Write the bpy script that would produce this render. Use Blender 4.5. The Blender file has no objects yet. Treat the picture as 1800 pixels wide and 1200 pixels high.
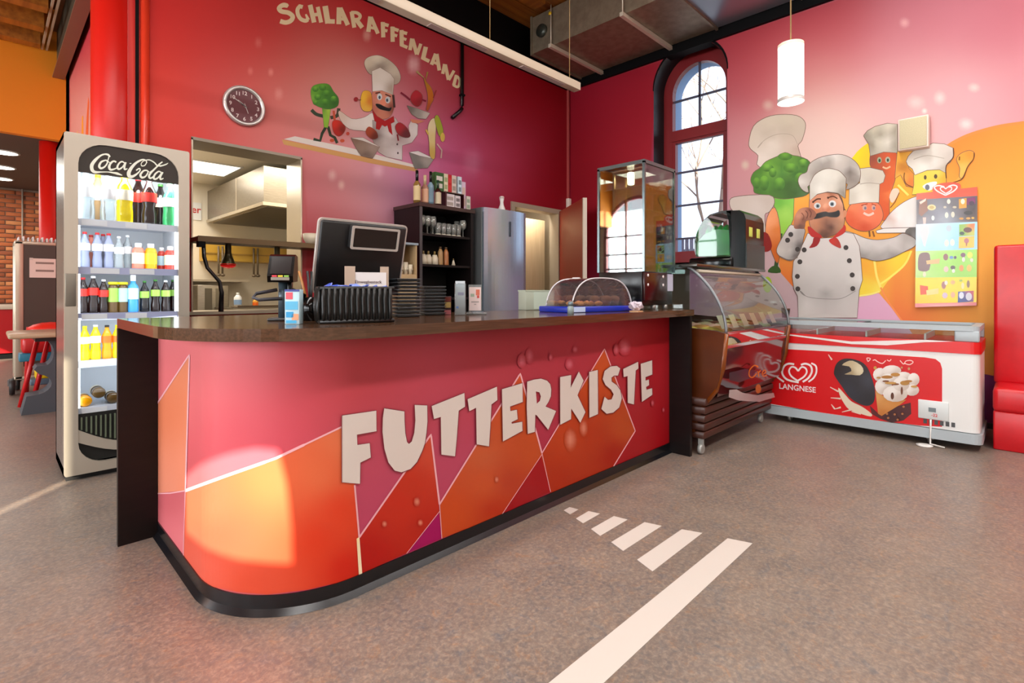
import bpy, bmesh, math, random
import numpy as np
from mathutils import Vector, Matrix
from mathutils.geometry import delaunay_2d_cdt
R = random.Random(7)
SC = bpy.context.scene
COL = SC.collection
# ---------------------------------------------------------------- camera, world, sun, area lights, exposure
H = 1.10; F = 910.0; HOR = 514.0
FX, FY = 0.7122, 0.7020
cd = bpy.data.cameras.new('camera'); cam = bpy.data.objects.new('camera', cd); COL.objects.link(cam)
cd.sensor_width = 36.0; cd.lens = F / 1800 * 36; cd.shift_y = -(600 - HOR) / 1800; cd.clip_start = 0.02; cd.clip_end = 200
cam.location = (0, 0, H); cam.rotation_euler = (math.pi / 2, 0, math.atan2(FY, FX) - math.pi / 2)
SC.camera = cam
SC.view_settings.view_transform = 'Standard'; SC.view_settings.look = 'None'
SC.view_settings.gamma = 1; SC.view_settings.use_curve_mapping = False
SC.view_settings.exposure = 0.24
try:
    SC.cycles.use_denoising = True
    SC.cycles.max_bounces = 8; SC.cycles.transparent_max_bounces = 24; SC.cycles.caustics_reflective = False; SC.cycles.caustics_refractive = False
    SC.cycles.sample_clamp_indirect = 6
except Exception: pass
W = bpy.data.worlds.new('sky'); SC.world = W; W.use_nodes = True
W.node_tree.nodes['Background'].inputs[0].default_value = (0.86, 0.93, 1.0, 1)
W.node_tree.nodes['Background'].inputs[1].default_value = 1.6
SUND = Vector((0.66, 0.75, -0.34)).normalized()
sl = bpy.data.lights.new('sun', 'SUN'); sl.energy = 14.0; sl.angle = 0.005; sl.color = (1.0, 0.88, 0.68)
so = bpy.data.objects.new('sun', sl); COL.objects.link(so); so.rotation_euler = SUND.to_track_quat('-Z', 'Y').to_euler(); so.location = (-9, -9, 6)
def area(name, loc, d, sx, sy, power, color=(1, 1, 1)):
    l = bpy.data.lights.new(name, 'AREA'); l.shape = 'RECTANGLE'; l.size = sx; l.size_y = sy; l.energy = power; l.color = color
    o = bpy.data.objects.new(name, l); COL.objects.link(o); o.location = loc
    o.rotation_euler = Vector(d).to_track_quat('-Z', 'Y').to_euler(); return o
for i, yy in enumerate((-1.6, 1.4, 4.4, 7.4)):
    area('window_daylight', (-6.95, yy, 2.1), (1, 0.0, -0.05), 2.4, 2.6, 285, (0.92, 0.97, 1.0))
for i, (xx, yy, ln, pw) in enumerate(((-1.2, -1.2, 4.2, 100), (-1.2, 1.6, 4.2, 100), (3.2, -1.4, 4.0, 100), (-1.8, 5.6, 4.0, 70), (3.6, 0.9, 2.6, 60))):
    area('overhead_fill_light', (xx, yy, 4.3), (0, 0, -1), ln, 0.35, pw, (1.0, 0.975, 0.94))  # unseen fill lamps added overhead, no fixtures behind them
area('kitchen_light', (2.7, 5.12, 2.46), (0, 0, -1), 1.6, .5, 26, (1.0, 0.93, 0.82)); area('kitchen_light', (1.35, 6.3, 2.46), (0, 0, -1), .7, 1.6, 22, (1.0, 0.94, 0.84))
area('back_room_light', (-1.2, 10.6, 2.85), (0, 0, -1), 3.5, 2.5, 90, (1.0, 0.94, 0.86))
area('store_room_light', (5.05, 4.66, 2.36), (.1, .4, -1), 0.7, 0.1, 16, (1.0, 0.92, 0.8))
# ---------------------------------------------------------------- pixel (1800x1200) to place helpers
def ray(px, py):
    rd = (px - 900) / F
    return Vector((FX + FY * rd, FY - FX * rd, (HOR - py) / F))
def px_x(px, py, X):
    d = ray(px, py); t = X / d.x; return Vector((X, d.y * t, H + d.z * t))
def px_y(px, py, Y):
    d = ray(px, py); t = Y / d.y; return Vector((d.x * t, Y, H + d.z * t))
def px_z(px, py, Z):
    d = ray(px, py); t = (Z - H) / d.z; return Vector((d.x * t, d.y * t, Z))
# ---------------------------------------------------------------- colours and materials
def s2l(c): return c / 12.92 if c <= 0.04045 else ((c + 0.055) / 1.055) ** 2.4
def C(h):
    if not isinstance(h, str): return tuple(h)
    h = h.lstrip('#'); return tuple(s2l(int(h[i:i + 2], 16) / 255) for i in (0, 2, 4)) + (1.0,)
MATS = {}
def mat(name, col='#888888', rough=0.5, metal=0.0, spec=0.5, emit=None, es=1.0, coat=0.0, noise=None, alpha=None, bump=0.0):
    if name in MATS: return MATS[name]
    m = bpy.data.materials.new(name); m.use_nodes = True; nt = m.node_tree; b = nt.nodes['Principled BSDF']
    b.inputs['Base Color'].default_value = C(col); b.inputs['Roughness'].default_value = rough; b.inputs['Metallic'].default_value = metal
    b.inputs['Specular IOR Level'].default_value = spec
    if coat: b.inputs['Coat Weight'].default_value = coat; b.inputs['Coat Roughness'].default_value = 0.08
    if emit: b.inputs['Emission Color'].default_value = C(emit); b.inputs['Emission Strength'].default_value = es
    if noise:
        c2, scale, stretch = noise
        tc = nt.nodes.new('ShaderNodeTexCoord'); mp = nt.nodes.new('ShaderNodeMapping'); mp.inputs['Scale'].default_value = stretch
        n = nt.nodes.new('ShaderNodeTexNoise'); n.inputs['Scale'].default_value = scale; n.inputs['Detail'].default_value = 5
        r = nt.nodes.new('ShaderNodeValToRGB'); r.color_ramp.elements[0].position = 0.35; r.color_ramp.elements[1].position = 0.65
        r.color_ramp.elements[0].color = C(col); r.color_ramp.elements[1].color = C(c2)
        nt.links.new(tc.outputs['Object'], mp.inputs[0]); nt.links.new(mp.outputs[0], n.inputs['Vector'])
        nt.links.new(n.outputs[0], r.inputs[0]); nt.links.new(r.outputs[0], b.inputs['Base Color'])
        if bump:
            bp = nt.nodes.new('ShaderNodeBump'); bp.inputs['Strength'].default_value = bump; bp.inputs['Distance'].default_value = 0.004
            nt.links.new(n.outputs[0], bp.inputs['Height']); nt.links.new(bp.outputs[0], b.inputs['Normal'])
    MATS[name] = m; return m
def glass(name, tint='#ffffff', refl=0.9, rough=0.02, haze=0.0):
    if name in MATS: return MATS[name]
    m = bpy.data.materials.new(name); m.use_nodes = True; nt = m.node_tree; nt.nodes.clear()
    out = nt.nodes.new('ShaderNodeOutputMaterial'); mx = nt.nodes.new('ShaderNodeMixShader'); t = nt.nodes.new('ShaderNodeBsdfTransparent')
    g = nt.nodes.new('ShaderNodeBsdfGlossy'); g.inputs['Roughness'].default_value = rough
    fr = nt.nodes.new('ShaderNodeFresnel'); fr.inputs[0].default_value = 1.5
    mu = nt.nodes.new('ShaderNodeMath'); mu.operation = 'MULTIPLY'; mu.inputs[1].default_value = refl
    t.inputs[0].default_value = C(tint)
    nt.links.new(fr.outputs[0], mu.inputs[0]); nt.links.new(mu.outputs[0], mx.inputs[0]); nt.links.new(g.outputs[0], mx.inputs[2])
    if haze:
        d = nt.nodes.new('ShaderNodeBsdfDiffuse'); d.inputs[0].default_value = C(tint); m2 = nt.nodes.new('ShaderNodeMixShader'); m2.inputs[0].default_value = haze
        nt.links.new(t.outputs[0], m2.inputs[1]); nt.links.new(d.outputs[0], m2.inputs[2]); nt.links.new(m2.outputs[0], mx.inputs[1])
    else: nt.links.new(t.outputs[0], mx.inputs[1])
    nt.links.new(mx.outputs[0], out.inputs[0]); MATS[name] = m; return m
def print_mat(name, rough=0.5, spec=0.3, coat=0.0):
    if name in MATS: return MATS[name]
    m = bpy.data.materials.new(name); m.use_nodes = True; nt = m.node_tree; b = nt.nodes['Principled BSDF']
    a = nt.nodes.new('ShaderNodeVertexColor'); a.layer_name = 'ink'
    nt.links.new(a.outputs['Color'], b.inputs['Base Color']); b.inputs['Roughness'].default_value = rough; b.inputs['Specular IOR Level'].default_value = spec
    if coat: b.inputs['Coat Weight'].default_value = coat; b.inputs['Coat Roughness'].default_value = 0.12
    MATS[name] = m; return m
# ---------------------------------------------------------------- objects
BASE = {}
def org(o):
    v = Vector((0, 0, 0))
    while o is not None: v += o.location; o = o.parent
    return v
def tag(o, label=None, cat=None, group=None, kind=None):
    for k, v in (('label', label), ('category', cat), ('group', group), ('kind', kind)):
        if v: o[k] = v
    return o
def thing(name, label, cat, loc=(0, 0, 0), rz=0.0, group=None):
    o = bpy.data.objects.new(name, None); COL.objects.link(o); o.location = loc; o.rotation_euler = (0, 0, rz); o.empty_display_size = 0.1
    return tag(o, label, cat, group)
def link(name, me, parent=None):
    o = bpy.data.objects.new(name, me); COL.objects.link(o)
    if parent is not None: o.parent = parent
    return o
class MB:
    """collects shapes for one mesh; world=True authors in world coordinates"""
    def __init__(s): s.v = []; s.f = []; s.sm = []
    def add(s, vs, fs, smooth=False):
        n = len(s.v); s.v += [tuple(v) for v in vs]; s.f += [[i + n for i in f] for f in fs]; s.sm += [smooth] * len(fs); return s
    def box(s, x0, x1, y0, y1, z0, z1, r=0.0, seg=2):
        if r <= 0:
            vs = [(x, y, z) for z in (z0, z1) for y in (y0, y1) for x in (x0, x1)]
            return s.add(vs, [(0, 2, 3, 1), (4, 5, 7, 6), (0, 1, 5, 4), (2, 6, 7, 3), (0, 4, 6, 2), (1, 3, 7, 5)])
        bm = bmesh.new(); bmesh.ops.create_cube(bm, size=1)
        for v in bm.verts: v.co = ((x0 + x1) / 2 + v.co.x * (x1 - x0), (y0 + y1) / 2 + v.co.y * (y1 - y0), (z0 + z1) / 2 + v.co.z * (z1 - z0))
        bmesh.ops.bevel(bm, geom=list(bm.edges), offset=min(r, .49 * abs(x1 - x0), .49 * abs(y1 - y0), .49 * abs(z1 - z0)), segments=seg, profile=0.5, affect='EDGES')
        bm.verts.index_update(); s.add([v.co[:] for v in bm.verts], [[v.index for v in f.verts] for f in bm.faces], True); bm.free(); return s
    def lathe(s, prof, c=(0, 0, 0), n=16, axis='z', cap=True):
        vs, fs = [], []
        for r, h in prof:
            for i in range(n):
                a = 2 * math.pi * i / n; u, w = r * math.cos(a), r * math.sin(a)
                p = (u, w, h) if axis == 'z' else ((h, u, w) if axis == 'x' else (w, h, u))
                vs.append((c[0] + p[0], c[1] + p[1], c[2] + p[2]))
        for k in range(len(prof) - 1):
            for i in range(n):
                j = (i + 1) % n; fs.append((k * n + i, k * n + j, (k + 1) * n + j, (k + 1) * n + i))
        s.add(vs, fs, True)
        if cap:
            b = len(s.v) - len(vs)
            for k, rev in ((0, True), (len(prof) - 1, False)):
                if prof[k][0] > 1e-4:
                    ring = [b + k * n + i for i in range(n)]; s.f.append(ring[::-1] if rev else ring); s.sm.append(False)
        return s
    def tube(s, pts, r, n=8):
        pts = [Vector(p) for p in pts]; vs, fs = [], []; up = Vector((0, 0, 1))
        for k, p in enumerate(pts):
            t = (pts[min(k + 1, len(pts) - 1)] - pts[max(k - 1, 0)]).normalized()
            a = t.cross(up if abs(t.z) < 0.95 else Vector((1, 0, 0))).normalized(); b = t.cross(a)
            rr = r[k] if isinstance(r, (list, tuple)) else r
            for i in range(n):
                q = 2 * math.pi * i / n; vs.append(p + a * rr * math.cos(q) + b * rr * math.sin(q))
        for k in range(len(pts) - 1):
            for i in range(n): j = (i + 1) % n; fs.append((k * n + i, k * n + j, (k + 1) * n + j, (k + 1) * n + i))
        s.add(vs, fs, True); m = len(s.v) - len(vs)
        s.f.append([m + i for i in range(n)][::-1]); s.sm.append(False); s.f.append([m + (len(pts) - 1) * n + i for i in range(n)]); s.sm.append(False)
        return s
    def prism(s, poly, a0, a1, axis='z'):
        """polygon extruded along an axis: poly is (x,y) for z, (y,z) for x, (x,z) for y"""
        n = len(poly); f = {'z': lambda p, a: (p[0], p[1], a), 'x': lambda p, a: (a, p[0], p[1]), 'y': lambda p, a: (p[0], a, p[1])}[axis]
        vs = [f(p, a0) for p in poly] + [f(p, a1) for p in poly]
        s.add(vs, [list(range(n))[::-1], list(range(n, 2 * n))] + [(i, (i + 1) % n, n + (i + 1) % n, n + i) for i in range(n)]); return s
    def sheet(s, path, a0, a1, axis='z'):
        """open polyline swept along an axis"""
        n = len(path); f = {'z': lambda p, a: (p[0], p[1], a), 'x': lambda p, a: (a, p[0], p[1]), 'y': lambda p, a: (p[0], a, p[1])}[axis]
        vs = [f(p, a0) for p in path] + [f(p, a1) for p in path]
        return s.add(vs, [(i, i + 1, n + i + 1, n + i) for i in range(n - 1)], True)
    def ball(s, c, r, n=12, m=8):
        if not isinstance(r, tuple): r = (r, r, r)
        vs, fs = [], []
        for k in range(m + 1):
            t = math.pi * k / m
            for i in range(n): a = 2 * math.pi * i / n; vs.append((c[0] + r[0] * math.sin(t) * math.cos(a), c[1] + r[1] * math.sin(t) * math.sin(a), c[2] - r[2] * math.cos(t)))
        for k in range(m):
            for i in range(n): j = (i + 1) % n; fs.append((k * n + i, k * n + j, (k + 1) * n + j, (k + 1) * n + i))
        return s.add(vs, fs, True)
    def quad(s, a, b, c, d): return s.add([a, b, c, d], [(0, 1, 2, 3)])
    def build(s, name, m, parent=None, world=False, label=None):
        me = bpy.data.meshes.new(name); vs = s.v
        if world and parent is not None: o0 = org(parent); vs = [(v[0] - o0.x, v[1] - o0.y, v[2] - o0.z) for v in vs]
        me.from_pydata(vs, [], s.f); me.materials.append(m)
        bm = bmesh.new(); bm.from_mesh(me); bmesh.ops.recalc_face_normals(bm, faces=bm.faces); bm.to_mesh(me); bm.free()
        if any(s.sm) and len(me.polygons) == len(s.sm): me.polygons.foreach_set('use_smooth', s.sm)
        me.update(); o = link(name, me, parent)
        if label: o['label'] = label
        return o
def copy_tree(o, parent=None):
    c = o.copy(); COL.objects.link(c)
    if parent is not None: c.parent = parent
    for ch in [x for x in o.children]: copy_tree(ch, c)
    return c
# ---------------------------------------------------------------- flat print (murals, lettering, labels): inked polygons on a surface
def sm(pts, n=4):
    out = []; k = len(pts)
    for i in range(k):
        p0, p1, p2, p3 = (np.array(pts[(i + j - 1) % k], float) for j in range(4))
        for t in np.linspace(0, 1, n, endpoint=False):
            out.append(tuple(0.5 * (2 * p1 + (p2 - p0) * t + (2 * p0 - 5 * p1 + 4 * p2 - p3) * t * t + (3 * p1 - p0 - 3 * p2 + p3) * t ** 3)))
    return out
def smo(pts, n=5):
    P = [pts[0]] + list(pts) + [pts[-1]]; out = []
    for i in range(1, len(P) - 2):
        p0, p1, p2, p3 = (np.array(P[i + j - 1], float) for j in range(4))
        for t in np.linspace(0, 1, n, endpoint=False):
            out.append(tuple(0.5 * (2 * p1 + (p2 - p0) * t + (2 * p0 - 5 * p1 + 4 * p2 - p3) * t * t + (3 * p1 - p0 - 3 * p2 + p3) * t ** 3)))
    return out + [tuple(pts[-1])]
def ell(cx, cy, rx, ry, n=18, rot=0):
    c, s_ = math.cos(rot), math.sin(rot)
    return [(cx + rx * math.cos(a) * c - ry * math.sin(a) * s_, cy + rx * math.cos(a) * s_ + ry * math.sin(a) * c) for a in (2 * math.pi * i / n for i in range(n))]
def inside(p, poly):
    x, y = p; r = False; j = len(poly) - 1
    for i in range(len(poly)):
        xi, yi = poly[i]; xj, yj = poly[j]
        if (yi > y) != (yj > y) and x < (xj - xi) * (y - yi) / (yj - yi) + xi: r = not r
        j = i
    return r
def idw(ctrl, pw=2.4):
    P = np.array([[c[0], c[1]] for c in ctrl], float); K = np.array([C(c[2])[:3] for c in ctrl])
    def f(x, y):
        d = (P[:, 0] - x) ** 2 + (P[:, 1] - y) ** 2 + 4.0; w = d ** (-pw / 2 * 1.0); w /= w.sum(); return tuple(w @ K)
    return f
def cdt(poly, holes, step):
    pts = [Vector(p) for p in poly]; edges = [(i, (i + 1) % len(poly)) for i in range(len(poly))]
    for h in holes:
        b = len(pts); pts += [Vector(p) for p in h]; edges += [(b + i, b + (i + 1) % len(h)) for i in range(len(h))]
    xs = [p[0] for p in poly]; ys = [p[1] for p in poly]
    if step:
        x = min(xs) + step / 2; row = 0
        while x < max(xs):
            y = min(ys) + (step / 2 if row % 2 else step)
            while y < max(ys):
                if inside((x, y), poly) and not any(inside((x, y), h) for h in holes): pts.append(Vector((x, y)))
                y += step
            x += step; row += 1
    v, e, f, *_ = delaunay_2d_cdt(pts, edges, [], 0, 1e-6)
    v = [(p.x, p.y) for p in v]; out = []
    for t in f:
        c = (sum(v[i][0] for i in t) / len(t), sum(v[i][1] for i in t) / len(t))
        if inside(c, poly) and not any(inside(c, h) for h in holes): out.append(list(t))
    return v, out
class Ink:
    """print on a surface. place(px,py,k) gives the 3D point k steps off the surface."""
    def __init__(s, place, parent, m, step=0.00025): s.place = place; s.parent = parent; s.m = m; s.k = 1; s.new(); s.step = step
    def new(s): s.v = []; s.f = []; s.c = []; return s
    def poly(s, pts, col, holes=(), grid=None, bump=True):
        if bump: s.k += 1
        fn = col if callable(col) else idw(col) if isinstance(col, list) else (lambda x, y, c=C(col)[:3]: c)
        if grid is None:
            xs = [p[0] for p in pts]; ys = [p[1] for p in pts]; grid = max(max(xs) - min(xs), max(ys) - min(ys)) / 9 if isinstance(col, list) or callable(col) else 0
        v, f = cdt(pts, list(holes), grid); n = len(s.v)
        s.v += [s.place(x, y, s.k * s.step) for x, y in v]; s.c += [fn(x, y) for x, y in v]; s.f += [[i + n for i in t] for t in f]; return s
    def stroke(s, pts, w, col, bump=True, close=False):
        if bump: s.k += 1
        fn = idw(col) if isinstance(col, list) else (lambda x, y, c=C(col)[:3]: c)
        pts = [np.array(p, float) for p in pts]; n = len(pts); L = []
        if close: pts = pts + [pts[0]]; n += 1
        for i in range(n):
            t = pts[min(i + 1, n - 1)] - pts[max(i - 1, 0)]; t = t / (np.linalg.norm(t) + 1e-9); nn = np.array((-t[1], t[0]))
            ww = (w[min(i, len(w) - 1)] if isinstance(w, (list, tuple)) else w) / 2
            L += [pts[i] + nn * ww, pts[i] - nn * ww]
        b = len(s.v); s.v += [s.place(p[0], p[1], s.k * s.step) for p in L]; s.c += [fn(p[0], p[1]) for p in L]
        s.f += [[b + 2 * i, b + 2 * i + 1, b + 2 * i + 3, b + 2 * i + 2] for i in range(n - 1)]; return s
    def out(s, name, label=None):
        if not s.v: return
        me = bpy.data.meshes.new(name); o0 = org(s.parent) if s.parent is not None else Vector((0, 0, 0))
        me.from_pydata([tuple(Vector(v) - o0) for v in s.v], [], s.f); me.materials.append(s.m)
        a = me.color_attributes.new('ink', 'FLOAT_COLOR', 'POINT'); a.data.foreach_set('color', np.array([tuple(c) + (1.0,) for c in s.c], dtype=np.float32).ravel())
        me.update(); o = link(name, me, s.parent)
        if label: o['label'] = label
        s.new(); return o
def spot(ink, x, y, rx, ry, c, bg):
    c1 = np.array(C(c)[:3])
    def fn(a, b):
        t = min(1.0, math.hypot((a - x) / rx, (b - y) / ry)); t = t * t * (3 - 2 * t); return tuple(c1 * (1 - t) + np.array(bg(a, b)) * t)
    ink.poly(ell(x, y, rx, ry, 16), fn, grid=max(rx, ry) / 3)
def on_x(X): return lambda px, py, k: px_x(px, py, X - k)
def on_y(Y): return lambda px, py, k: px_y(px, py, Y - k)
FONT = {}
def text2d(txt, size=1.0, bold=0.0, space=1.0):
    """flat triangles of a word in the built-in font, origin bottom left"""
    key = (txt, bold, space)
    if key not in FONT:
        cu = bpy.data.curves.new('lettering', 'FONT'); cu.body = txt; cu.size = 1; cu.offset = bold; cu.space_character = space; cu.resolution_u = 3
        o = bpy.data.objects.new('lettering', cu); COL.objects.link(o); dg = bpy.context.evaluated_depsgraph_get(); dg.update()
        me = o.evaluated_get(dg).to_mesh(); me.calc_loop_triangles()
        FONT[key] = ([(v.co.x, v.co.y) for v in me.vertices], [list(t.vertices) for t in me.loop_triangles])
        o.evaluated_get(dg).to_mesh_clear(); bpy.data.objects.remove(o); bpy.data.curves.remove(cu)
    v, f = FONT[key]; return [(x * size, y * size) for x, y in v], f
def text_between(ink, txt, p0, p1, h, col, bold=0.0, skew=0.0):
    """word whose baseline runs from pixel p0 to p1, h pixels high"""
    v, f = text2d(txt, 1.0, bold); w = max(x for x, y in v); ink.k += 1; n = len(ink.v)
    for x, y in v:
        t = x / w; ink.v.append(ink.place(p0[0] + (p1[0] - p0[0]) * t + skew * y * h, p0[1] + (p1[1] - p0[1]) * t - y / 0.7 * h, ink.k * ink.step)); ink.c.append(C(col)[:3])
    ink.f += [[i + n for i in t] for t in f]; return ink
# ---------------------------------------------------------------- the room shell
XW, YW = 5.70, 4.50           # right wall, back wall
ZB, ZC = 3.90, 4.46           # top of the mural, timber ceiling
def st(o, label=None): o['kind'] = 'structure'; return tag(o, label)
def floor_mat():
    m = bpy.data.materials.new('marbled_linoleum'); m.use_nodes = True; nt = m.node_tree; b = nt.nodes['Principled BSDF']
    tc = nt.nodes.new('ShaderNodeTexCoord')
    def noise(scale, det, ro=0.6, dist=0.0):
        n = nt.nodes.new('ShaderNodeTexNoise'); n.inputs['Scale'].default_value = scale; n.inputs['Detail'].default_value = det; n.inputs['Roughness'].default_value = ro; n.inputs['Distortion'].default_value = dist
        nt.links.new(tc.outputs['Object'], n.inputs['Vector']); return n
    def ramp(n, stops):
        r = nt.nodes.new('ShaderNodeValToRGB'); e = r.color_ramp.elements
        while len(e) < len(stops): e.new(0.5)
        for k, (p, c) in enumerate(stops): e[k].position = p; e[k].color = C(c)
        nt.links.new(n.outputs[0], r.inputs[0]); return r
    def mix(a, bb, fac, mode='MIX'):
        x = nt.nodes.new('ShaderNodeMix'); x.data_type = 'RGBA'; x.blend_type = mode
        if hasattr(fac, 'outputs'): nt.links.new(fac.outputs[0], x.inputs[0])
        else: x.inputs[0].default_value = fac
        nt.links.new(a.outputs[2 if a.bl_idname == 'ShaderNodeMix' else 0], x.inputs[6]); nt.links.new(bb.outputs[0], x.inputs[7]); return x
    base = ramp(noise(4.5, 6, 0.7, 1.0), [(0.32, '#5e5147'), (0.5, '#7d6d60'), (0.68, '#9b8977')])
    fine = ramp(noise(12, 8, 0.8, 1.6), [(0.37, '#5c666e'), (0.45, '#7b6f65'), (0.55, '#877668'), (0.65, '#a8784a')])
    spk = ramp(noise(60, 4, 0.7, 0.4), [(0.36, '#50525a'), (0.5, '#7e756e'), (0.66, '#b4a494')])
    a = mix(base, fine, 0.6); bmx = mix(a, spk, 0.35)
    nt.links.new(bmx.outputs[2], b.inputs['Base Color'])
    b.inputs['Roughness'].default_value = 0.36; b.inputs['Specular IOR Level'].default_value = 0.5
    return m
mb = MB(); mb.box(-6.6, 6.0, -3.6, 12.7, -0.06, 0.0); floor = st(mb.build('floor', floor_mat()))
white_tape = mat('floor_tape_white', '#cfc7be', 0.5)
for q in ([(965.5, 1200), (1279, 946.4), (1322.9, 955.2), (1059, 1203)], [(1120, 984), (1198.5, 930.5), (1234.5, 937), (1147, 1004.5)],
          [(1074.5, 953), (1133, 918), (1163, 924.5), (1095.5, 968.5)], [(1039, 930), (1079, 907.3), (1103, 913.5), (1055, 942)],
          [(1012.5, 911.5), (1034.5, 898.5), (1054.5, 903), (1025, 919.8)], [(991, 897), (1001, 891.5), (1016.5, 895.5), (1002, 904)]):
    p = [px_z(a, b, 0.0) for a, b in q]
    if q[0][0] < 970:      # the long stripe runs on out of the frame
        p[0] = p[1] + (p[0] - p[1]) * 1.6; p[3] = p[2] + (p[3] - p[2]) * 1.6
    MB().prism([(v.x, v.y) for v in p], 0.0005, 0.002).build('floor_stripe', white_tape, floor)
# -- back wall with mural
wall_print = print_mat('mural_print', 0.55, 0.25)
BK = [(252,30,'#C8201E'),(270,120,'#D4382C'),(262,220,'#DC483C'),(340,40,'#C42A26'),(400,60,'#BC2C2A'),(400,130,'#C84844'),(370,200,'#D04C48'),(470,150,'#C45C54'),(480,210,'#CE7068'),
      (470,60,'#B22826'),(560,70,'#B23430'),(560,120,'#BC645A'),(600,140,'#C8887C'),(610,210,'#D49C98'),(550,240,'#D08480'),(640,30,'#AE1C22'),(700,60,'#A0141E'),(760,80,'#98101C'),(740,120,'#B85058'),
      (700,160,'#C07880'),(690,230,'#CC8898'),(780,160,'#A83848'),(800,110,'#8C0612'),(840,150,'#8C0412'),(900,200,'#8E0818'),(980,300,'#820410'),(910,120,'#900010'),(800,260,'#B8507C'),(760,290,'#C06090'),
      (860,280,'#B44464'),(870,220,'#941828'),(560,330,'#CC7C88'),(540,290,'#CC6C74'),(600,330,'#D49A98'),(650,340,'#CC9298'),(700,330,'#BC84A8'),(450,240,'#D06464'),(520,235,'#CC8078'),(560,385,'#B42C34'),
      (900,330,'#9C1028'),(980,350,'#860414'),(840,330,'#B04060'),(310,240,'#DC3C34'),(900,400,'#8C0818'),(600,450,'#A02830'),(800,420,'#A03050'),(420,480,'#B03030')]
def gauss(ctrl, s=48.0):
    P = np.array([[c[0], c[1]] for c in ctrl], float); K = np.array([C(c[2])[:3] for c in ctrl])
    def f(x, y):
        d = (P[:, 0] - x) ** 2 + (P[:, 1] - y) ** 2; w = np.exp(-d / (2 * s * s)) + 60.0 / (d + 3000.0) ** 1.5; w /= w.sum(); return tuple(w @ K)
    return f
def wall_sheet(name, axis, c0, u0, u1, z0, z1, holes, ctrl, step=0.07):
    to3 = (lambda u, z: (u, c0, z)) if axis == 'y' else (lambda u, z: (c0, u, z))
    pr = (lambda u, z: to_px(to3(u, z)))
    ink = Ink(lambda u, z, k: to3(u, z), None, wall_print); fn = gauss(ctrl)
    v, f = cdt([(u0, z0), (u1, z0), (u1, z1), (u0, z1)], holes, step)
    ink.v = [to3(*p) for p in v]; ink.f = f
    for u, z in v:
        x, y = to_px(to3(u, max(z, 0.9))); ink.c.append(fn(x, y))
    return st(ink.out(name))
def to_px(p):
    d = FX * p[0] + FY * p[1]; r = FY * p[0] - FX * p[1]
    if d < 0.3: d = 0.3
    return 900 + F * r / d, HOR - F * (p[2] - H) / d
HATCH = [(1.09, 0.95), (1.937, 0.95), (1.937, 2.275), (1.09, 2.275)]
DOORH = [(4.54, 0.01), (5.50, 0.01), (5.50, 2.22), (4.54, 2.22)]
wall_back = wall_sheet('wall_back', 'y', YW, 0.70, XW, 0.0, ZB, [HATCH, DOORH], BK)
# -- right wall with mural and arched niche
NY0, NY1, NSP, NR = 2.305, 3.194, 3.55, 0.4445
def arch(y0, y1, zb, zs, n=16):
    c, r = (y0 + y1) / 2, (y1 - y0) / 2
    return [(y0, zb), (y0, zs)] + [(c - r * math.cos(math.pi * i / n), zs + r * math.sin(math.pi * i / n)) for i in range(1, n)] + [(y1, zs), (y1, zb)]
RT = [(1010,200,'#8C0A1E'),(1060,160,'#98102A'),(1100,190,'#A01828'),(1130,290,'#A01828'),(1040,320,'#900C1E'),(1010,330,'#860818'),(1130,400,'#98182C'),(1285,80,'#B03440'),(1290,150,'#B4505A'),(1290,240,'#C07C80'),(1290,310,'#C88C90'),
      (1320,40,'#B83440'),(1420,40,'#BC4450'),(1500,70,'#B85058'),(1350,120,'#BC5C60'),(1440,140,'#CC8884'),(1460,230,'#DCBCB0'),(1420,260,'#DCC0B4'),(1560,120,'#CC8A90'),(1600,60,'#C06C78'),(1700,60,'#C47480'),(1780,60,'#BE6A76'),
      (1650,160,'#D6A0A2'),(1720,180,'#DAA6AA'),(1560,190,'#DAAEAC'),(1790,150,'#CC8A92'),(1500,330,'#DCC0B8'),(1290,500,'#C8A8A8'),(1320,560,'#D0B0BC'),(1380,520,'#D0B4B8'),(1550,550,'#DCA8C4'),(1735,640,'#7a3068'),(1735,760,'#4a1c50'),
      (1220,460,'#9a6494'),(1200,455,'#a06898'),(1280,400,'#C49498'),(1850,400,'#E8B050'),(1850,150,'#D89098')]
wall_right = wall_sheet('wall_right', 'x', XW, -3.5, YW, 0.0, ZB, [arch(NY0, NY1, 1.45, NSP)], RT)
black = mat('black_paint', '#060506', 0.6, spec=0.12); blackg = mat('black_gloss', '#0c0b0d', 0.25)
reveal_m = mat('dark_reveal', '#0e0e12', 0.35, spec=0.25)
n = 24; A = arch(NY0, NY1, 1.45, NSP, n)
MB().sheet(A, XW - 0.004, XW + 0.30, 'x').build('niche_reveal', reveal_m, wall_right)
# black painted band round the arch head that runs into the black upper wall
v, f = cdt([(NY0 - 0.03, NSP + 0.05), (NY0 - 0.03, ZB + .001), (NY1 + 0.03, ZB + .001), (NY1 + 0.03, NSP + 0.05)], [], 0)
c, r = (NY0 + NY1) / 2, NR; mb = MB(); L = []
for i in range(25):
    a = math.pi * i / 24; L.append(((c - r * math.cos(a)), NSP + r * math.sin(a)));
for i in range(24):
    (y0, z0), (y1, z1) = L[i], L[i + 1]; w0 = 0.012 + 0.02 * math.sin(math.pi * i / 24); w1 = 0.012 + 0.02 * math.sin(math.pi * (i + 1) / 24)
    e = lambda y, z, w: (XW - 0.003, c + (y - c) * (1 + w / r), NSP + (z - NSP) * (1 + w / r))
    mb.quad((XW - 0.003, y0, z0), (XW - 0.003, y1, z1), e(y1, z1, w1), e(y0, z0, w0))
mb.build('arch_band', black, wall_right)
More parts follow.
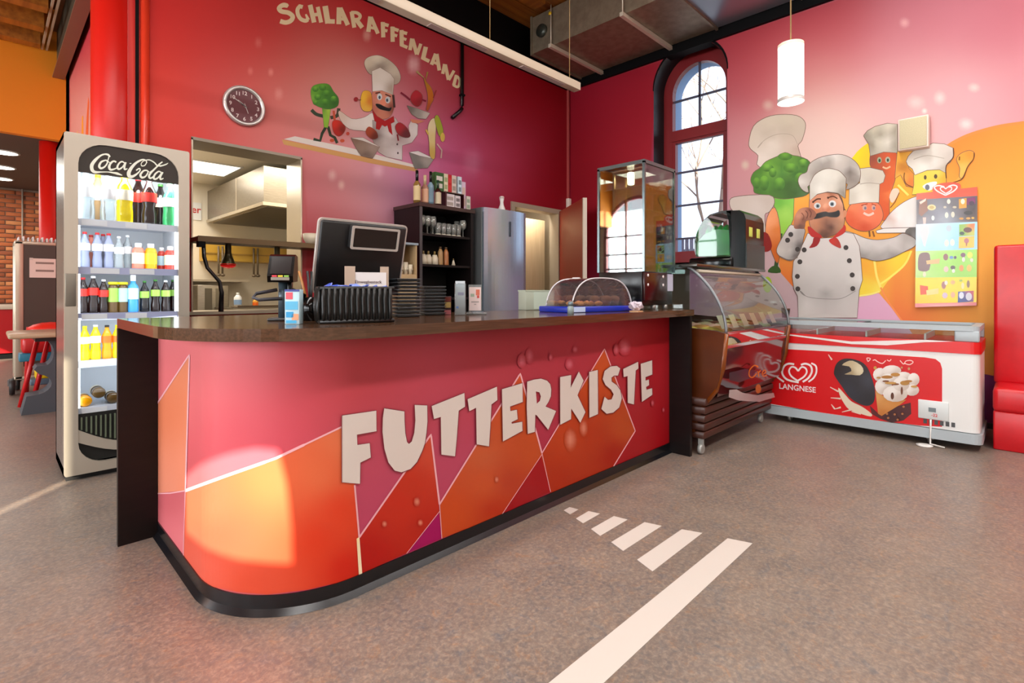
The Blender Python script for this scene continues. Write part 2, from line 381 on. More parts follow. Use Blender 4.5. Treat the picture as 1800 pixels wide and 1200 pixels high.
# sill block below the window and outer wall round it
MB().box(XW, XW + 0.30, NY0, NY1, 1.36, 1.45).build('window_sill', mat('sill_red', '#7c2428', 0.5), wall_right)
# window: red frame, transom, glazing bars, panes
wf = st(thing('window_1', 'tall arched red window behind the glass display cabinet', None, (XW + 0.25, (NY0 + NY1) / 2, 1.45)))
fr = mat('window_frame_red', '#7e1a1e', 0.4); bar = mat('glazing_bar', '#4a4658', 0.5)
mb = MB(); Ao = arch(NY0 - .01, NY1 + .01, 1.44, NSP, 20); Ai = arch(NY0 + 0.115, NY1 - 0.115, 1.56, NSP - 0.03, 20)
def ring(mb, A, B, x0, x1):
    n = len(A); vs = [(x0, *p) for p in A] + [(x0, *p) for p in B] + [(x1, *p) for p in A] + [(x1, *p) for p in B]; fs = []
    for i in range(n):
        j = (i + 1) % n; fs += [(i, j, n + j, n + i), (2 * n + i, 3 * n + i, 3 * n + j, 2 * n + j), (n + i, n + j, 3 * n + j, 3 * n + i), (i, 2 * n + i, 2 * n + j, j)]
    mb.add(vs, fs)
X0 = XW + 0.25
ring(mb, Ao, Ai, X0, X0 + 0.08); mb.build('window_frame', fr, wf, True)
MB().box(X0 - .01, X0 + .08, NY0 + .1, NY1 - .1, 2.955, 3.085).build('transom', fr, wf, True)
mb = MB(); ring(mb, [(NY0 + .11, 1.55), (NY0 + .11, 2.96), (NY1 - .11, 2.96), (NY1 - .11, 1.55)], [(NY0 + .15, 1.6), (NY0 + .15, 2.93), (NY1 - .15, 2.93), (NY1 - .15, 1.6)], X0 + .005, X0 + .07); mb.build('lower_sash', fr, wf, True)
cy = (NY0 + NY1) / 2
MB().box(X0 + .03, X0 + .055, cy - .011, cy + .011, 3.08, 3.87).build('glazing_bar', bar, wf, True)
for z in (3.456, 2.57, 2.165, 1.76): MB().box(X0 + .03, X0 + .055, NY0 + .12, NY1 - .12, z - .011, z + .011).build('glazing_bar', bar, wf, True)
wg = glass('window_glass', '#f4f8ff', 0.5)
MB().prism(arch(NY0 + .11, NY1 - .11, 3.0, NSP - .03), X0 + .058, X0 + .062, 'x').build('pane', wg, wf, True)
MB().prism([(NY0 + .12, 1.58), (NY0 + .12, 2.96), (NY1 - .12, 2.96), (NY1 - .12, 1.58)], X0 + .058, X0 + .062, 'x').build('pane', wg, wf, True)
MB().sheet(arch(NY0 + .105, NY1 - .105, 1.55, NSP - .03, 20), X0 + .08, X0 + .26, 'x').build('outer_reveal', mat('outer_reveal_sky_tint', '#7f9cc0', 0.6), wf, True)  # blue puts the sky's reflection into the reveal colour
# -- upper black walls, timber ceiling, front and left walls (behind and beside the camera)
mb = MB(); mb.box(0.76, XW + 0.05, YW - 0.04, YW + 0.1, ZB, ZC); mb.build('trim_1', black); st(bpy.data.objects['trim_1'])
mb = MB(); mb.box(XW - 0.04, XW + 0.1, -3.5, YW + 0.1, ZB, ZC); mb.build('trim_2', black); st(bpy.data.objects['trim_2'])
wood = mat('ceiling_timber', '#a4621e', 0.55, noise=('#7d4510', 3.0, (0.3, 6, 6)))
woodd = mat('ceiling_beam_timber', '#b06c22', 0.5, noise=('#8a4f14', 3.0, (6, 0.4, 6)))
MB().box(-6.6, XW + .1, -3.6, 8.3, ZC + .02, ZC + .08).build('ceiling', wood); ceiling = st(bpy.data.objects['ceiling'])
for k in range(52):
    y = -3.5 + k * 0.225
    if y > 2.0: MB().box(-2.6 if y > 4.3 else 0.2, XW - .06 if y < 4.4 else 0.68, y, y + 0.218, ZC - .0, ZC + .021).build('plank', wood, ceiling)
for k in range(14): MB().box(-3.4, .43, 5.0 + k * .226, 5.218 + k * .226, 4.10, 4.125).build('plank', wood, ceiling)
for y in (7.98, 7.45, 6.9, 6.35): MB().box(-3.4, 0.43, y, y + 0.15, 3.93, 4.10).build('beam', woodd, ceiling)
for y in (3.9, 2.9): MB().box(0.9, 4.5, y, y + 0.16, ZC - 0.05, ZC).build('beam', woodd, ceiling)
cream = mat('plain_wall_cream', '#d8cfc4', 0.7)
# back-projection for the front wall's sun openings, arched daylight windows in the left wall
def back_proj(P, yp): t = (yp - P.y) / SUND.y; return P + SUND * t
mb = MB(); mb.box(-8.0, -6.5, -3.62, -3.5, 0, ZC); 
Ls = []
for yy in (-1.6, 1.4, 4.4, 7.4): Ls.append(arch(yy - 1.05, yy + 1.05, 0.9, 2.15 if yy < 4 else 2.65, 14))
v, f = cdt([(-3.5, 0), (12.7, 0), (12.7, ZC), (-3.5, ZC)], Ls, 0)
wl = MB().add([(-6.5, y, z) for y, z in v], f).build('wall_left', cream); st(wl)
for k, yy in enumerate((-1.6, 1.4, 4.4, 7.4)):
    wn = st(thing('window_%d' % (k + 2), None, None, (-6.5, yy, 0.9)))
    mb = MB(); [mb.box(-6.53, -6.47, yy + q - .03, yy + q + .03, .9, 3.1 if yy < 4 else 3.6) for q in (-.36, .36)]
    for z in (1.35, 1.75, 2.15, 2.65): mb.box(-6.53, -6.47, yy - 1.04, yy + 1.04, z - .025, z + .025)
    ring(mb, arch(yy - 1.07, yy + 1.07, .88, 2.15 if yy < 4 else 2.65, 14), arch(yy - .98, yy + .98, .97, 2.15 if yy < 4 else 2.65, 14), -6.54, -6.46)
    mb.build('window_frame', fr, wn, True)
# -- far left: kitchen side wall, orange fascia, low ceiling, brick wall
KX = 0.70
KL = [(140,180,'#C84040'),(150,120,'#C03038'),(158,80,'#B82838'),(130,230,'#D86058'),(150,230,'#E8B0A0'),(156,200,'#E8C0B0')]
wk = wall_sheet('wall_kitchen', 'x', KX, YW, 8.2, 0, ZB - .02, [], KL, 0.2)
ik = Ink(on_x(KX), wk, wall_print)
ik.poly([(143,245),(144,205),(146,203),(147,245)], '#F09020').poly([(150,245),(153,195),(155,170),(157,180),(156,200),(155,245)], '#E05828').poly([(134,245),(136,228),(138,245)], '#E8C040').poly([(158,245),(158,205),(160,200),(160,245)], '#E09038')
ik.out('painted_flames')
orange = mat('orange_paint', '#e88a10', 0.6)
MB().box(-6.5, KX, 8.2, 8.3, 2.92, ZC).build('wall_fascia', orange); st(bpy.data.objects['wall_fascia'])
MB().box(KX - .03, XW, 8.2, 8.3, 0, ZC).build('wall_kitchen_end', mat('kitchen_white', '#e9dfcc', 0.55)); st(bpy.data.objects['wall_kitchen_end'])
MB().box(-6.5, 3.0, 8.3, 12.7, 2.92, 3.0).build('ceiling_low', mat('low_ceiling_brown', '#57473e', 0.6)); st(bpy.data.objects['ceiling_low'])
MB().box(3.0, 3.1, 8.3, 12.7, 0, 3.0).build('wall_back_room', cream); st(bpy.data.objects['wall_back_room'])
mortar = mat('mortar', '#8f7462', 0.9)
MB().box(-6.5, 3.0, 12.6, 12.7, 0, 3.0).build('wall_far', mortar); wall_far = st(bpy.data.objects['wall_far'])
bricks = [mat('brick_%s' % k, c, 0.85) for k, c in (('red', '#b86438'), ('pale', '#c8804e'), ('dark', '#9c5434'))]
bms = []
for m_ in bricks:
    o = MB().box(-.118, .118, -.018, .012, -.032, .032, .004, 1).build('brick', m_, wall_far); bms.append(o.data); bpy.data.objects.remove(o)
for row in range(26):
    for k in range(6):
        x = -0.15 + k * 0.25 + (0.125 if row % 2 else 0); o = link('brick', bms[R.choice((0, 0, 1, 2))], wall_far)
        o.location = (x, 12.592 + R.uniform(-.003, .003), 0.95 + row * 0.076)
MB().tube([(0.44, 12.55, .9), (0.44, 12.55, 2.92)], .012).build('conduit', mat('conduit_grey', '#b8a898', 0.4), wall_far)
# kitchen side wall's outer return and column
redg = mat('red_gloss_paint', '#cc1408', 0.38)
for nm, c, rr, z1, lab in (('red_column', (0.637, 4.63), 0.13, ZC, 'thick glossy red round column behind the drinks cooler'), ('red_column', (0.54, 8.42), 0.10, 2.92, 'thin glossy red column by the brick wall behind the tray trolley')):
    o = MB().lathe([(rr, 0.0), (rr, z1)], (c[0], c[1], 0), 32).build(nm, redg); tag(o, lab, 'column')
MB().lathe([(0.028, 0), (0.028, ZB)], (0.80, YW - 0.004, 0), 14).build('trim_3', mat('red_edge_strip', '#d83a22', 0.3)); st(bpy.data.objects['trim_3'])
MB().box(.742, .762, YW - .012, YW - .001, 0, ZB).build('dark_gap_strip', black); st(bpy.data.objects['dark_gap_strip'])  # black strip drawn in for the dark gap beside the column
# girder under the roof edge, with two pale rails
gt = thing('ceiling_girder', 'brown steel girder running under the timber ceiling beside the red wall', 'beam', (0.6, 6.2, 3.65))
gb = mat('girder_brown', '#7a5440', 0.45); go = mat('girder_olive', '#3c3324', 0.5)
MB().box(0.545, 0.655, 3.2, 8.19, 3.65, 3.665).build('flange', gb, gt, True)
MB().box(0.585, 0.61, 3.2, 8.19, 3.665, 4.2).build('web', go, gt, True)
MB().box(0.53, 0.66, 3.2, 8.19, 4.2, 4.215).build('flange', gb, gt, True)
for x in (0.445, 0.485): MB().box(x, x + .02, 4.4, 8.19, 3.95, 3.97).build('rail', mat('pale_rail', '#b8a48c', 0.35), gt, True)
MB().box(0.66, KX, 4.6, 8.2, 3.84, 4.4).build('trim_4', black); st(bpy.data.objects['trim_4'])
# baseboard right
MB().box(XW - .015, XW, -3.5, YW, 0, .045).build('baseboard_right', mat('baseboard_dark', '#26181c', 0.5)); st(bpy.data.objects['baseboard_right'])
# ---- kitchen behind the hatch
kw = MATS['kitchen_white']; steel = mat('brushed_steel', '#978e80', 0.34, 0.85, noise=('#857c6e', 14, (1, 1, 30))); steeld = mat('dark_steel', '#6e675b', 0.4, 0.8)
MB().box(KX + .02, 4.42, YW + .3, 8.2, 2.5, 2.56).build('ceiling_kitchen', mat('kitchen_ceiling', '#efe4cf', 0.6)); st(bpy.data.objects['ceiling_kitchen'])
MB().box(KX + .02, KX + .08, YW + .3, 8.2, 0, 2.5).build('wall_kitchen_inner', kw); st(bpy.data.objects['wall_kitchen_inner'])
MB().box(4.42, 4.48, YW + .02, 8.2, 0, 2.5).build('wall_kitchen_right', kw); st(bpy.data.objects['wall_kitchen_right'])
MB().box(KX + .02, 4.42, 7.5, 7.56, 0, 2.5).build('wall_kitchen_far', kw); st(bpy.data.objects['wall_kitchen_far'])
mb = MB()
for (x0, x1, z0, z1) in ((KX + .02, 1.09, 0, 2.5), (1.937, 4.42, 0, 2.5), (1.09, 1.937, 0, .95), (1.09, 1.937, 2.275, 2.5)): mb.box(x0, x1, YW + .02, YW + .28, z0, z1)
mb.build('wall_kitchen_front', kw); st(bpy.data.objects['wall_kitchen_front'])
hf = mat('hatch_steel', '#b9ad9a', 0.3, 0.75)
hb = mat('hatch_frame_taupe', '#8d8374', 0.4, 0.3)
t = st(thing('trim_5', None, None, (1.5, YW, .95)))
MB().box(1.09, 1.10, YW - .012, YW + .29, .95, 2.275).build('jamb', hf, t, True); MB().box(1.925, 1.937, YW - .012, YW + .29, .95, 2.275).build('jamb', hf, t, True)
MB().box(1.09, 1.937, YW - .012, YW + .29, 2.262, 2.285).build('head', hb, t, True); MB().box(1.05, 1.98, YW - .05, YW + .30, .93, .955).build('sill', hf, t, True)
# store room behind the door, door frame, red door leaf
MB().box(4.48, 5.72, 6.6, 6.66, 0, 2.5).build('wall_store_far', mat('store_wall', '#c9b79b', 0.6)); st(bpy.data.objects['wall_store_far'])
MB().box(5.72, 5.78, YW, 6.6, 0, 2.5).build('wall_store_right', mat('store_panel', '#a89a84', 0.3, 0.5)); st(bpy.data.objects['wall_store_right'])
MB().box(4.48, 5.78, YW + .05, 6.66, 2.42, 2.48).build('ceiling_store', MATS['store_wall']); st(bpy.data.objects['ceiling_store'])
dm = mat('door_frame_grey', '#a89c88', 0.4); t = st(thing('door_1', 'grey metal frame of the open door beside the steel fridge', None, (5.02, YW, 0)))
mb = MB(); ring(mb, [(4.54, .0), (4.54, 2.225), (5.505, 2.225), (5.505, .0)], [(4.60, .0), (4.60, 2.165), (5.445, 2.165), (5.445, .0)], 0, 1)
mb2 = MB(); mb2.add([(v[1], YW - .02 + .16 * v[0], v[2]) for v in mb.v], mb.f); mb2.build('door_frame', dm, t, True)
t = thing('door_leaf', 'red door leaf standing open in front of the corner beside the steel fridge', 'door', (5.49, YW - .02, 0), math.atan2(-.87, -.62))
MB().box(0, 1.05, -.02, .02, 0.01, 2.2).build('panel', mat('door_red', '#98301f', 0.45), t)
MB().box(1.04, 1.064, -.024, .024, 0.01, 2.2).build('edge_strip', mat('door_edge', '#c9bcab', 0.4), t)
MB().tube([(.96, .02, 1.05), (.96, .07, 1.05), (.84, .07, 1.05)], .009).build('door_handle', steel, t)
# ---------------------------------------------------------------- bar counter with printed front
CTZ = 0.986
YC, XL, RC, XE = 1.735, 0.545, 0.40, 3.31
def cpath(off=0.0, n=48, yend=2.79):
    cx, cyy = XL + RC, YC + RC; r = RC + off
    p = [(XL - off, yend)] + [(cx - r * math.cos(a), cyy - r * math.sin(a)) for a in (math.pi / 2 * i / n for i in range(n + 1))] + [(XE, YC - off)]
    return p
def on_counter(px, py, k):
    d = ray(px, py); t = YC / d.y
    if d.x * t < XL + RC:
        cx, cyy = XL + RC, YC + RC; a = d.x ** 2 + d.y ** 2; b = -2 * (d.x * cx + d.y * cyy); c_ = cx * cx + cyy * cyy - RC * RC; q = b * b - 4 * a * c_
        t2 = (-b - math.sqrt(q)) / (2 * a) if q > 0 else None
        t = t2 if t2 and d.y * t2 <= cyy + 1e-6 and d.x * t2 <= cx + 1e-6 else XL / d.x
        x, y = d.x * t, d.y * t
        nrm = Vector((x - cx, y - cyy, 0)).normalized() if y < cyy else Vector((-1, 0, 0))
    else: x, y = d.x * t, YC; nrm = Vector((0, -1, 0))
    return Vector((x, y, H + d.z * t)) + nrm * k
# the front wall behind the camera: opening and slit shaped to cast the sun patch and streak
patch = [on_counter(px, py, 0) for px, py in ((328,838),(345,822),(400,798),(450,788),(488,792),(503,850),(512,930),(513,990),(470,988),(420,983),(375,968),(340,945),(328,935))]
hole = [(q.x, q.z) for q in (back_proj(Vector(p), -3.5) for p in patch)]
slit0 = back_proj(Vector((0.20, 3.825, 0.0)), -3.5); zt = back_proj(Vector((0.345, 3.926, 0.72)), -3.5).z
sw = 0.036; slit = [(slit0.x - sw, 2.35), (slit0.x + sw, 2.35), (slit0.x + sw, zt), (slit0.x - sw, zt)]
v, f = cdt([(-8, 0), (6, 0), (6, ZC), (-8, ZC)], [hole, slit], 0)
mb = MB(); mb.add([(x, -3.5, z) for x, z in v], f); st(mb.build('wall_front', cream))
ct = thing('bar_counter', 'long red bar counter with rounded corner and FUTTERKISTE lettering on its front', 'counter', (1.9, 2.1, 0))
cprint = print_mat('counter_print', 0.38, 0.35, 0.0)
CF = [(300,615,'#E47C80'),(300,680,'#DC6C70'),(300,900,'#C85C60'),(380,640,'#DE6C74'),(450,650,'#D8606A'),(400,760,'#D45460'),(500,740,'#CC4C5C'),(500,640,'#CC505C'),(600,650,'#C0444C'),(650,620,'#AC3038'),(560,700,'#C44C58'),  # print tones; left end also keeps the brighter light falling there
      (750,640,'#B84454'),(780,680,'#B8485C'),(700,700,'#B84854'),(850,620,'#A8343E'),(900,640,'#B44450'),(980,610,'#A83040'),(1000,650,'#B03A48'),(1060,600,'#A82C38'),(1100,640,'#B0303C'),(1150,600,'#A01018'),(1170,575,'#980008'),
      (1170,700,'#A01018'),(1150,780,'#98000c'),(1120,690,'#A82430'),(700,880,'#B84464'),(960,770,'#A83048'),(800,830,'#B44460'),(1100,800,'#A0000e'),(660,800,'#BC4C60'),(540,600,'#C04850'),(450,595,'#D0565C'),(900,590,'#A02C36')]
fn = gauss(CF, 55); pth = []
for i, (a, b) in enumerate(zip(cpath()[:-1], cpath()[1:])):
    m_ = 1 if 0 < i < 49 else (8 if i == 0 else 40)
    pth += [(a[0] + (b[0] - a[0]) * q / m_, a[1] + (b[1] - a[1]) * q / m_) for q in range(m_)]
pth.append(cpath()[-1]); NZ = 16
ik = Ink(None, ct, cprint)
for (x, y) in pth:
    for q in range(NZ + 1):
        z = 0.05 + (0.945 - 0.05) * q / NZ; ik.v.append(Vector((x, y, z))); ik.c.append(fn(*to_px((x, y, z))))
ik.f = [[i * (NZ + 1) + q, (i + 1) * (NZ + 1) + q, (i + 1) * (NZ + 1) + q + 1, i * (NZ + 1) + q + 1] for i in range(len(pth) - 1) for q in range(NZ)]
front = ik.out('front_panel'); front.data.polygons.foreach_set('use_smooth', [True] * len(front.data.polygons))
k0 = 1
ik = Ink(on_counter, front, cprint, 0.00012); ik.k = 6
G = 12
def dens(pts, st=5.0, close=True):
    D = []; n = len(pts)
    for i in range(n if close else n - 1):
        a, b = pts[i], pts[(i + 1) % n]; m_ = max(1, int(math.hypot(b[0] - a[0], b[1] - a[1]) / st)); D += [(a[0] + (b[0] - a[0]) * t / m_, a[1] + (b[1] - a[1]) * t / m_) for t in range(m_)]
    return D
ik.poly(dens([(277,707),(333.7,623),(326.6,862),(277,866)]), [(285,720,'#DC7C58'),(330,640,'#E08460'),(300,860,'#E48C70'),(326,860,'#E48868')], grid=5)
ik.poly(dens([(277,866),(326.6,862),(322,1012),(300,985),(277,945)]), [(300,870,'#C86068'),(300,940,'#D87078')], grid=5)
ik.poly(dens([(326.6,862),(400,835),(485,805),(600,750),(620,780),(623,850),(631,945),(634,1008),(600,1022),(540,1036),(470,1044),(420,1040),(370,1030),(322,1012)]),
        [(600,770,'#DC7048'),(560,830,'#DC6840'),(480,840,'#DC643C'),(350,880,'#DC5C40'),(400,950,'#D85038'),(560,950,'#D43A1C'),(610,1000,'#C82410'),(450,1030,'#D0482e'),(340,1000,'#DC5C48'),(600,900,'#D84020')], grid=6)
ik.poly([(631,945),(715,826),(757,763),(771,888),(776,946),(714,972),(634,1008)], [(757,790,'#C84830'),(700,880,'#C02C18'),(650,980,'#B0140c'),(760,930,'#B02010'),(720,850,'#BC3018')], grid=G)
ik.poly([(771,899),(776,946),(714,972)], '#A00858')
ik.poly([(772,886),(835,785),(914,656),(952,796),(962,845),(882,904),(776,946)], [(910,680,'#C85028'),(850,800,'#C05830'),(800,900,'#C44818'),(900,850,'#B03818'),(870,900,'#B43010'),(940,790,'#BC4C20'),(850,850,'#C45024')], grid=G)
ik.poly([(951,800),(967,864),(882,903)], '#9C0a14')
ik.poly([(952,795),(1062,613),(1116,757),(1078,819),(967,866)], [(1060,640,'#C45020'),(1000,760,'#B84018'),(1080,800,'#A01800'),(980,850,'#A82c0c'),(1100,750,'#B4481c'),(1040,770,'#AC3410')], grid=G)
ln = '#ECB0B8'
for L, w in (([(277,709),(333.7,623),(326.6,862)], 2.4), ([(277,867),(300,866.5),(326.6,862)], 2), ([(326.6,862),(322,1012)], 1), ([(326.6,862),(400,835),(485,805),(600,750)], [5.5,5.5,4.5,3]),
             ([(623,852),(631,944)], 3), ([(631,944),(757,763),(772,886)], 3), ([(772,886),(914,656),(952,796)], 2.6), ([(952,796),(1062,613),(1116,757),(1078,819)], 1.8), ([(952,796),(967,864)], 1), ([(772,886),(776,946)], 1.2), ([(952,798),(882,903)], 1), ([(772,898),(714,972)], 1)):
    D = []
    for (a, b) in zip(L[:-1], L[1:]):
        nn = max(1, int(math.hypot(b[0] - a[0], b[1] - a[1]) / 4)); D += [(a[0] + (b[0] - a[0]) * t / nn, a[1] + (b[1] - a[1]) * t / nn) for t in range(nn)]
    D.append(L[-1]); m_ = len(D)
    ik.k = max(ik.k, 14); ik.stroke(D, [w[min(len(w) - 1, i * len(w) // m_)] for i in range(m_)] if isinstance(w, list) else w, ln)
ik.poly([(626,946),(631,943),(636,1007),(630,1009)], [(627,950,'#F0D890'),(632,950,'#F4ECD8'),(630,1005,'#F4E4C0')], grid=4)
for x, y, rx, ry in ((1002,772,9,17),(1025,752,6,12),(732,881,5,7),(675,920,4,5),(738,918,4,5),(872,842,3,5),(930,625,6,11),(967,627,3,5),(1000,640,6,8),(1097,610,9,12),(1010,614,4,5),(1146,708,2.5,5),(916,634,6,10),(1082,614,4,8),(1165,720,2,4)):
    spot(ik, x, y, rx * 1.3, ry * 1.3, '#D88870' if y > 740 else '#CC6878', (lambda a, b, c=C('#B0401c' if x > 800 or y < 800 else '#B42818')[:3]: c) if y > 740 else fn)
ik.out('printed_shards')
def letter(pts, holes=(), sc=5.0, o=(580, 620), parent=front, place=on_counter, m=cprint, col='#D8CFC8', k=60, sh='#7c2c38', step=0.00012, d=1.2):
    I = Ink(place, parent, m, step); I.k = k; P = [(o[0] + x / sc, o[1] + y / sc) for x, y in pts]; Hs = [[(o[0] + x / sc, o[1] + y / sc) for x, y in h] for h in holes]
    cx = sum(p[0] for p in P) / len(P); cy_ = sum(p[1] for p in P) / len(P)
    if sh: I.stroke(P, d * 2, sh, close=True)
    I.poly(P, col, Hs, grid=0); return I.out('letter')
letter([(100,548),(398,505),(400,685),(228,715),(232,805),(340,790),(350,915),(258,960),(255,1145),(100,1132)])
letter([(468,485),(645,512),(646,600),(652,700),(668,780),(685,797),(710,775),(732,700),(742,590),(735,455),(845,460),(847,600),(838,700),(825,790),(800,860),(755,955),(700,1015),(620,1045),(560,1030),(505,960),(470,840),(453,690),(456,570)])
letter([(885,465),(1172,350),(1178,470),(1122,505),(1105,740),(1090,905),(970,890),(965,560),(905,578)])
letter([(1200,405),(1458,295),(1462,412),(1410,450),(1400,640),(1388,818),(1280,800),(1275,480),(1215,510)])
q = dict(sc=5.625, o=(860, 600))
letter([(115,470),(318,410),(320,595),(195,640),(198,685),(262,672),(270,765),(208,795),(212,810),(315,790),(318,880),(125,985)], **q)
letter([(365,395),(430,375),(500,366),(560,385),(592,420),(602,470),(598,540),(575,595),(545,640),(650,685),(572,870),(462,730),(445,720),(440,890),(370,910),(360,650)], [[(450,492),(485,500),(500,540),(490,585),(460,612)]], **q)
letter([(690,350),(800,330),(795,455),(875,295),(922,385),(862,530),(940,695),(890,800),(800,660),(798,765),(692,820)], **q)
letter([(978,300),(1062,280),(1065,715),(980,752)], **q)
letter([(1285,265),(1262,335),(1225,335),(1198,355),(1200,395),(1250,430),(1285,480),(1300,560),(1275,650),(1215,700),(1150,712),(1098,665),(1130,545),(1165,575),(1200,570),(1220,520),(1195,475),(1140,430),(1112,370),(1130,290),(1190,245),(1250,240)], **q)
letter([(1315,270),(1462,200),(1465,265),(1438,285),(1420,620),(1360,605),(1358,340),(1320,350)], **q)
letter([(1488,220),(1600,185),(1602,325),(1535,350),(1535,385),(1568,375),(1570,430),(1540,448),(1545,475),(1600,460),(1602,525),(1500,595)], **q)
kick = mat('kickboard_black', '#101014', 0.22)
pin, pout, pfoot = cpath(0.0, 24, 2.78), cpath(0.006, 24, 2.78), cpath(0.022, 24, 2.78)
mb = MB(); mb.sheet(pout, 0.02, 0.066); b = len(mb.v)
n_ = len(pout); mb.add([(x, y, .066) for x, y in pin] + [(x, y, .066) for x, y in pout], [(i, i + 1, n_ + i + 1, n_ + i) for i in range(n_ - 1)], True)
mb.add([(x, y, .02) for x, y in pout] + [(x, y, .001) for x, y in pfoot], [(i, i + 1, n_ + i + 1, n_ + i) for i in range(n_ - 1)], True)
mb.build('kickboard', kick, ct, True)
dkp = mat('dark_panel', '#120b0b', 0.4, noise=('#170f0e', 6, (1, 1, 8)), spec=0.25)
MB().box(.398, .56, 2.785, 2.815, .0, .945).build('end_panel', dkp, ct, True, 'dark brown end panel'); MB().box(3.305, 3.335, 1.585, 2.35, 0.0, .945).build('end_panel', dkp, ct, True, 'dark end panel')
mb = MB(); mb.box(.96, 3.3, 1.76, 2.30, .02, .94); mb.box(.57, 1.05, 2.14, 2.78, .02, .94); mb.build('carcass', dkp, ct, True)
mb = MB(); mb.prism([(x + .001, y + .004) for x, y in cpath(0.002)[1:]] + [(XE, 1.80), (.96, 1.80), (.57, 2.14)], .932, .9445); mb.build('shadow_gap_strip', black, ct, True)
topm = mat('worktop_walnut', '#46301f', 0.14, noise=('#5a3d2a', 5, (1.2, 26, 26)), spec=0.5)
wt = thing('counter_worktop', 'dark walnut worktop with rounded corner on the red bar counter', 'worktop', (1.9, 2.0, .945))
P = [(.40, 2.82)] + [(.95 - .55 * math.cos(a), 2.12 - .55 * math.sin(a)) for a in (math.pi / 2 * i / 16 for i in range(17))] + [(3.336, 1.57), (3.336, 2.35), (1.1, 2.35), (1.1, 2.82)]
MB().prism(P, .9455, CTZ).build('top_board', topm, wt, True)
# ---------------------------------------------------------------- mural on the back wall: arched lettering and a cook with vegetables
mk = dict(parent=wall_back, place=on_y(YW), m=wall_print, step=0.00007)
CR = '#D9C49C'
def strokes_letter(sc, o, *ss):
    I = Ink(on_y(YW), wall_back, wall_print, 0.00007); I.k = 20
    for pts, w in ss: I.stroke([(o[0] + x / sc, o[1] + y / sc) for x, y in pts], [a / sc for a in w] if isinstance(w, list) else w / sc, CR)
    I.out('letter')
A_ = (10, (480, 0)); B_ = (8, (650, 20))
strokes_letter(*A_, (smo([(262,118),(215,90),(150,100),(105,150),(150,200),(270,225),(345,290),(310,365),(220,395),(125,370)]), [55,60,70,85,80,80,85,85,85,80]))
strokes_letter(*A_, (smo([(520,125),(470,115),(430,170),(440,260),(490,335),(570,365),(610,340)]), [75,70,65,65,75,85,70]), ([(575,250),(620,350)], [30,60]))
strokes_letter(*A_, ([(650,85),(722,395)], 82), ([(785,120),(845,395)], 70), ([(700,262),(810,250)], 62))
strokes_letter(*A_, ([(915,105),(965,412)], 98), ([(950,375),(1085,378)], 78))
strokes_letter(*A_, ([(1162,130),(1155,425)], 86), ([(1180,140),(1315,440)], 80), ([(1160,330),(1270,340)], 52))
strokes_letter(*A_, ([(1380,205),(1428,485)], 72), (smo([(1370,220),(1470,225),(1530,275),(1500,335),(1410,345)]), 58), ([(1460,340),(1568,485)], 78))
strokes_letter(8, (650, 20), ([(8,72),(-20,288)], 60), ([(15,80),(115,312)], 54), ([(-15,222),(78,242)], 38))
strokes_letter(*B_, ([(182,150),(190,365)], 58), ([(160,168),(265,200)], 48), ([(190,262),(248,275)], 42))
strokes_letter(*B_, ([(318,215),(322,428)], 58), ([(300,232),(405,270)], 48), ([(325,325),(385,345)], 42))
strokes_letter(*B_, ([(446,262),(450,485)], 58), ([(430,285),(525,312)], 46), ([(450,372),(515,398)], 40), ([(430,465),(530,508)], 46))
strokes_letter(*B_, ([(592,380),(565,545)], 50), ([(600,388),(662,605)], 54), ([(718,455),(665,608)], 46))
strokes_letter(*B_, ([(788,498),(748,672)], 62), ([(735,650),(838,702)], 50))
strokes_letter(*B_, ([(928,595),(868,750)], 52), ([(942,598),(978,830)], 52), ([(890,712),(968,745)], 36))
strokes_letter(*B_, ([(1052,740),(1025,878)], 46), ([(1062,748),(1106,962)], 48), ([(1185,832),(1110,965)], 42))
strokes_letter(*B_, ([(1218,895),(1180,1040)], 46), (smo([(1205,905),(1240,925),(1266,972),(1254,1040),(1228,1062),(1170,1032)]), 36))
c1 = lambda pts: [(360 + x / 3.6, y / 3.6) for x, y in pts]
def paint(name, wall, place, k0, *items):
    ol = None if any(q in name for q in ('disc', 'streak', 'floret', 'shelf', 'light')) else ((1.0, 26) if wall is wall_back else (2.0, 45))
    I = Ink(place, wall, wall_print, 0.00007); I.k = k0
    for it in items:
        if it[0] == 'p':
            xs = [p[0] for p in it[1]]; ys = [p[1] for p in it[1]]
            if ol and max(max(xs) - min(xs), max(ys) - min(ys)) > ol[1]: I.stroke(it[1], ol[0], '#6e564a', close=True)
            I.poly(it[1], it[2])
        else: I.stroke(it[1], it[2], it[3])
    return I.out(name)
cc = lambda L: [(360 + x / 3.6, y / 3.6, c) for x, y, c in L]
bky = on_y(YW)
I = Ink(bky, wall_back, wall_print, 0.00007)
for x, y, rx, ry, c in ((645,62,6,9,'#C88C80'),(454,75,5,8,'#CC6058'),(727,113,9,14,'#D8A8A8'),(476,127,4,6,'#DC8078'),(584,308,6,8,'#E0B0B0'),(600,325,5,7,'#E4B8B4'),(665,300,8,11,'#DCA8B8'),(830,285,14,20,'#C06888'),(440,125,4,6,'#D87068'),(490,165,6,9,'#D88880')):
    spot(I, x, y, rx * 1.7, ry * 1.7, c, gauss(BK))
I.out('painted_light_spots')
paint('painted_shelf', wall_back, bky, 12, ('p', c1([(500,880),(570,862),(920,935),(1340,1045),(1345,1066)]), '#D6CCC4'), ('p', c1([(488,882),(1340,1062),(1350,1088),(1060,1035),(760,970),(500,914)]), cc([(500,895,'#C8985C'),(900,980,'#C89458'),(1340,1075,'#C09060')])))
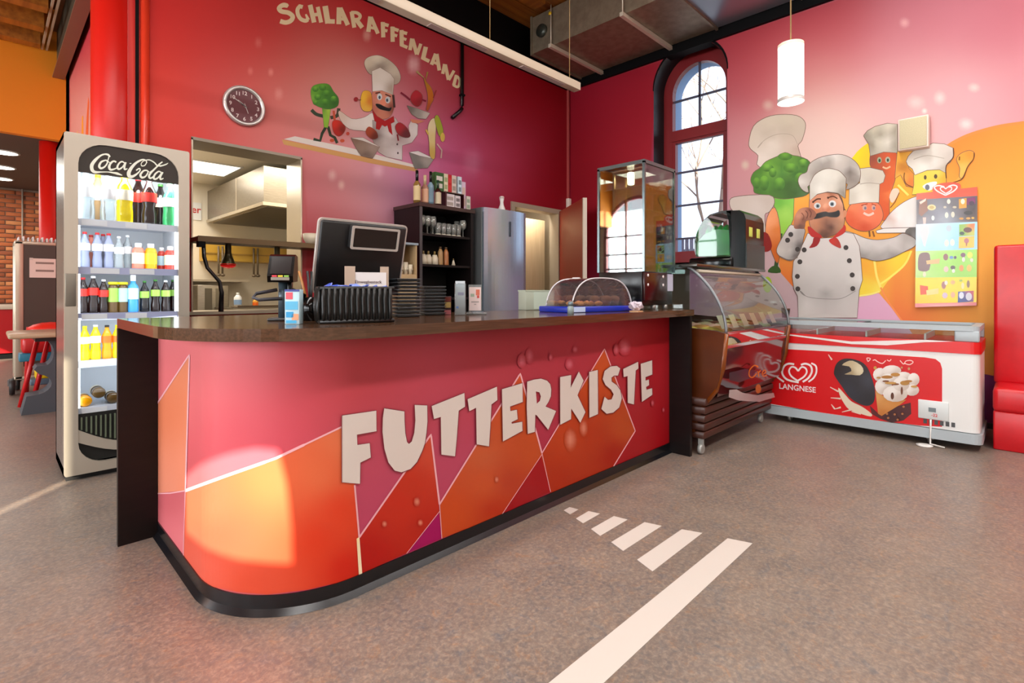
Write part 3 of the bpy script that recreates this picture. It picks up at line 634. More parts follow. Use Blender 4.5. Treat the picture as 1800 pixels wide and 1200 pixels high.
paint('painted_broccoli', wall_back, bky, 22, ('s', c1(smo([(750,735),(705,722),(675,695)])), 6, '#2e3c28'), ('s', c1(smo([(795,745),(838,730),(848,685)])), 6, '#3a3a28'),
      ('s', c1([(768,800),(742,845),(730,890),(688,880)]), 5, '#2c3826'), ('s', c1([(780,800),(795,855),(822,870),(838,905)]), 5, '#2c3826'),
      ('p', c1([(742,670),(798,675),(785,770),(778,808),(755,805)]), cc([(750,690,'#5c9028'),(785,690,'#a0c040'),(770,790,'#88b838')])),
      ('p', sm(c1([(672,600),(680,550),(730,530),(785,535),(815,580),(845,620),(840,670),(790,690),(740,682),(690,655)]), 4), cc([(700,570,'#5c9c24'),(740,545,'#5c9020'),(720,620,'#4c8c24'),(780,600,'#347020'),(820,650,'#2c5c1c'),(760,660,'#356a22'),(680,620,'#78a83c'),(800,590,'#3c7422'),(750,600,'#3a7424'),(710,655,'#3f7c28')])))
for i, (x, y, rx, ry) in enumerate(((700,565,20,16),(745,555,24,18),(715,615,22,18),(770,590,24,20),(815,625,20,18),(760,645,26,20),(700,650,16,14))):
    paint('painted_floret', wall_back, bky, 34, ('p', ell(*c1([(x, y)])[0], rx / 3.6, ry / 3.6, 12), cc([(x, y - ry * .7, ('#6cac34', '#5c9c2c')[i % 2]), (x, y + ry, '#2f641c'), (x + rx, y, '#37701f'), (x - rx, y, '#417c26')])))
paint('painted_strawberry', wall_back, bky, 36, ('s', c1([(815,700),(822,760)]), 4, '#B84C30'), ('p', sm(c1([(808,770),(850,762),(888,800),(880,838),(848,862),(815,835)]), 4), cc([(820,790,'#CC2c1c'),(870,820,'#7c2418'),(840,840,'#B0241c')])), ('p', ell(*c1([(805,888)])[0], 4, 3), '#B84828'), ('p', ell(*c1([(870,890)])[0], 4, 3), '#C05030'), ('p', ell(*c1([(905,845)])[0], 3, 3), '#C04838'))
paint('painted_cook', wall_back, bky, 46,
      ('p', sm(c1([(850,700),(930,752),(1010,742),(1060,715),(1085,770),(1060,832),(1000,826),(915,815),(860,760)]), 3), cc([(860,720,'#C8B0A0'),(960,790,'#D4C8C0'),(1050,760,'#D8D0C8')])),
      ('p', c1([(1062,760),(1150,790),(1205,745),(1260,830),(1295,852),(1290,795),(1310,755),(1348,790),(1345,852),(1310,902),(1250,920),(1248,1012),(1150,992),(1100,962),(1065,890)]), cc([(1080,860,'#7c6c68'),(1150,900,'#C8C0BC'),(1230,950,'#D0C8C8'),(1320,830,'#D4CCC8'),(1100,950,'#A89890'),(1230,850,'#9c7c7c'),(1180,850,'#D0C8C4')])),
      ('p', sm(c1([(1056,610),(1072,572),(1140,562),(1190,590),(1200,650),(1190,705),(1162,745),(1110,752),(1075,715),(1056,665)]), 3), cc([(1090,600,'#C87860'),(1150,600,'#CC8870'),(1120,730,'#C07860'),(1185,680,'#7a3c30'),(1120,650,'#D89078'),(1070,690,'#B06050')])),
      ('s', c1([(1192,600),(1200,680)]), 4, '#3c2420'), ('p', ell(*c1([(1106,612)])[0], 4.5, 6), '#C8CCCC'), ('p', ell(*c1([(1158,632)])[0], 4.5, 6), '#B8BCBC'), ('p', ell(*c1([(1106,616)])[0], 2, 3), '#404c58'), ('p', ell(*c1([(1154,634)])[0], 2, 3), '#404c58'),
      ('s', c1([(1080,590),(1110,584)]), 2.5, '#5a2c20'), ('s', c1([(1142,596),(1178,612)]), 2.5, '#5a2c20'), ('p', ell(*c1([(1128,650)])[0], 5, 6), '#D88468'),
      ('p', sm(c1([(1082,658),(1108,660),(1135,674),(1165,684),(1182,678),(1172,702),(1140,698),(1110,690),(1090,676)]), 3), '#0e0a0a'),
      ('p', c1([(1058,690),(1090,735),(1140,765),(1195,735),(1200,770),(1140,800),(1075,765)]), '#A41418'), ('p', c1([(1085,760),(1130,775),(1105,822),(1082,815)]), '#A01416'), ('p', c1([(1150,775),(1178,780),(1188,855),(1165,832)]), '#A41418'),
      ('p', sm(c1([(1010,400),(1030,365),(1090,350),(1150,370),(1210,420),(1238,480),(1228,522),(1192,532),(1172,480),(1110,430),(1062,470),(1030,452)]), 4), cc([(1030,400,'#CCC0A8'),(1090,370,'#D8CEB8'),(1200,450,'#C8BCA8'),(1200,510,'#A89888'),(1060,450,'#A09080'),(1110,425,'#8a7c70')])),
      ('p', c1([(1058,450),(1110,428),(1175,468),(1198,500),(1190,600),(1120,572),(1062,578)]), cc([(1070,480,'#D4CABC'),(1130,480,'#D8D0C4'),(1185,560,'#A89888'),(1100,560,'#DCD4CC')])),
      ('p', ell(*c1([(1218,912)])[0], 1.5, 2), '#5a5050'), ('p', ell(*c1([(1222,968)])[0], 1.5, 2), '#5a5050'))
paint('painted_bowls', wall_back, bky, 84, ('p', c1([(925,872),(1000,872),(1108,930),(1085,962),(1062,1002),(990,985),(960,940)]), cc([(940,880,'#7c6050'),(1000,940,'#8a7464'),(1060,930,'#988478'),(1020,980,'#6c5a50')])), ('p', c1([(925,872),(1000,870),(1108,930),(1000,890)]), '#D8D0C8'),
      ('p', c1([(1280,668),(1340,685),(1425,716),(1400,752),(1350,748),(1310,722)]), cc([(1300,690,'#686058'),(1400,730,'#B8ACA4'),(1350,720,'#908880')])), ('p', c1([(1300,752),(1390,765),(1350,782),(1310,775)]), '#C47C60'),
      ('p', c1([(1295,965),(1350,960),(1450,1005),(1410,1062),(1330,1066),(1310,1010)]), cc([(1320,1000,'#74706c'),(1400,1020,'#9c948c'),(1360,1050,'#6c6864')])), ('p', c1([(1295,963),(1350,955),(1450,1003),(1360,985)]), '#E0DCDC'))
paint('painted_pepper', wall_back, bky, 94, ('p', sm(c1([(985,640),(1000,580),(1035,575),(1055,600),(1058,690),(1025,705),(995,690)]), 3), cc([(1000,620,'#E0B030'),(1050,640,'#C87028'),(1020,690,'#D8A840')])), ('p', ell(*c1([(957,628)])[0], 4, 4), '#901820'), ('s', c1([(960,630),(990,632)]), 1.5, '#804030'))
paint('painted_tomato', wall_back, bky, 100, ('p', sm(c1([(1303,610),(1335,570),(1375,600),(1372,650),(1345,675),(1310,650)]), 3), cc([(1330,600,'#A8202C'),(1360,650,'#841820')])), ('s', c1([(1240,585),(1275,610),(1300,632)]), 3, '#78142c'), ('s', c1([(1375,630),(1400,640)]), 3, '#78142c'))
paint('painted_carrot', wall_back, bky, 106, ('p', sm(c1([(1385,490),(1405,520),(1435,560),(1448,620),(1430,660),(1412,700),(1402,690),(1412,640),(1408,580)]), 3), cc([(1400,520,'#A8701c'),(1440,600,'#B86418'),(1410,690,'#A04820')])), ('s', c1([(1385,490),(1340,450)]), [1, 4], '#A89060'), ('s', c1([(1400,500),(1410,455)]), [1, 3], '#98803c'), ('s', c1([(1445,620),(1465,570)]), 2, '#8c3028'))
paint('painted_banana', wall_back, bky, 114, ('p', sm(c1([(1412,810),(1430,760),(1455,750),(1462,800),(1458,880),(1455,1000),(1425,985),(1420,900)]), 3), cc([(1430,790,'#D8C8A0'),(1440,870,'#D0BC80'),(1440,980,'#CCAC58')])), ('p', sm(c1([(1455,745),(1475,730),(1500,790),(1508,840),(1485,860),(1465,800)]), 3), '#98a030'), ('p', ell(*c1([(1505,868)])[0], 4, 8), '#CCAC50'), ('s', c1([(1470,910),(1500,950),(1495,1000)]), 2.5, '#C8A8A0'), ('s', c1([(1415,850),(1400,820)]), 3, '#C8A850'))
paint('painted_beetroot', wall_back, bky, 124, ('p', sm(c1([(1205,800),(1235,775),(1280,810),(1300,860),(1270,870),(1225,850)]), 3), cc([(1225,800,'#A02028'),(1280,850,'#5c2428')])), ('p', sm(c1([(1018,830),(1040,800),(1085,830),(1095,870),(1060,880),(1030,860)]), 3), cc([(1030,830,'#A04428'),(1085,865,'#6c2c20')])), ('s', c1([(1218,850),(1225,890)]), 2.5, '#7c1c24'))
# ---------------------------------------------------------------- mural on the right wall: a cook with vegetables and orange discs
rx_ = on_x(XW)
a7 = lambda L: [(1260 + x / 2.667, 150 + y / 2.667) for x, y in L]
a3 = lambda L: [(1300 + x / 6, 180 + y / 6) for x, y in L]
a4 = lambda L: [(1480 + x / 6, 180 + y / 6) for x, y in L]
a5 = lambda L: [(1340 + x / 5, 320 + y / 5) for x, y in L]
cx5 = lambda L: [(1340 + x / 5, 320 + y / 5, c) for x, y, c in L]
cx4 = lambda L: [(1480 + x / 6, 180 + y / 6, c) for x, y, c in L]
cx3 = lambda L: [(1300 + x / 6, 180 + y / 6, c) for x, y, c in L]
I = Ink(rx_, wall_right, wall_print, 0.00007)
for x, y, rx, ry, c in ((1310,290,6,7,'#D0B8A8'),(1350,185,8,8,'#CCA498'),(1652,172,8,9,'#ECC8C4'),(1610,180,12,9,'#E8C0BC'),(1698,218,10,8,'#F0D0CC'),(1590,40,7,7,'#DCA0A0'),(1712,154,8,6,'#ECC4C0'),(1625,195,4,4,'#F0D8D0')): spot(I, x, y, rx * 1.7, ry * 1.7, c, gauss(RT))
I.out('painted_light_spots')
paint('painted_disc', wall_right, rx_, 12, ('p', [(1400,330),(1380,360),(1368,410),(1366,450),(1373,480),(1393,503),(1420,515),(1510,520),(1545,515),(1575,550),(1590,566),(1640,640),(1850,680),(2500,800),(2600,600),(2480,420),(2300,300),(2100,230),(1930,206),(1850,205),(1800,214),(1750,222),(1700,237),(1665,256),(1600,300)],
      [(1400,350,'#EEA848'),(1372,440,'#E89040'),(1390,495,'#E87838'),(1550,460,'#F0AC38'),(1530,500,'#F0B040'),(1590,500,'#EC8C40'),(1620,450,'#EE9A44'),(1600,556,'#E47440'),(1570,535,'#E87840'),(1680,480,'#E8A044'),(1700,560,'#E49C40'),(1680,285,'#EC7A2c'),(1720,260,'#EE8030'),(1720,330,'#F0A040'),(1780,235,'#EE8834'),(1780,300,'#F0A83c'),(1780,420,'#EDB850'),(1730,420,'#EDB04c'),(1740,640,'#C88840'),(1830,500,'#E0A848'),(1600,350,'#F0A83c'),(1500,340,'#F0B030')]),
      ('s', smo([(1663,257),(1700,238),(1750,223),(1800,215),(1850,206)]), [3,4,5,5,5], '#F08840'))
paint('painted_disc', wall_right, rx_, 18, ('p', sm([(1493,300),(1500,275),(1520,255),(1545,245),(1580,252),(1610,280),(1620,340),(1600,400),(1560,420),(1510,400)], 3), [(1500,270,'#F4CC18'),(1530,290,'#F4BC28'),(1590,330,'#F0A838'),(1560,400,'#EEA040'),(1590,270,'#F0B030')]))
paint('painted_streaks', wall_right, rx_, 22, ('p', [(1505,455),(1535,455),(1604,440),(1590,465),(1560,495),(1546,514),(1510,521),(1508,500)], [(1510,515,'#F2D848'),(1540,480,'#F0B038'),(1580,455,'#F2D040'),(1520,470,'#EFA838'),(1545,510,'#F2DC58'),(1520,510,'#F0D040')]),
      ('s', smo([(1602,441),(1590,465),(1565,487),(1546,500)]), 3.5, '#F6E468'), ('s', smo([(1537,458),(1541,485),(1548,505)]), 4, '#F6E070'), ('s', smo([(1548,505),(1560,528),(1580,556),(1587,566)]), 3, '#F09050'), ('s', smo([(1546,512),(1530,517),(1510,520)]), 3, '#F4E478'))
paint('painted_broccoli', wall_right, rx_, 30, ('p', sm(a3([(100,420),(150,250),(280,160),(430,130),(600,140),(680,195),(692,270),(655,400),(612,460),(618,620),(215,680),(198,560),(120,490)]), 3), cx3([(150,400,'#CDBDAC'),(300,200,'#C9BAA6'),(500,180,'#C4B6A0'),(640,240,'#BFAF9c'),(300,330,'#BCAC9a'),(500,290,'#B8A896'),(350,450,'#D8CABC'),(550,450,'#C8B4A4'),(230,600,'#DCCEC2'),(610,500,'#B8A090')])),
      ('s', a3(smo([(190,480),(260,400),(350,350),(450,330),(560,350),(610,440)])), [1,2,2,2,1], '#A89888'),
      ('p', [(1358,345),(1396,340),(1394,385),(1386,405),(1376,420),(1368,398)], [(1370,355,'#6cb040'),(1390,350,'#84c850'),(1375,400,'#94c848'),(1382,375,'#a0d058')]),
      ('s', smo([(1372,410),(1368,440),(1364,468)]), 7, '#36502c'), ('p', sm([(1350,478),(1357,468),(1368,468),(1372,479)], 3), '#3a5a28'),
      ('p', sm(a3([(120,820),(150,740),(220,690),(280,625),(400,570),(480,530),(560,560),(640,575),(740,630),(735,760),(765,900),(700,975),(600,1000),(470,1015),(360,1000),(250,970),(160,950),(150,890)]), 3),
        cx3([(150,800,'#4c7c2c'),(290,680,'#74ac3c'),(220,740,'#3f6a26'),(340,730,'#7cac3e'),(480,560,'#6c9c38'),(540,680,'#6ca03c'),(440,640,'#4a7c30'),(680,650,'#44702c'),(600,750,'#3f6a2c'),(300,850,'#568c34'),(400,900,'#43662c'),(480,860,'#3c5a28'),(650,880,'#4a6c38'),(700,950,'#56744a'),(200,930,'#46702c'),(550,950,'#3c5a2a'),(250,800,'#5c9436'),(420,760,'#50843a')])))
for i, (x, y, rx, ry) in enumerate(((290,690,70,40),(480,570,75,40),(540,690,80,50),(350,740,40,50),(180,850,40,60),(260,850,50,80),(670,640,50,45),(640,800,60,60),(420,860,60,70))):
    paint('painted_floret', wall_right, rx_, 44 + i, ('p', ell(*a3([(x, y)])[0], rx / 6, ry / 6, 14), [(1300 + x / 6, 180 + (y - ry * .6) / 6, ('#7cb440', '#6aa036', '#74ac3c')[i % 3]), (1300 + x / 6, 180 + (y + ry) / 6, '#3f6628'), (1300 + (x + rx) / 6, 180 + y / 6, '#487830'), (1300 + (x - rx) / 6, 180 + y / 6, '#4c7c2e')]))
paint('painted_carrot', wall_right, rx_, 54, ('p', sm([(1349,382),(1362,365),(1371,400),(1371,440),(1366,462),(1356,440),(1346,415)], 3), [(1355,390,'#F0A070'),(1368,400,'#D87830'),(1362,440,'#CC6420')]), ('p', sm([(1283,352),(1300,345),(1352,343),(1361,356),(1352,372),(1344,378),(1344,412),(1326,412),(1324,380),(1290,372)], 3), [(1300,350,'#CCBCB0'),(1350,350,'#C4B4A8'),(1330,365,'#D0C2B8'),(1335,400,'#C8BCB4')]), ('p', sm([(1338,410),(1350,411),(1357,432),(1350,442),(1338,438)], 3), '#8a1e18'), ('p', ell(1349, 500, 8, 14), '#A8C838'))
paint('painted_tomato', wall_right, rx_, 62, ('p', sm(a5([(735,330),(745,260),(790,190),(900,178),(1010,185),(1050,240),(1058,310),(1020,380),(940,425),(860,425),(780,390)]), 3), cx5([(800,220,'#E88458'),(900,220,'#E88060'),(1030,260,'#E47850'),(780,350,'#D85C38'),(900,400,'#CC5030'),(760,280,'#DC6440'),(930,300,'#E87C58')])),
      ('s', a5([(870,205),(925,190)]), 2, '#A84830'), ('s', a5([(960,190),(1000,205)]), 2, '#A84830'), ('p', ell(*a5([(900,225)])[0], 4, 5), '#C8A090'), ('p', ell(*a5([(978,225)])[0], 3.5, 5), '#C8A090'), ('p', ell(*a5([(905,228)])[0], 2, 2.5), '#7a6a80'), ('p', ell(*a5([(982,228)])[0], 2, 2.5), '#7a6a80'), ('s', a5(smo([(890,270),(935,290),(980,270)])), 4, '#F0C0B0'),
      ('s', a5([(940,430),(945,480)]), 3, '#7c5030'), ('s', a5([(970,430),(985,480)]), 3, '#8c5830'),
      ('p', a4([(190,700),(290,688),(430,720),(455,770),(435,840),(395,860),(388,1052),(230,1052),(75,1075),(80,900),(190,850)]), cx4([(250,740,'#CCC4B4'),(420,780,'#C8BEAE'),(300,820,'#BEB4A6'),(200,900,'#DAD4C6'),(350,950,'#D0C8BA'),(100,1000,'#C8C0B2'),(220,1020,'#E0DACE')])), ('s', a4(smo([(190,860),(280,848),(395,858)])), 1.5, '#A89E90'))
paint('painted_sausage', wall_right, rx_, 56, ('p', sm(a4([(300,560),(330,530),(560,520),(572,640),(560,800),(530,900),(500,1000),(490,1220),(400,1220),(390,1060),(400,860),(440,800),(430,720),(310,690)]), 3), cx4([(330,600,'#8a4430'),(400,700,'#B05030'),(500,560,'#D0582c'),(550,700,'#D86430'),(480,900,'#CC5028'),(440,1100,'#D0582c'),(520,950,'#E07840')])),
      ('p', ell(*a4([(395,608)])[0], 4, 5.5), '#98a080'), ('p', ell(*a4([(483,605)])[0], 4.5, 5.5), '#A8A890'), ('p', ell(*a4([(397,612)])[0], 2, 3), '#2c4030'), ('p', ell(*a4([(484,608)])[0], 2, 3), '#384838'), ('s', a4(smo([(430,680),(470,695),(510,675)])), 3, '#E8B088'),
      ('p', a4([(230,350),(270,300),(350,255),(480,222),(582,230),(585,530),(440,520),(300,562),(285,440)]), cx4([(250,350,'#8c8474'),(330,280,'#BCB29c'),(500,250,'#CFC6B2'),(560,300,'#A89e8c'),(300,450,'#8a8070'),(400,420,'#CCC6B4'),(480,420,'#DCD6C8'),(560,450,'#A8a090'),(400,340,'#9c9280')])),
      ('p', sm(a4([(500,1000),(530,920),(580,905),(605,940),(570,1010),(530,1060)]), 3), '#E8C8B0'), ('s', a4([(605,950),(560,1050),(510,1110)]), 1.5, '#7c4830'))
paint('painted_corn', wall_right, rx_, 74, ('p', a4([(585,520),(740,500),(760,560),(700,690),(760,760),(760,900),(680,880),(620,760),(560,800)]), cx4([(620,560,'#F0B03c'),(650,680,'#B87428'),(620,800,'#E8A848'),(720,850,'#E07838'),(740,560,'#EEB450')])), ('s', a4(smo([(660,740),(655,800),(680,860),(750,895)])), 2, '#7c5020'), ('s', a4([(590,870),(700,980)]), 4, '#F4D868'),
      ('p', a4([(760,760),(900,712),(1040,708),(1097,740),(1097,870),(960,960),(740,970),(760,870)]), cx4([(800,780,'#EECA50'),(1000,740,'#EFCC58'),(1080,800,'#D8A838'),(850,900,'#F0D050')])), ('p', ell(*a4([(878,790)])[0], 2.5, 4), '#5a4a38'), ('p', ell(*a4([(988,780)])[0], 3, 4), '#5a4a38'), ('p', sm(a4([(850,890),(900,850),(1000,835),(980,890),(920,930)]), 3), '#E8E4E4'), ('p', ell(*a4([(900,895)])[0], 4, 5), '#707480'),
      ('p', a4([(680,620),(700,570),(750,515),(860,480),(960,430),(1080,440),(1168,480),(1172,570),(1140,630),(1095,660),(1095,742),(1030,706),(900,712),(770,762),(745,700),(695,660)]), cx4([(720,600,'#D8D0C4'),(900,490,'#DED8CE'),(1100,480,'#D0C6BC'),(1150,560,'#C4B8AE'),(900,580,'#C8C0B4'),(850,680,'#E2DED4'),(1000,640,'#DCD6CE'),(1070,690,'#B4a898')])), ('s', a4(smo([(1175,480),(1172,580),(1100,670),(1100,800)])), 2, '#5c3c28'), ('s', a4(smo([(755,600),(900,560),(1080,590)])), 1.5, '#B4AA9c'),
      ('s', a4(smo([(1110,850),(1200,840),(1250,790)])), [7,7,6], '#E8A448'), ('p', sm(a4([(1210,600),(1255,540),(1340,508),(1392,530),(1388,590),(1330,660),(1270,790),(1240,780),(1245,690)]), 3), cx4([(1250,580,'#E49C38'),(1350,540,'#D89034'),(1280,700,'#ECB458')])), ('s', a4(smo([(1395,530),(1385,600),(1325,680),(1280,790),(1220,830),(1110,860)])), 2, '#6c3c14'), ('s', a4([(1240,570),(1238,610)]), 2.5, '#7c4c14'))
jk = ('#DCD6D2', '#D4CECA', '#C4BEBA', '#98938f')
paint('painted_cook', wall_right, rx_, 92,
      ('p', sm(a5([(1062,412),(1085,330),(1150,250),(1240,180),(1350,128),(1420,130),(1420,408)]), 3), cx5([(1100,380,'#DAD6D2'),(1200,250,'#E8E4E0'),(1300,200,'#E0DCD8'),(1300,350,'#E8E6E4'),(1130,330,'#C8A090'),(1180,320,'#ECEAE8')])),
      ('p', a5([(1000,428),(1070,408),(1420,398),(1500,405),(1500,425),(1270,442),(1010,446)]), '#E2DEDA'),
      ('p', a5([(1440,400),(1600,405),(1620,412),(1600,428),(1440,430)]), '#E6E2DE'),
      ('p', sm(a5([(1255,440),(1290,402),(1360,410),(1360,530),(1280,505)]), 3), cx5([(1280,430,'#6c6864'),(1340,470,'#8a8684'),(1290,480,'#4c4846')])),
      ('p', sm(a5([(720,445),(800,450),(900,492),(1010,510),(1150,490),(1230,452),(1285,468),(1345,505),(1338,560),(1240,612),(1120,668),(1000,690),(900,664),(840,655),(800,600)]), 3), cx5([(800,500,jk[0]),(900,540,jk[0]),(1000,560,jk[1]),(1150,540,jk[1]),(1280,500,'#A8a29c'),(1330,550,'#C4BEBA'),(1000,670,'#98928e'),(1150,640,'#8f8986'),(860,630,'#8a8480'),(900,640,'#98928e')])),
      ('p', a5([(400,450),(510,495),(610,490),(720,440),(800,455),(850,560),(862,660),(870,760),(878,860),(850,950),(832,1190),(318,1190),(312,1000),(280,940),(265,830),(275,700),(320,620),(370,520)]),
         cx5([(420,520,jk[0]),(700,500,jk[0]),(800,500,jk[0]),(560,600,'#DAD4D0'),(400,700,jk[1]),(560,760,'#D2CCC8'),(750,700,jk[1]),(300,780,'#CAC4C0'),(850,750,'#D2CCC8'),(862,850,'#DAD6D2'),(560,900,'#C6C0BC'),(350,950,'#BAB4B0'),(800,950,'#BAB4B0'),(560,1010,'#9c9692'),(400,1100,'#D6D0CC'),(560,1100,'#C2BCB8'),(760,1120,'#CAC4C0'),(330,1150,'#D8D2CC'),(820,1100,'#C8c0bc'),(620,1180,'#C4BEBA')])),
      ('s', a5(smo([(330,955),(400,1008),(560,1026),(700,1020),(820,955)])), [1,2.5,3,2.5,1], '#86807c'),
      ('p', sm(a5([(250,378),(300,395),(372,415),(362,480),(345,560),(305,655),(235,680),(150,645),(128,590),(170,500),(215,425)]), 3), cx5([(260,400,'#D2CCC8'),(200,500,'#C8C0BC'),(160,600,'#CFC8C2'),(330,450,'#A8a09c'),(330,560,'#5c5654'),(300,640,'#6a6462'),(240,600,'#C4BEBA'),(260,500,'#BEB6B2')])),
      ('s', a5(smo([(150,650),(240,688),(310,660)])), 2, '#7c6c64'),
      ('p', sm(a5([(414,200),(430,130),(530,98),(600,95),(680,118),(712,200),(722,285),(716,370),(690,425),(620,465),(540,482),(470,445),(430,400),(414,340)]), 3),
         cx5([(450,180,'#D89070'),(560,130,'#D89878'),(680,160,'#E0A888'),(700,300,'#D49878'),(560,200,'#E0A080'),(480,380,'#C08060'),(450,340,'#C88C6c'),(600,400,'#5c4038'),(560,360,'#7c584a'),(650,360,'#A87c68'),(690,380,'#B88868'),(540,460,'#5a4038'),(480,250,'#C87850'),(640,250,'#C88060'),(600,110,'#9c5c40')])),
      ('p', sm(a5([(668,110),(700,150),(722,230),(735,250),(722,330),(712,250),(705,190)]), 3), '#6c4834'), ('p', sm(a5([(715,250),(742,255),(735,300),(716,310)]), 3), '#D08c68'),
      ('p', ell(*a5([(484,208)])[0], 6, 5.5), '#D4D0CC'), ('p', ell(*a5([(616,190)])[0], 6.5, 6), '#DCDCDC'), ('p', ell(*a5([(487,210)])[0], 3.4, 3.6), '#7a8488'), ('p', ell(*a5([(613,193)])[0], 3.6, 3.8), '#78868c'), ('p', ell(*a5([(487,210)])[0], 1.7, 1.8), '#23282c'), ('p', ell(*a5([(613,193)])[0], 1.8, 1.9), '#23282c'),
      ('s', a5(smo([(440,180),(480,150),(515,148)])), [1.5,4,2.5], '#54301e'), ('s', a5(smo([(570,140),(620,125),(660,145)])), [2.5,4.5,2], '#54301e'),
      ('p', sm(a5([(545,190),(580,195),(600,235),(570,258),(520,250)]), 3), cx5([(550,210,'#E8A888'),(580,245,'#C87858'),(530,245,'#C87c60')])),
      ('p', sm(a5([(440,320),(462,290),(500,272),(555,262),(585,270),(640,262),(672,250),(678,285),(655,305),(600,305),(560,298),(500,315)]), 3), cx5([(460,305,'#2c2826'),(560,275,'#444242'),(650,280,'#343232')])),
      ('p', sm(a5([(278,400),(285,300),(330,235),(400,222),(450,245),(475,285),(440,332),(385,342),(372,405),(330,410)]), 3), cx5([(300,350,'#B8785c'),(350,260,'#C08468'),(420,245,'#8c5444'),(450,290,'#94604c'),(360,330,'#7c5040'),(320,300,'#D09074'),(330,390,'#6c4c44')])),
      ('s', a5(smo([(380,250),(400,280),(390,320)])), 1.5, '#6a4034'), ('s', a5(smo([(410,240),(430,270),(420,310)])), 1.5, '#6a4034'), ('s', a5(smo([(345,270),(365,300),(355,335)])), 1.5, '#7c4c3c'),
      ('p', sm(a5([(398,395),(425,395),(470,435),(520,470),(510,495),(440,482),(412,450)]), 3), '#B83430'), ('p', sm(a5([(455,485),(510,495),(480,560),(412,578),(440,535)]), 3), '#9c2c2c'), ('p', sm(a5([(640,465),(700,405),(720,375),(735,400),(722,445),(660,482),(620,488)]), 3), '#C43C34'), ('p', sm(a5([(588,505),(645,485),(682,530),(690,580),(640,562),(600,535)]), 3), cx5([(600,510,'#C83c34'),(680,570,'#B04038')])),
      *[('p', ell(*a5([p])[0], 4.4, 4.4, 12), '#46403e') for p in ((250,460),(222,510),(330,700),(308,828),(312,938),(368,595),(735,575),(765,690),(790,815),(795,935),(310,590))],
      ('p', sm(a3([(620,830),(645,765),(710,735),(740,650),(830,590),(950,558),(1080,552),(1190,600),(1260,680),(1272,780),(1240,860),(1130,915),(1115,840),(745,860),(725,945),(655,910)]), 3), cx3([(650,830,'#D6D0C6'),(690,900,'#B8aea4'),(760,680,'#C6beb4'),(880,610,'#CFC8c0'),(930,650,'#857a72'),(1040,620,'#C8bcb0'),(1060,670,'#D0c6be'),(1150,720,'#6c625c'),(1200,660,'#B4aaa2'),(1230,780,'#8c827a'),(1255,740,'#CCC4ba'),(1160,870,'#9c9288'),(800,740,'#8c8076'),(1000,570,'#DCD6CE'),(860,690,'#7c726a'),(1180,830,'#7c726a'),(700,780,'#BAB0a6')])),
      ('p', a3(smo([(742,860),(790,770),(860,720),(930,700),(1000,708),(1060,732),(1122,800)]) + [(1112,1010),(1040,955),(930,940),(820,965),(742,1035)]), cx3([(760,850,'#CFC9BE'),(900,760,'#DEDACE'),(1000,780,'#DAD4C8'),(1100,850,'#B0A89c'),(1090,960,'#8f867a'),(850,920,'#E4E0D6'),(960,900,'#D8D2C6'),(760,980,'#C8c2b6')])))
# ---------------------------------------------------------------- on the right wall: speaker and poster
def poly_obj(name, label, cat, c): return thing(name, label, cat, c)
a_, b_ = px_x(1577, 263, XW), px_x(1638, 203, XW); PX = XW - 0.10
p0, p1 = px_x(1578, 263.5, PX), px_x(1632, 201, PX)
t = thing('wall_loudspeaker', 'square cream loudspeaker box mounted on the painted right wall', 'loudspeaker', (XW, (p0.y + p1.y) / 2, p0.z)); zz = p0.z + (p1.y - p0.y) * 0
zt_ = px_x(1605, 205, PX).z; zb_ = px_x(1605, 261, PX).z; y0, y1 = p1.y, p0.y
sp = mat('speaker_cream', '#d6c9b0', 0.6); MB().box(PX + .008, XW - .002, y0, y1, zb_, zt_, .006).build('cabinet', mat('speaker_box', '#e4d2c4', 0.5), t, True)
MB().box(PX, PX + .009, y0 + .012, y1 - .012, zb_ + .012, zt_ - .012, .003).build('grille', mat('speaker_grille', '#cfc4a0', 0.8, noise=('#bfb492', 180, (1, 1, 1))), t, True)
PP = XW - 0.022; pp = on_x(PP); poster_m = print_mat('poster_print', 0.25, 0.5)
pl = px_x(1610, 440, PP); pr_ = px_x(1719, 440, PP)
t = thing('ice_cream_poster', 'colourful ice cream price poster on the orange wall above the freezer', 'poster', (XW, (pl.y + pr_.y) / 2, px_x(1660, 540, PP).z))
q8 = lambda L: [(1590 + x / 5, 310 + y / 5) for x, y in L]
c8 = lambda L: [(1590 + x / 5, 310 + y / 5, c) for x, y, c in L]
corner = [px_x(*p, PP) for p in q8([(105,150),(640,92),(632,1135),(95,1150)])]
mb = MB(); mb.prism([(v.y, v.z) for v in corner], PP, PP + .003, 'x'); mb.build('sheet', mat('poster_paper', '#e8e0d8', 0.4), t, True)
def pband(name, *polys):
    I = Ink(pp, t, poster_m, 0.0002); I.k = pband.k
    for p, c in polys: I.poly(q8(p), c8(c) if isinstance(c, list) else c)
    pband.k = I.k + 1; I.out(name)
pband.k = 2
pband('header_band', ([(105,150),(640,92),(640,172),(105,206)], '#EE5030'), (sm([(248,100),(330,58),(470,56),(492,105),(440,182),(285,186)], 4), '#EE4A2c'))
I = Ink(pp, t, poster_m, 0.0002); I.k = pband.k + 2
for L, w in ((smo([(360,165),(290,130),(262,95),(300,80),(350,92)]), 12), (smo([(360,165),(430,130),(462,92),(430,76),(385,88)]), 12), (smo([(362,150),(320,120),(318,98),(345,95),(362,108),(380,94),(412,96),(408,122),(362,150)]), 10)): I.stroke(q8(L), w / 5, '#F4D8D4')
I.out('heart_emblem'); pband.k += 10
E = lambda x, y, rx, ry=None, rot=0: ell(x, y, rx, ry or rx, 12, rot)
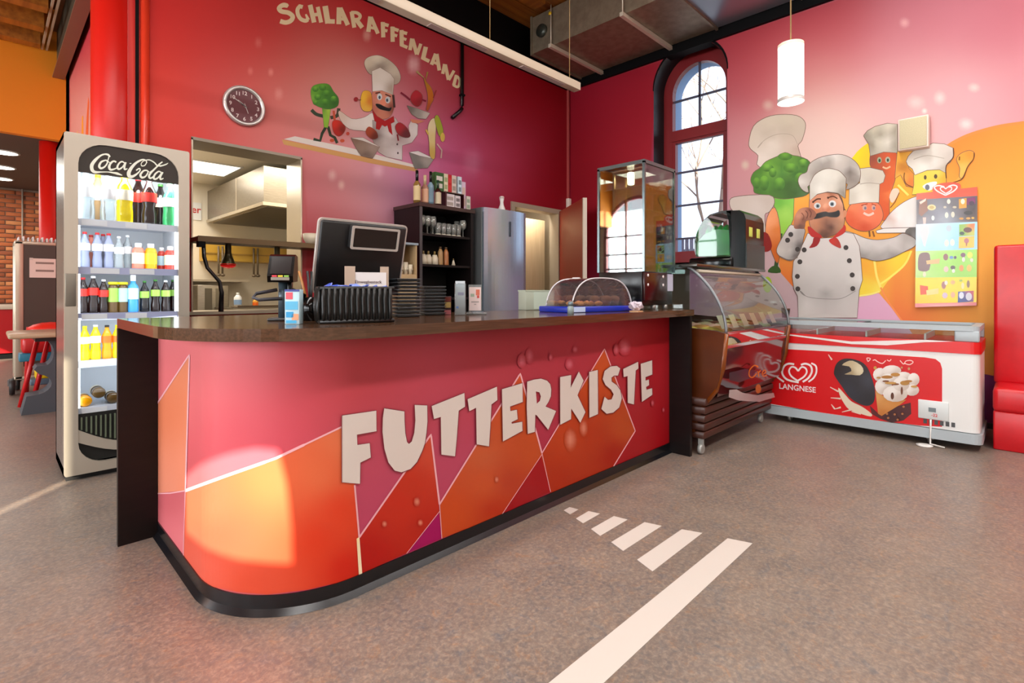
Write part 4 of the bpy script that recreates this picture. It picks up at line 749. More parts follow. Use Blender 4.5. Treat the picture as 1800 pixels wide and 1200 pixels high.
pband('dark_band', ([(105,204),(640,170),(640,398),(105,420)], [(130,300,'#4a3a3c'),(250,330,'#7c7c88'),(350,370,'#98a0ac'),(600,300,'#3a2828'),(450,250,'#6a6468'),(620,390,'#5c4434'),(180,400,'#8a8890')]), ([(130,215),(195,190),(205,300),(150,350),(125,330)], '#8a5c48'), ([(130,225),(190,192),(185,215),(140,245)], '#E0C8B8'), (E(238,272,38,26), '#D8C890'), (E(238,272,22,14), '#B8a060'), (E(388,220,16,22), '#D8D8C8'), (E(370,340,16,26), '#D8D8c8'), (E(425,335,16,26), '#D0CCB8'), (E(355,270,14,10), '#C0B8a8'), (E(440,270,18,10), '#C0B49c'),
      ([(478,200),(545,190),(545,275),(478,282)], '#E89828'), ([(550,190),(622,180),(622,240),(550,250)], '#78205c'), (E(512,220,18,24), '#F0E4C0'), (E(590,235,24,20), '#3c1c38'), (E(560,320,40,18), '#2c2018'), (E(500,370,20,10), '#C89038'), (E(560,368,20,10), '#C8943c'), (E(600,365,14,10), '#D0A040'), (E(250,365,14,22), '#C8D0D0'), ([(160,360),(190,360),(186,420),(165,420)], '#DCC0B8'))
pband('blue_band', ([(100,420),(640,398),(640,640),(98,656)], [(120,440,'#D8E4F0'),(300,520,'#B8E0F4'),(500,600,'#90CCF0'),(620,450,'#98D0F0'),(250,640,'#A8D8F4')]), ([(140,430),(205,430),(215,480),(180,620),(165,600),(135,480)], '#DCD4D8'), (E(390,455,24,28), '#B8C8D4'), (E(370,585,20,30), '#DCD4CC'), (E(420,580,20,30), '#E0D8D0'), ([(480,422),(618,412),(615,520),(480,525)], [(500,440,'#88B848'),(600,430,'#E87840'),(500,515,'#78b040'),(600,510,'#B8c050')]), (E(555,470,38,24), '#5c2c20'), (E(505,500,22,16), '#2c4028'), ([(478,530),(614,524),(612,625),(476,632)], '#F0B838'), (E(545,565,22,24), '#B06868'), ([(536,580),(554,580),(548,612),(540,612)], '#A06048'))
pband('green_band', ([(98,656),(638,640),(635,884),(95,890)], [(120,700,'#C8E098'),(300,750,'#A0D858'),(500,800,'#90D040'),(620,660,'#98D448')]), (sm([(128,690),(180,668),(222,690),(218,820),(135,830),(118,790)], 3), '#7c5c58'), ([(190,740),(310,722),(305,765),(195,772)], '#D8B070'), (E(175,860,14,24), '#D8D8B0'), (E(362,708,22,30), '#8a5850'), (E(412,712,18,14), '#6890c0'), (E(445,712,12,14), '#4c3c50'), (E(515,690,22,20), '#704458'), (E(518,730,14,22), '#D8D8C8'), (E(575,690,24,28), '#E8D838'), (E(590,735,14,18), '#E0DCC0'), (E(365,815,22,26), '#E0C0B0'), (E(425,800,22,18), '#4c3830'), (E(430,830,14,18), '#D8D8C8'), (E(500,805,20,28), '#E89038'), (E(568,805,22,30), '#E8B848'))
pband('yellow_band', ([(95,890),(635,884),(632,1105),(93,1116)], [(200,950,'#F8D818'),(500,1000,'#F8D414'),(120,1100,'#F4C820')]), ([(135,955),(205,965),(210,1035),(140,1040)], '#EC5020'), ([(190,1000),(300,982),(298,1030),(195,1045)], '#E8D880'), (E(345,955,20,34), '#A87068'), (E(365,935,14,20), '#E0E0D0'), (E(425,930,20,18), '#E0B068'), (E(425,1040,20,26), '#E4B080'), (E(355,1045,24,26), '#D8C0D0'), (E(512,960,14,30), '#E8D890'), (E(560,945,14,34), '#907048'), (E(495,915,16,10), '#A0B838'), ([(470,1012),(608,1004),(606,1100),(468,1108)], [(490,1030,'#4c5c90'),(590,1020,'#C04858'),(540,1090,'#3c4888'),(480,1100,'#385090')]), (E(500,1045,22,30), '#D8DCE8'), (E(565,1055,28,36), '#D0D0DC'))
pband('pink_strip', ([(93,1116),(632,1105),(630,1134),(93,1150)], [(100,1130,'#E88888'),(350,1125,'#F0B0A8'),(600,1120,'#E07878')]))
# ---------------------------------------------------------------- chest freezer against the right wall
def rrect(x0, x1, y0, y1, r, n=5):
    out = []
    for cx, cy_, a0 in ((x1 - r, y1 - r, 0), (x0 + r, y1 - r, 90), (x0 + r, y0 + r, 180), (x1 - r, y0 + r, 270)):
        out += [(cx + r * math.cos(math.radians(a0 + 90 * i / n)), cy_ + r * math.sin(math.radians(a0 + 90 * i / n))) for i in range(n + 1)]
    return out
white = mat('white_lacquer', '#e2e2e0', 0.35); lgrey = mat('light_grey_plastic', '#a9b3b8', 0.4); redl = mat('red_lacquer', '#d40f12', 0.3)
clear = glass('clear_glass', '#f2f8f6', 0.9); rubber = mat('black_rubber', '#121214', 0.6); chrome = mat('chrome', '#c8ccd0', 0.12, 1.0)
FXX, FY0, FY1, FXB = 4.765, 0.205, 1.62, 5.40
t = thing('chest_freezer', 'red and white ice cream chest freezer with glass lid under the price poster', 'freezer', (5.08, .91, 0))
MB().prism(rrect(FXX, FXB, FY0, FY1, .05), .13, .675).build('body', white, t, True)
MB().prism(rrect(FXX - .014, FXB + .01, FY0 - .014, FY1 + .01, .06), .055, .125).build('bumper', lgrey, t, True)
MB().prism(rrect(FXX - .006, FXB + .006, FY0 - .006, FY1 + .006, .055), .675, .757).build('red_band', redl, t, True)
mb = MB(); O = rrect(FXX - .002, FXB, FY0, FY1, .05); Ii = rrect(FXX + .045, FXB - .045, FY0 + .05, FY1 - .05, .03); n = len(O)
for z0, z1 in ((.832, .866),):
    mb.add([(*p, z0) for p in O] + [(*p, z0) for p in Ii] + [(*p, z1) for p in O] + [(*p, z1) for p in Ii], [f for i in range(n) for j in [(i + 1) % n] for f in ((i, j, n + j, n + i), (2*n + i, 3*n + i, 3*n + j, 2*n + j), (i, 2*n + i, 2*n + j, j), (n + i, n + j, 3*n + j, 3*n + i))])
for y0, y1 in ((FY0 + .002, FY0 + .135), (FY1 - .06, FY1 - .002)): mb.box(FXX, FXX + .05, y0, y1, .757, .835, .01); mb.box(FXB - .05, FXB, y0, y1, .757, .835, .01)
mb.build('lid_frame', lgrey, t, True)
MB().box(FXX + .006, FXX + .011, FY0 + .13, FY1 - .06, .757, .833).build('front_glass', clear, t, True)
for k, (y0, y1) in enumerate(((FY0 + .05, .95), (.93, FY1 - .05))): MB().box(FXX + .045, FXB - .045, y0, y1, .845 + k * .008, .850 + k * .008).build('sliding_lid', clear, t, True)
MB().box(FXB - .03, FXB - .02, FY0 + .03, FY1 - .03, .68, .83).build('back_glass', clear, t, True)
mb = MB(); mb.box(FXX + .03, FXB - .03, FY0 + .03, FY1 - .03, .66, .70); mb.build('interior', mat('freezer_inside', '#b4b6c4', 0.5), t, True)
for y in (.5, .86, 1.2): MB().box(FXX + .05, FXB - .05, y, y + .012, .70, .80).build('basket_divider', white, t, True)
for x, y in ((FXX + .08, .48), (FXX + .08, 1.42), (FXB - .08, .48), (FXB - .08, 1.42)): MB().lathe([(.028, -.012), (.03, 0), (.028, .012)], (x, y, .03), 12, 'y').box(x - .012, x + .012, y - .02, y + .02, .03, .06).build('caster', mat('caster_grey', '#8f8a84', 0.4, 0.4), t, True)
fp = on_x(FXX); fprint = print_mat('freezer_print', 0.3, 0.4)
z7 = lambda L: [(1380 + x / 4.8, 550 + y / 4.8) for x, y in L]
zc = lambda L: [(1380 + x / 4.8, 550 + y / 4.8, c) for x, y, c in L]
I = Ink(fp, t, fprint, 0.0004); I.poly(z7([(-260,276),(0,304),(600,336),(1180,374),(1270,388),(1310,420),(1325,470),(1325,960),(1130,948),(500,872),(0,786),(-260,742)]), '#D00E14'); I.out('red_print_panel')
I.k = 4; I.step = .0005
I.poly(z7([(715,780),(800,860),(900,800),(985,775),(1060,755),(1065,850),(1000,905),(900,925),(800,890),(730,850)]), zc([(750,800,'#5a1a1c'),(900,880,'#3a1214'),(1040,800,'#4a1618')]))
I.poly(sm(z7([(450,630),(500,680),(560,745),(650,790),(730,850),(720,872),(640,850),(540,812),(490,750),(460,690)]), 3), '#DCCFB8')
for s_ in (((380,625),(450,662)), ((385,715),(470,722)), ((480,835),(560,815)), ((390,770),(420,810)), ((420,810),(470,795)), ((365,350),(395,395)), ((560,830),(640,850))): I.stroke(z7(s_), [1.2, 3], '#E0C8B8')
I.poly(sm(z7([(412,500),(435,425),(500,385),(600,395),(680,440),(730,540),(757,650),(750,745),(700,782),(620,762),(540,705),(480,620),(428,545)]), 4), zc([(450,450,'#241a18'),(600,600,'#2a282c'),(720,720,'#242024'),(650,480,'#2c2422'),(540,650,'#30303a'),(690,560,'#3a3a44')]))
I.poly(sm(z7([(480,440),(520,410),(570,402),(640,440),(662,490),(630,525),(560,520),(500,516),(560,490),(540,450)]), 2), zc([(520,430,'#C0AC88'),(620,480,'#D8CCAC'),(560,510,'#A89470')]))
I.poly(z7([(762,655),(900,745),(1025,730),(975,770),(815,868),(785,850)]), zc([(780,700,'#D89c5c'),(830,850,'#B87030'),(950,770,'#C8843c'),(850,760,'#CC8c48')]))
for c_, rx1, ry1 in (((800,520),58,58), ((900,485),80,45), ((1000,540),70,45), ((1085,560),50,55), ((1070,650),62,48), ((830,620),72,70), ((930,680),105,70), ((880,560),80,50), ((980,600),70,60)): I.poly(ell(*z7([c_])[0], rx1 / 4.8, ry1 / 4.8, 14), zc([(c_[0] - 20, c_[1] - 30, '#ECE6E0'), (c_[0] + 30, c_[1] + 40, '#C8B8AC')]))
for c_, rx1, ry1, cc_ in (((860,540),50,14,'#A87434'), ((930,520),40,16,'#B8823c'), ((1010,590),40,20,'#B0803c'), ((905,700),14,30,'#5a3018'), ((850,575),30,8,'#7a4420'), ((1040,575),34,9,'#A87434'), ((790,545),20,8,'#B88848'), ((985,655),9,34,'#6a3820'), ((930,600),34,8,'#7a4820'), ((890,590),50,10,'#C09048'), ((1090,620),30,10,'#C09048'), ((760,462),14,14,'#C89848'), ((1045,470),10,12,'#B89060'), ((985,460),8,9,'#B89060')): I.poly(ell(*z7([c_])[0], rx1 / 4.8, ry1 / 4.8, 12), cc_)
for c_ in ((870,885), (990,850), (925,855), (1000,790), (950,900), (860,850)): I.poly(ell(*z7([c_])[0], 2.2, 2, 8), '#A8683c')
for L in (smo([(700,410),(690,380),(720,385),(700,410)]), smo([(740,400),(760,395),(780,410),(820,425),(850,400)]), smo([(860,395),(880,405),(895,390)]), smo([(970,400),(1000,430),(1020,405),(1060,400),(1080,415),(1050,435),(1010,425)])): I.stroke(z7(L), 1.6, '#F0C8C0')
I.out('printed_ice_creams')
I.k = 4; I.step = .0005
for L, w in ((smo([(1402,669),(1391,661),(1387,652),(1391,645),(1398,646),(1403,652)]), 3), (smo([(1403,652),(1409,645),(1416,647),(1418,654),(1413,662),(1402,669)]), 3),
             (smo([(1404,672),(1384,667),(1375,656),(1378,644),(1386,639),(1396,640)]), 3.4), (smo([(1408,641),(1416,639),(1425,643),(1427,653),(1421,664),(1411,671)]), 3.4),
             (smo([(1378,671),(1364,660),(1361,648),(1366,638),(1374,636)]), 3), (smo([(1426,638),(1434,643),(1435,654),(1430,664),(1421,671)]), 3)): I.stroke(L, w, '#F0E4E2')
text_between(I, 'LANGNESE', (1369, 682.5), (1434, 690), 9.5, '#ECDCDC', 0.018)
I.out('heart_emblem')
I = Ink(fp, t, fprint, 0.0004); I.k = 3; I.poly(z7([(-200,235),(0,262),(560,305),(900,325),(1300,352),(1590,362),(1590,352),(1180,335),(600,318),(0,285),(-200,258)]), '#E4DEDC'); I.place = on_x(FXX - .0065); I.poly(z7([(-200,170),(40,190),(300,225),(560,262),(860,272),(1180,246),(1420,240),(1180,226),(560,240),(200,198),(-200,150)]), '#E4DCDA'); I.out('white_stripe')
c1_ = px_x(1614, 705, FXX); c2_ = px_x(1668, 745, FXX)
MB().box(FXX - .012, FXX + .002, c2_.y, c1_.y, .19, .325, .006).build('control_panel', mat('panel_offwhite', '#d4dada', 0.4), t, True)
MB().box(FXX - .015, FXX - .011, c2_.y + .07, c1_.y - .06, .245, .275).build('display', mat('display_grey', '#6c787c', 0.2), t, True)
I = Ink(on_x(FXX - .0155), t, fprint, .0003); text_between(I, '-22', (1637, 731), (1648, 733), 5, '#D03040', .02); I.out('display_digits')
mb = MB()
for k in range(6): y = c1_.y - .03 - k * .031; mb.box(FXX - .004, FXX + .001, y - .02, y, .155, .187)
mb.build('vent_slots', mat('vent_dark', '#4a4a4c', 0.6), t, True)
e = px_z(1640, 783, 0.0)
MB().tube([(FXX - .006, c2_.y + .10, .19), (FXX - .018, c2_.y + .10, .12), (FXX - .03, c2_.y + .10, .02), (FXX - .03, c2_.y + .02, .008)], .006).lathe([(.045, .001), (.05, .01), (.03, .014)], (FXX - .05, c2_.y + .13, 0), 16).build('drain_hose', mat('white_plastic', '#e4e2de', 0.4), t, True)
t = thing('black_pot', 'small black pot with brown top on the freezer beside the gelato vitrine', 'pot', tuple(px_z(1381, 558, .867)[:2]) + (.867,))
MB().lathe([(.028, 0), (.036, .07)], (0, 0, 0), 16).build('body', rubber, t); MB().lathe([(.037, .068), (.037, .085)], (0, 0, 0), 16).build('rim', mat('pot_brown', '#5c4030', 0.5), t)
# ---------------------------------------------------------------- gelato vitrine
VX0, VX1, VYF, VYB = 3.40, 4.70, 1.387, 2.30
brown = mat('vitrine_brown', '#5a2a0c', 0.28, noise=('#4a2008', 3, (1, 1, 2))); brownd = mat('vitrine_slats', '#43231a', 0.35)
t = thing('gelato_vitrine', 'brown gelato display with curved glass beside the red counter', 'display case', ((VX0 + VX1) / 2, 1.85, 0))
side = [(VYB, .14), (1.60, .14), (1.53, .34), (1.45, .45), (1.41, .6), (VYF, .83), (1.46, .845), (VYB, .90)]
for x0 in (VX0, VX1 - .035): MB().prism(side, x0, x0 + .035, 'x').build('side_panel', brown, t, True)
for x0 in (VX0 - .004, VX1 - .033): MB().tube([(x0 + .02, 1.545, .33), (x0 + .02, 1.455, .45), (x0 + .02, 1.41, .6), (x0 + .02, VYF, .83)], .018, 8).build('front_trim', mat('trim_brown', '#7a3c0c', 0.25), t, True)
for k in range(5):
    z = .105 + k * .058; yo = 1.545 - k * .008
    MB().box(VX0 - .012 + .006 * (4 - k) - .012, VX1 + .012, yo - .016 + .008 * k * .3, VYB, z, z + .050, .010).build('slat', brownd, t, True)
gf = on_y(1.40)
mb = MB(); mb.sheet([(1.455, .40), (1.43, .52), (1.415, .62), (1.40, .74)], VX0 + .03, VX1 - .03, 'x'); mb.build('front_panel', mat('vitrine_front', '#56161a', 0.12, coat=0.5), t, True)
I = Ink(lambda a, b, k: px_y(a, b, 1.398 - k), t, print_mat('vitrine_print', 0.2, 0.5), .0006); I.k = 2
I.poly([(1282,668),(1282,655),(1310,648),(1330,652),(1320,664),(1300,672)], [(1290,660,'#3c2430'),(1320,655,'#50283a')]); I.poly([(1281,698),(1282,685),(1295,684),(1305,690),(1330,694),(1360,690),(1362,698),(1335,706),(1300,704)], [(1290,690,'#A89c9c'),(1340,700,'#8f8688'),(1360,694,'#A08c8c')])
I.stroke(smo([(1333,645),(1326,642),(1318,650),(1317,660),(1323,663),(1330,656)]), [2,3,3,2.5,2], '#C86A20'); I.stroke(smo([(1332,652),(1334,662)]), 2, '#C86A20'); I.stroke(smo([(1333,655),(1337,651)]), 2, '#C86A20'); I.stroke(smo([(1340,658),(1346,654),(1344,650),(1340,655),(1342,661),(1348,659)]), 1.8, '#C86A20'); I.poly(ell(1333, 683, 5, 8), '#A8602c')
I.out('printed_script')
MB().sheet([(1.40, .745), (VYF + .002, .83)], VX0 + .035, VX1 - .035, 'x').build('lower_glass', glass('vitrine_lower_glass', '#e8f0ea', 0.9), t, True)
MB().box(VX0 + .03, VX1 - .03, 1.393, 1.41, .728, .748).build('chrome_strip', chrome, t, True); MB().box(VX0 + .03, VX1 - .03, VYF - .004, VYF + .012, .822, .838).build('chrome_strip', chrome, t, True)
gl = [(VYF, .838), (1.392, .90), (1.42, 1.0), (1.48, 1.11), (1.545, 1.19), (1.615, 1.255), (1.65, 1.275)]; gl = smo(gl, 4)
MB().sheet(gl, VX0 + .012, VX1 - .012, 'x').build('curved_glass', glass('vitrine_glass', '#eef4f0', 1.0), t, True)
sideg = gl + [(2.25, 1.275), (2.25, .90), (1.46, .845)]
for x0 in (VX0 + .008, VX1 - .014): MB().prism(sideg, x0, x0 + .006, 'x').build('side_glass', MATS['vitrine_glass'], t, True)
for x0 in (VX0 + .004, VX1 - .022): MB().tube([(x0 + .01, y, z) for y, z in gl], .010, 8).build('glass_rim', mat('rim_grey_metal', '#7c8084', 0.4, 0.4), t, True)
MB().box(VX0 - .01, VX1 + .01, 1.575, 2.28, 1.276, 1.298, .004).build('top_shelf', mat('vitrine_top', '#5c5a56', 0.15, 0.8), t, True)
MB().box(VX0 + .036, VX1 - .036, 2.24, 2.28, .86, 1.276).build('back_panel', mat('vitrine_back', '#8a7868', 0.3), t, True)
MB().box(VX0 + .035, VX1 - .035, 1.42, 2.25, .70, .72).build('deck', mat('deck_pale', '#c8c4b4', 0.3), t, True)
MB().tube([(VX0 + .05, 1.60, 1.25), (VX1 - .05, 1.60, 1.25)], .012).build('light_tube', mat('tube_off', '#c8bca8', 0.4), t, True)
for x, y in ((VX0 + .02, 1.56), (VX1 - .1, 1.58), (VX0 + .05, 2.22), (VX1 - .1, 2.22)): MB().lathe([(.03, -.014), (.034, -.005), (.034, .005), (.03, .014)], (x, y, .036), 14, 'y').box(x - .008, x + .008, y - .018, y + .018, .04, .11).build('caster', mat('caster_pale', '#a8a8a4', 0.35, 0.3), t, True)
flav = (('#e8c860', 'yellow'), ('#c88c50', 'caramel'), ('#e8b8a8', 'pink'), ('#d8c8a0', 'vanilla'), ('#7c4a30', 'chocolate'), ('#c8d0a0', 'pistachio'))
pans = mat('pan_steel', '#b0aca4', 0.25, 0.9)
for k in range(6):
    x = VX0 + .06 + k * .198
    g_ = thing('gelato_pan', '%s gelato in a steel pan, %s from the counter end of the vitrine' % (flav[k][1], ('first', 'second', 'third', 'fourth', 'fifth', 'sixth')[k]), 'pan', (x + .09, 1.78, .722), 0, 'gelato pans in the vitrine')
    mb = MB(); mb.box(-.085, .085, -.30, .30, 0, .10); mb.build('pan', pans, g_)
    mb = MB()
    for q_ in range(4): mb.ball((R.uniform(-.015, .015), -.22 + q_ * .15, .095), (.078, .09, .045), 10, 6)
    mb.build('gelato', mat('gelato_%s' % flav[k][1], flav[k][0], 0.55), g_)
    MB().add([(-.05, -.33, .13), (.05, -.33, .13), (.05, -.29, .22), (-.05, -.29, .22)], [(0, 1, 2, 3)]).build('price_card', mat('card_cream', '#d8b088' if k % 2 else '#e4dcc8', 0.5), g_)
# ---------------------------------------------------------------- slush machine on the vitrine
t = thing('slush_machine', 'black slush machine with clear bowl of green slush on the gelato vitrine', 'drink machine', (4.5, 1.85, 1.2985))
bg_ = mat('black_plastic', '#060607', 0.14, spec=0.3); dgp = mat('dark_grey_plastic', '#2c2b2c', 0.4)
mb = MB(); mb.prism([(1.60, 1.30), (1.60, 1.70), (1.615, 1.745), (1.65, 1.775), (1.76, 1.78), (1.74, 1.70), (1.72, 1.30)], 4.33, 4.74, 'x'); mb.build('housing', bg_, t, True)
for x in (4.40, 4.57): MB().box(x, x + .07, 1.596, 1.602, 1.56, 1.64, .003).build('vent_sticker', mat('sticker_lime', '#c8d860', 0.4), t, True)
MB().box(4.33, 4.74, 1.592, 1.601, 1.30, 1.50).build('rear_plate', mat('rear_plate_steel', '#1e1c1c', 0.3, 0.3), t, True)
MB().box(4.31, 4.72, 1.70, 2.08, 1.30, 1.40, .02).build('base', bg_, t, True)
MB().box(4.29, 4.70, 1.76, 2.14, 1.299, 1.315, .004).build('drip_tray', mat('tray_grey_green', '#6a8c6c', 0.3), t, True)
pro = [(1.72, 1.40), (1.72, 1.73), (1.80, 1.765), (1.90, 1.75), (1.97, 1.70), (2.02, 1.60), (2.035, 1.48), (2.02, 1.41)]
MB().prism(smo(pro, 4), 4.33, 4.68, 'x').build('bowl', glass('bowl_clear', '#eef8f4', 1.0), t, True)
MB().prism([(1.735, 1.415), (1.735, 1.62), (1.85, 1.635), (1.95, 1.60), (2.01, 1.54), (2.02, 1.44), (2.0, 1.415)], 4.335, 4.675, 'x').build('slush', glass('slush_green', '#98f0ae', 0.7, 0.1, 0.34), t, True)
mb = MB(); mb.tube([(4.505, 1.735, 1.575), (4.505, 2.0, 1.575)], .035, 12)
for k in range(5): mb.lathe([(.05, 0), (.115, .008), (.05, .016)], (4.505, 1.76 + k * .05, 1.575), 16, 'y')
mb.build('auger', mat('auger_green', '#30d060', 0.3), t, True)
MB().prism([(1.72, 1.735), (1.80, 1.768), (1.90, 1.753), (1.96, 1.715), (1.90, 1.765), (1.80, 1.785), (1.72, 1.785)], 4.33, 4.68, 'x').build('lid', dgp, t, True)
MB().tube([(4.505, 2.03, 1.5), (4.505, 2.07, 1.5), (4.505, 2.07, 1.44)], .02).build('tap', bg_, t, True)
# ---------------------------------------------------------------- red upholstered bench on the right
leath = mat('red_leather', '#c8101c', 0.32, noise=('#bc0c18', 8, (1, 1, 1)))
SY = .148
t = thing('upholstered_bench', 'bright red leather bench with tall backrest beside the freezer', 'bench', (5.25, -.8, 0))
MB().box(5.31, 5.44, -1.4, SY + .005, .42, 1.455, .025, 3).build('backrest', leath, t, True)
MB().box(4.955, 5.44, -1.4, SY, .265, .435, .03, 3).build('seat', leath, t, True)
MB().box(4.965, 5.44, -1.4, SY - .002, .0, .27, .01).build('base', leath, t, True)
# ---------------------------------------------------------------- lamps, duct, pipe
t = thing('pendant_lamp', 'white glowing cylinder pendant lamp hanging before the painted wall', 'lamp', (*[px_z(1390, 130, 2.366)[i] for i in (0, 1)], 2.2))
lit = mat('lamp_opal_lit', '#ffffff', 0.3, emit='#fffaf0', es=2.2)
px0 = px_z(1390, 180, 2.20); t.location = (px0.x, px0.y, 2.2); h_ = .33
MB().lathe([(.067, .02), (.067, h_)], (0, 0, 0), 28, cap=False).build('shade', lit, t); MB().lathe([(.068, h_ - .012), (.068, h_ + .005), (.0, h_ + .005)], (0, 0, 0), 28, cap=False).build('top_ring', mat('lamp_ring_cream', '#e8dcc4', 0.4), t)
MB().lathe([(.069, .0), (.069, .022), (.062, .022), (.05, .004), (.069, .0)], (0, 0, 0), 28, cap=False).build('bottom_ring', mat('ring_satin', '#c4beb8', 0.4, 0.3), t); MB().lathe([(.0, .03), (.028, .03), (.028, .045), (0, .045)], (0, 0, 0), 16, cap=False).build('bulb', mat('bulb_lit', '#ffffff', 0.3, emit='#fff4e0', es=6), t)
MB().tube([(0, 0, h_), (0, 0, ZC - 2.2)], .004, 6).build('suspension_cable', mat('cable_brass', '#a88c60', 0.4), t)
l = bpy.data.lights.new('pendant_light', 'POINT'); l.energy = 9; l.shadow_soft_size = .06; l.color = (1, .95, .88); lo = bpy.data.objects.new('pendant_light', l); COL.objects.link(lo); lo.location = (px0.x, px0.y, 2.12)
t = thing('linear_luminaire', 'long white strip luminaire hanging on thin wires across the room', 'lamp', (2.4, 2.995, 3.0))
MB().box(.9, 3.918, 2.955, 3.035, 3.0, 3.073, .004).build('housing', mat('luminaire_cream', '#d2c4ae', 0.45), t, True)
for x in (1.25, 2.2, 3.15): MB().box(x, x + .55, 2.97, 3.02, 2.995, 3.003).build('diffuser', mat('diffuser_grey', '#b8a4a0', 0.5), t, True)
for x in (1.3, 2.79, 3.80): MB().tube([(x, 2.995, 3.07), (x, 2.995, ZC)], .003, 6).build('suspension_wire', mat('wire_brass', '#b0905c', 0.4), t, True)
galv = mat('galvanised_duct', '#9c8e78', 0.42, 0.6, noise=('#8a7c68', 12, (1, 1, 1))); galv_sky = mat('galvanised_sky_tint', '#a8b4c0', 0.3, 0.75); galb = mat('galvanised_rail', '#d8ccb8', 0.4, 0.3)  # bluish metal paints in the sky reflected by the duct
t = thing('ventilation_duct', 'large galvanised ventilation duct hung under the ceiling above the window', 'duct', (5.12, 2.2, 4.0))
DX0, DX1, DZ0, DZ1 = 4.66, 5.64, 4.0, 4.44
MB().box(DX0, DX1, 2.40, 4.25, DZ0, DZ1).build('duct_section', galv, t, True)
MB().box(DX0, DX1, 1.55, 2.38, DZ0 + .01, DZ1).build('duct_section', galv_sky, t, True)
MB().prism([(1.53, DZ0 + .01), (1.53, DZ1), (.1, DZ1), (.1, DZ0 + .16)], DX0 + .05, DX1, 'x').build('reducer', galv_sky, t, True)
for y in (4.25, 2.39, 1.54): MB().box(DX0 - .02, DX1 + .0, y - .012, y + .012, DZ0 - .02, DZ1 + .01).build('flange', galv, t, True)
for y in (3.92, 2.95): MB().box(DX0 - .06, DX1 + .03, y - .02, y + .02, DZ0 - .045, DZ0 - .003).build('support_rail', galb, t, True); MB().tube([(DX0 - .035, y, DZ0 - .04), (DX0 - .035, y, ZC)], .006, 6).build('threaded_rod', galb, t, True)
MB().lathe([(.0, 0), (.075, 0), (.075, .03), (.05, .034), (0, .034)], (DX0 - .034, 4.08, 4.22), 20, 'x').build('damper_dial', mat('dial_dark', '#3c4038', 0.3, 0.4), t, True); MB().lathe([(0, 0), (.02, 0), (.02, .02), (0, .02)], (DX0 - .05, 3.93, 4.36), 10, 'x').build('valve_knob', mat('valve_yellow', '#e8b820', 0.4), t, True)
t = thing('black_wall_pipe', 'thin black pipe with an elbow on the red wall beside the arched lettering', 'pipe', (3.06, YW - .05, 2.4))
pa = px_y(812.5, 60, YW - .028); pb = px_y(812.5, 193, YW - .028); pc = px_y(795, 207, YW - .028)
MB().tube([(pa.x, pa.y, ZB + .1), (pa.x, pa.y, pb.z + .05), (pb.x - .004, pa.y, pb.z + .015), (pb.x - .025, pa.y, pb.z - .015), (pc.x, pc.y, pc.z)], .021, 12).build('pipe_run', blackg, t, True)
MB().box(pa.x - .024, pa.x + .024, pa.y - .024, pa.y + .027, 3.3, 3.32).build('pipe_clip', black, t, True)
t = thing('corner_conduit', 'thin reddish cable conduit running down the corner to a white sensor box', 'conduit', (XW - .03, YW - .03, 2.25))
MB().box(XW - .055, XW - .03, YW - .028, YW - .002, 2.40, ZB).build('conduit_run', mat('conduit_red', '#b04a48', 0.5), t, True)
MB().box(XW - .075, XW - .01, YW - .05, YW - .002, 2.27, 2.40, .006).build('sensor_box', mat('sensor_white', '#e0d4c8', 0.5), t, True)
# wall clock
cw = px_y(428.5, 187, YW)
t = thing('wall_clock', 'round silver rimmed wall clock with dark red face above the hatch', 'clock', (cw.x, YW - .002, cw.z))
rr = .160
MB().lathe([(rr - .02, 0), (rr, .0), (rr, -.02), (rr - .008, -.032), (rr - .024, -.03), (rr - .03, -.014)], (0, 0, 0), 40, 'y', cap=False).build('rim', mat('clock_rim', '#cfcac6', 0.3, 0.6), t); MB().lathe([(0, -.012), (rr - .024, -.012)], (0, 0, 0), 40, 'y', cap=False).build('face', mat('clock_face_maroon', '#5a0c18', 0.4), t)
clock_ink = print_mat('clock_print', 0.5)
for h in range(1, 13):
    I = Ink(lambda a, b, k: Vector((t.location.x + a, t.location.y - .0135, t.location.z + b)), t, clock_ink, .0005)
    v, f = text2d(str(h), .042, .02); w = max(x for x, y in v); a = math.pi / 2 - h * math.pi / 6
    for x, y in v: I.v.append(I.place(.104 * math.cos(a) + x - w / 2, .104 * math.sin(a) + y - .015, 0)); I.c.append(C('#DCC8C4')[:3])
    I.f = [list(q_) for q_ in f]; I.out('numeral')
for nm, a, L, w in (('hour_hand', 305, .06, .007), ('minute_hand', 300, .095, .005)):
    a = math.radians(90 - a); d = Vector((math.cos(a), 0, math.sin(a))); n_ = Vector((-d.z, 0, d.x)) * w
    MB().add([d * -.02 + n_ + Vector((0, -.016, 0)), d * -.02 - n_ + Vector((0, -.016, 0)), d * L - n_ * .5 + Vector((0, -.016, 0)), d * L + n_ * .5 + Vector((0, -.016, 0))], [(0, 1, 2, 3)]).build(nm, mat('hand_silver', '#d0c4c0', 0.4), t)
MB().add([(-.002, -.017, .02), (.002, -.017, .02), (.03, -.017, -.055), (.026, -.017, -.057)], [(0, 1, 2, 3)]).build('second_hand', mat('hand_silver'), t)
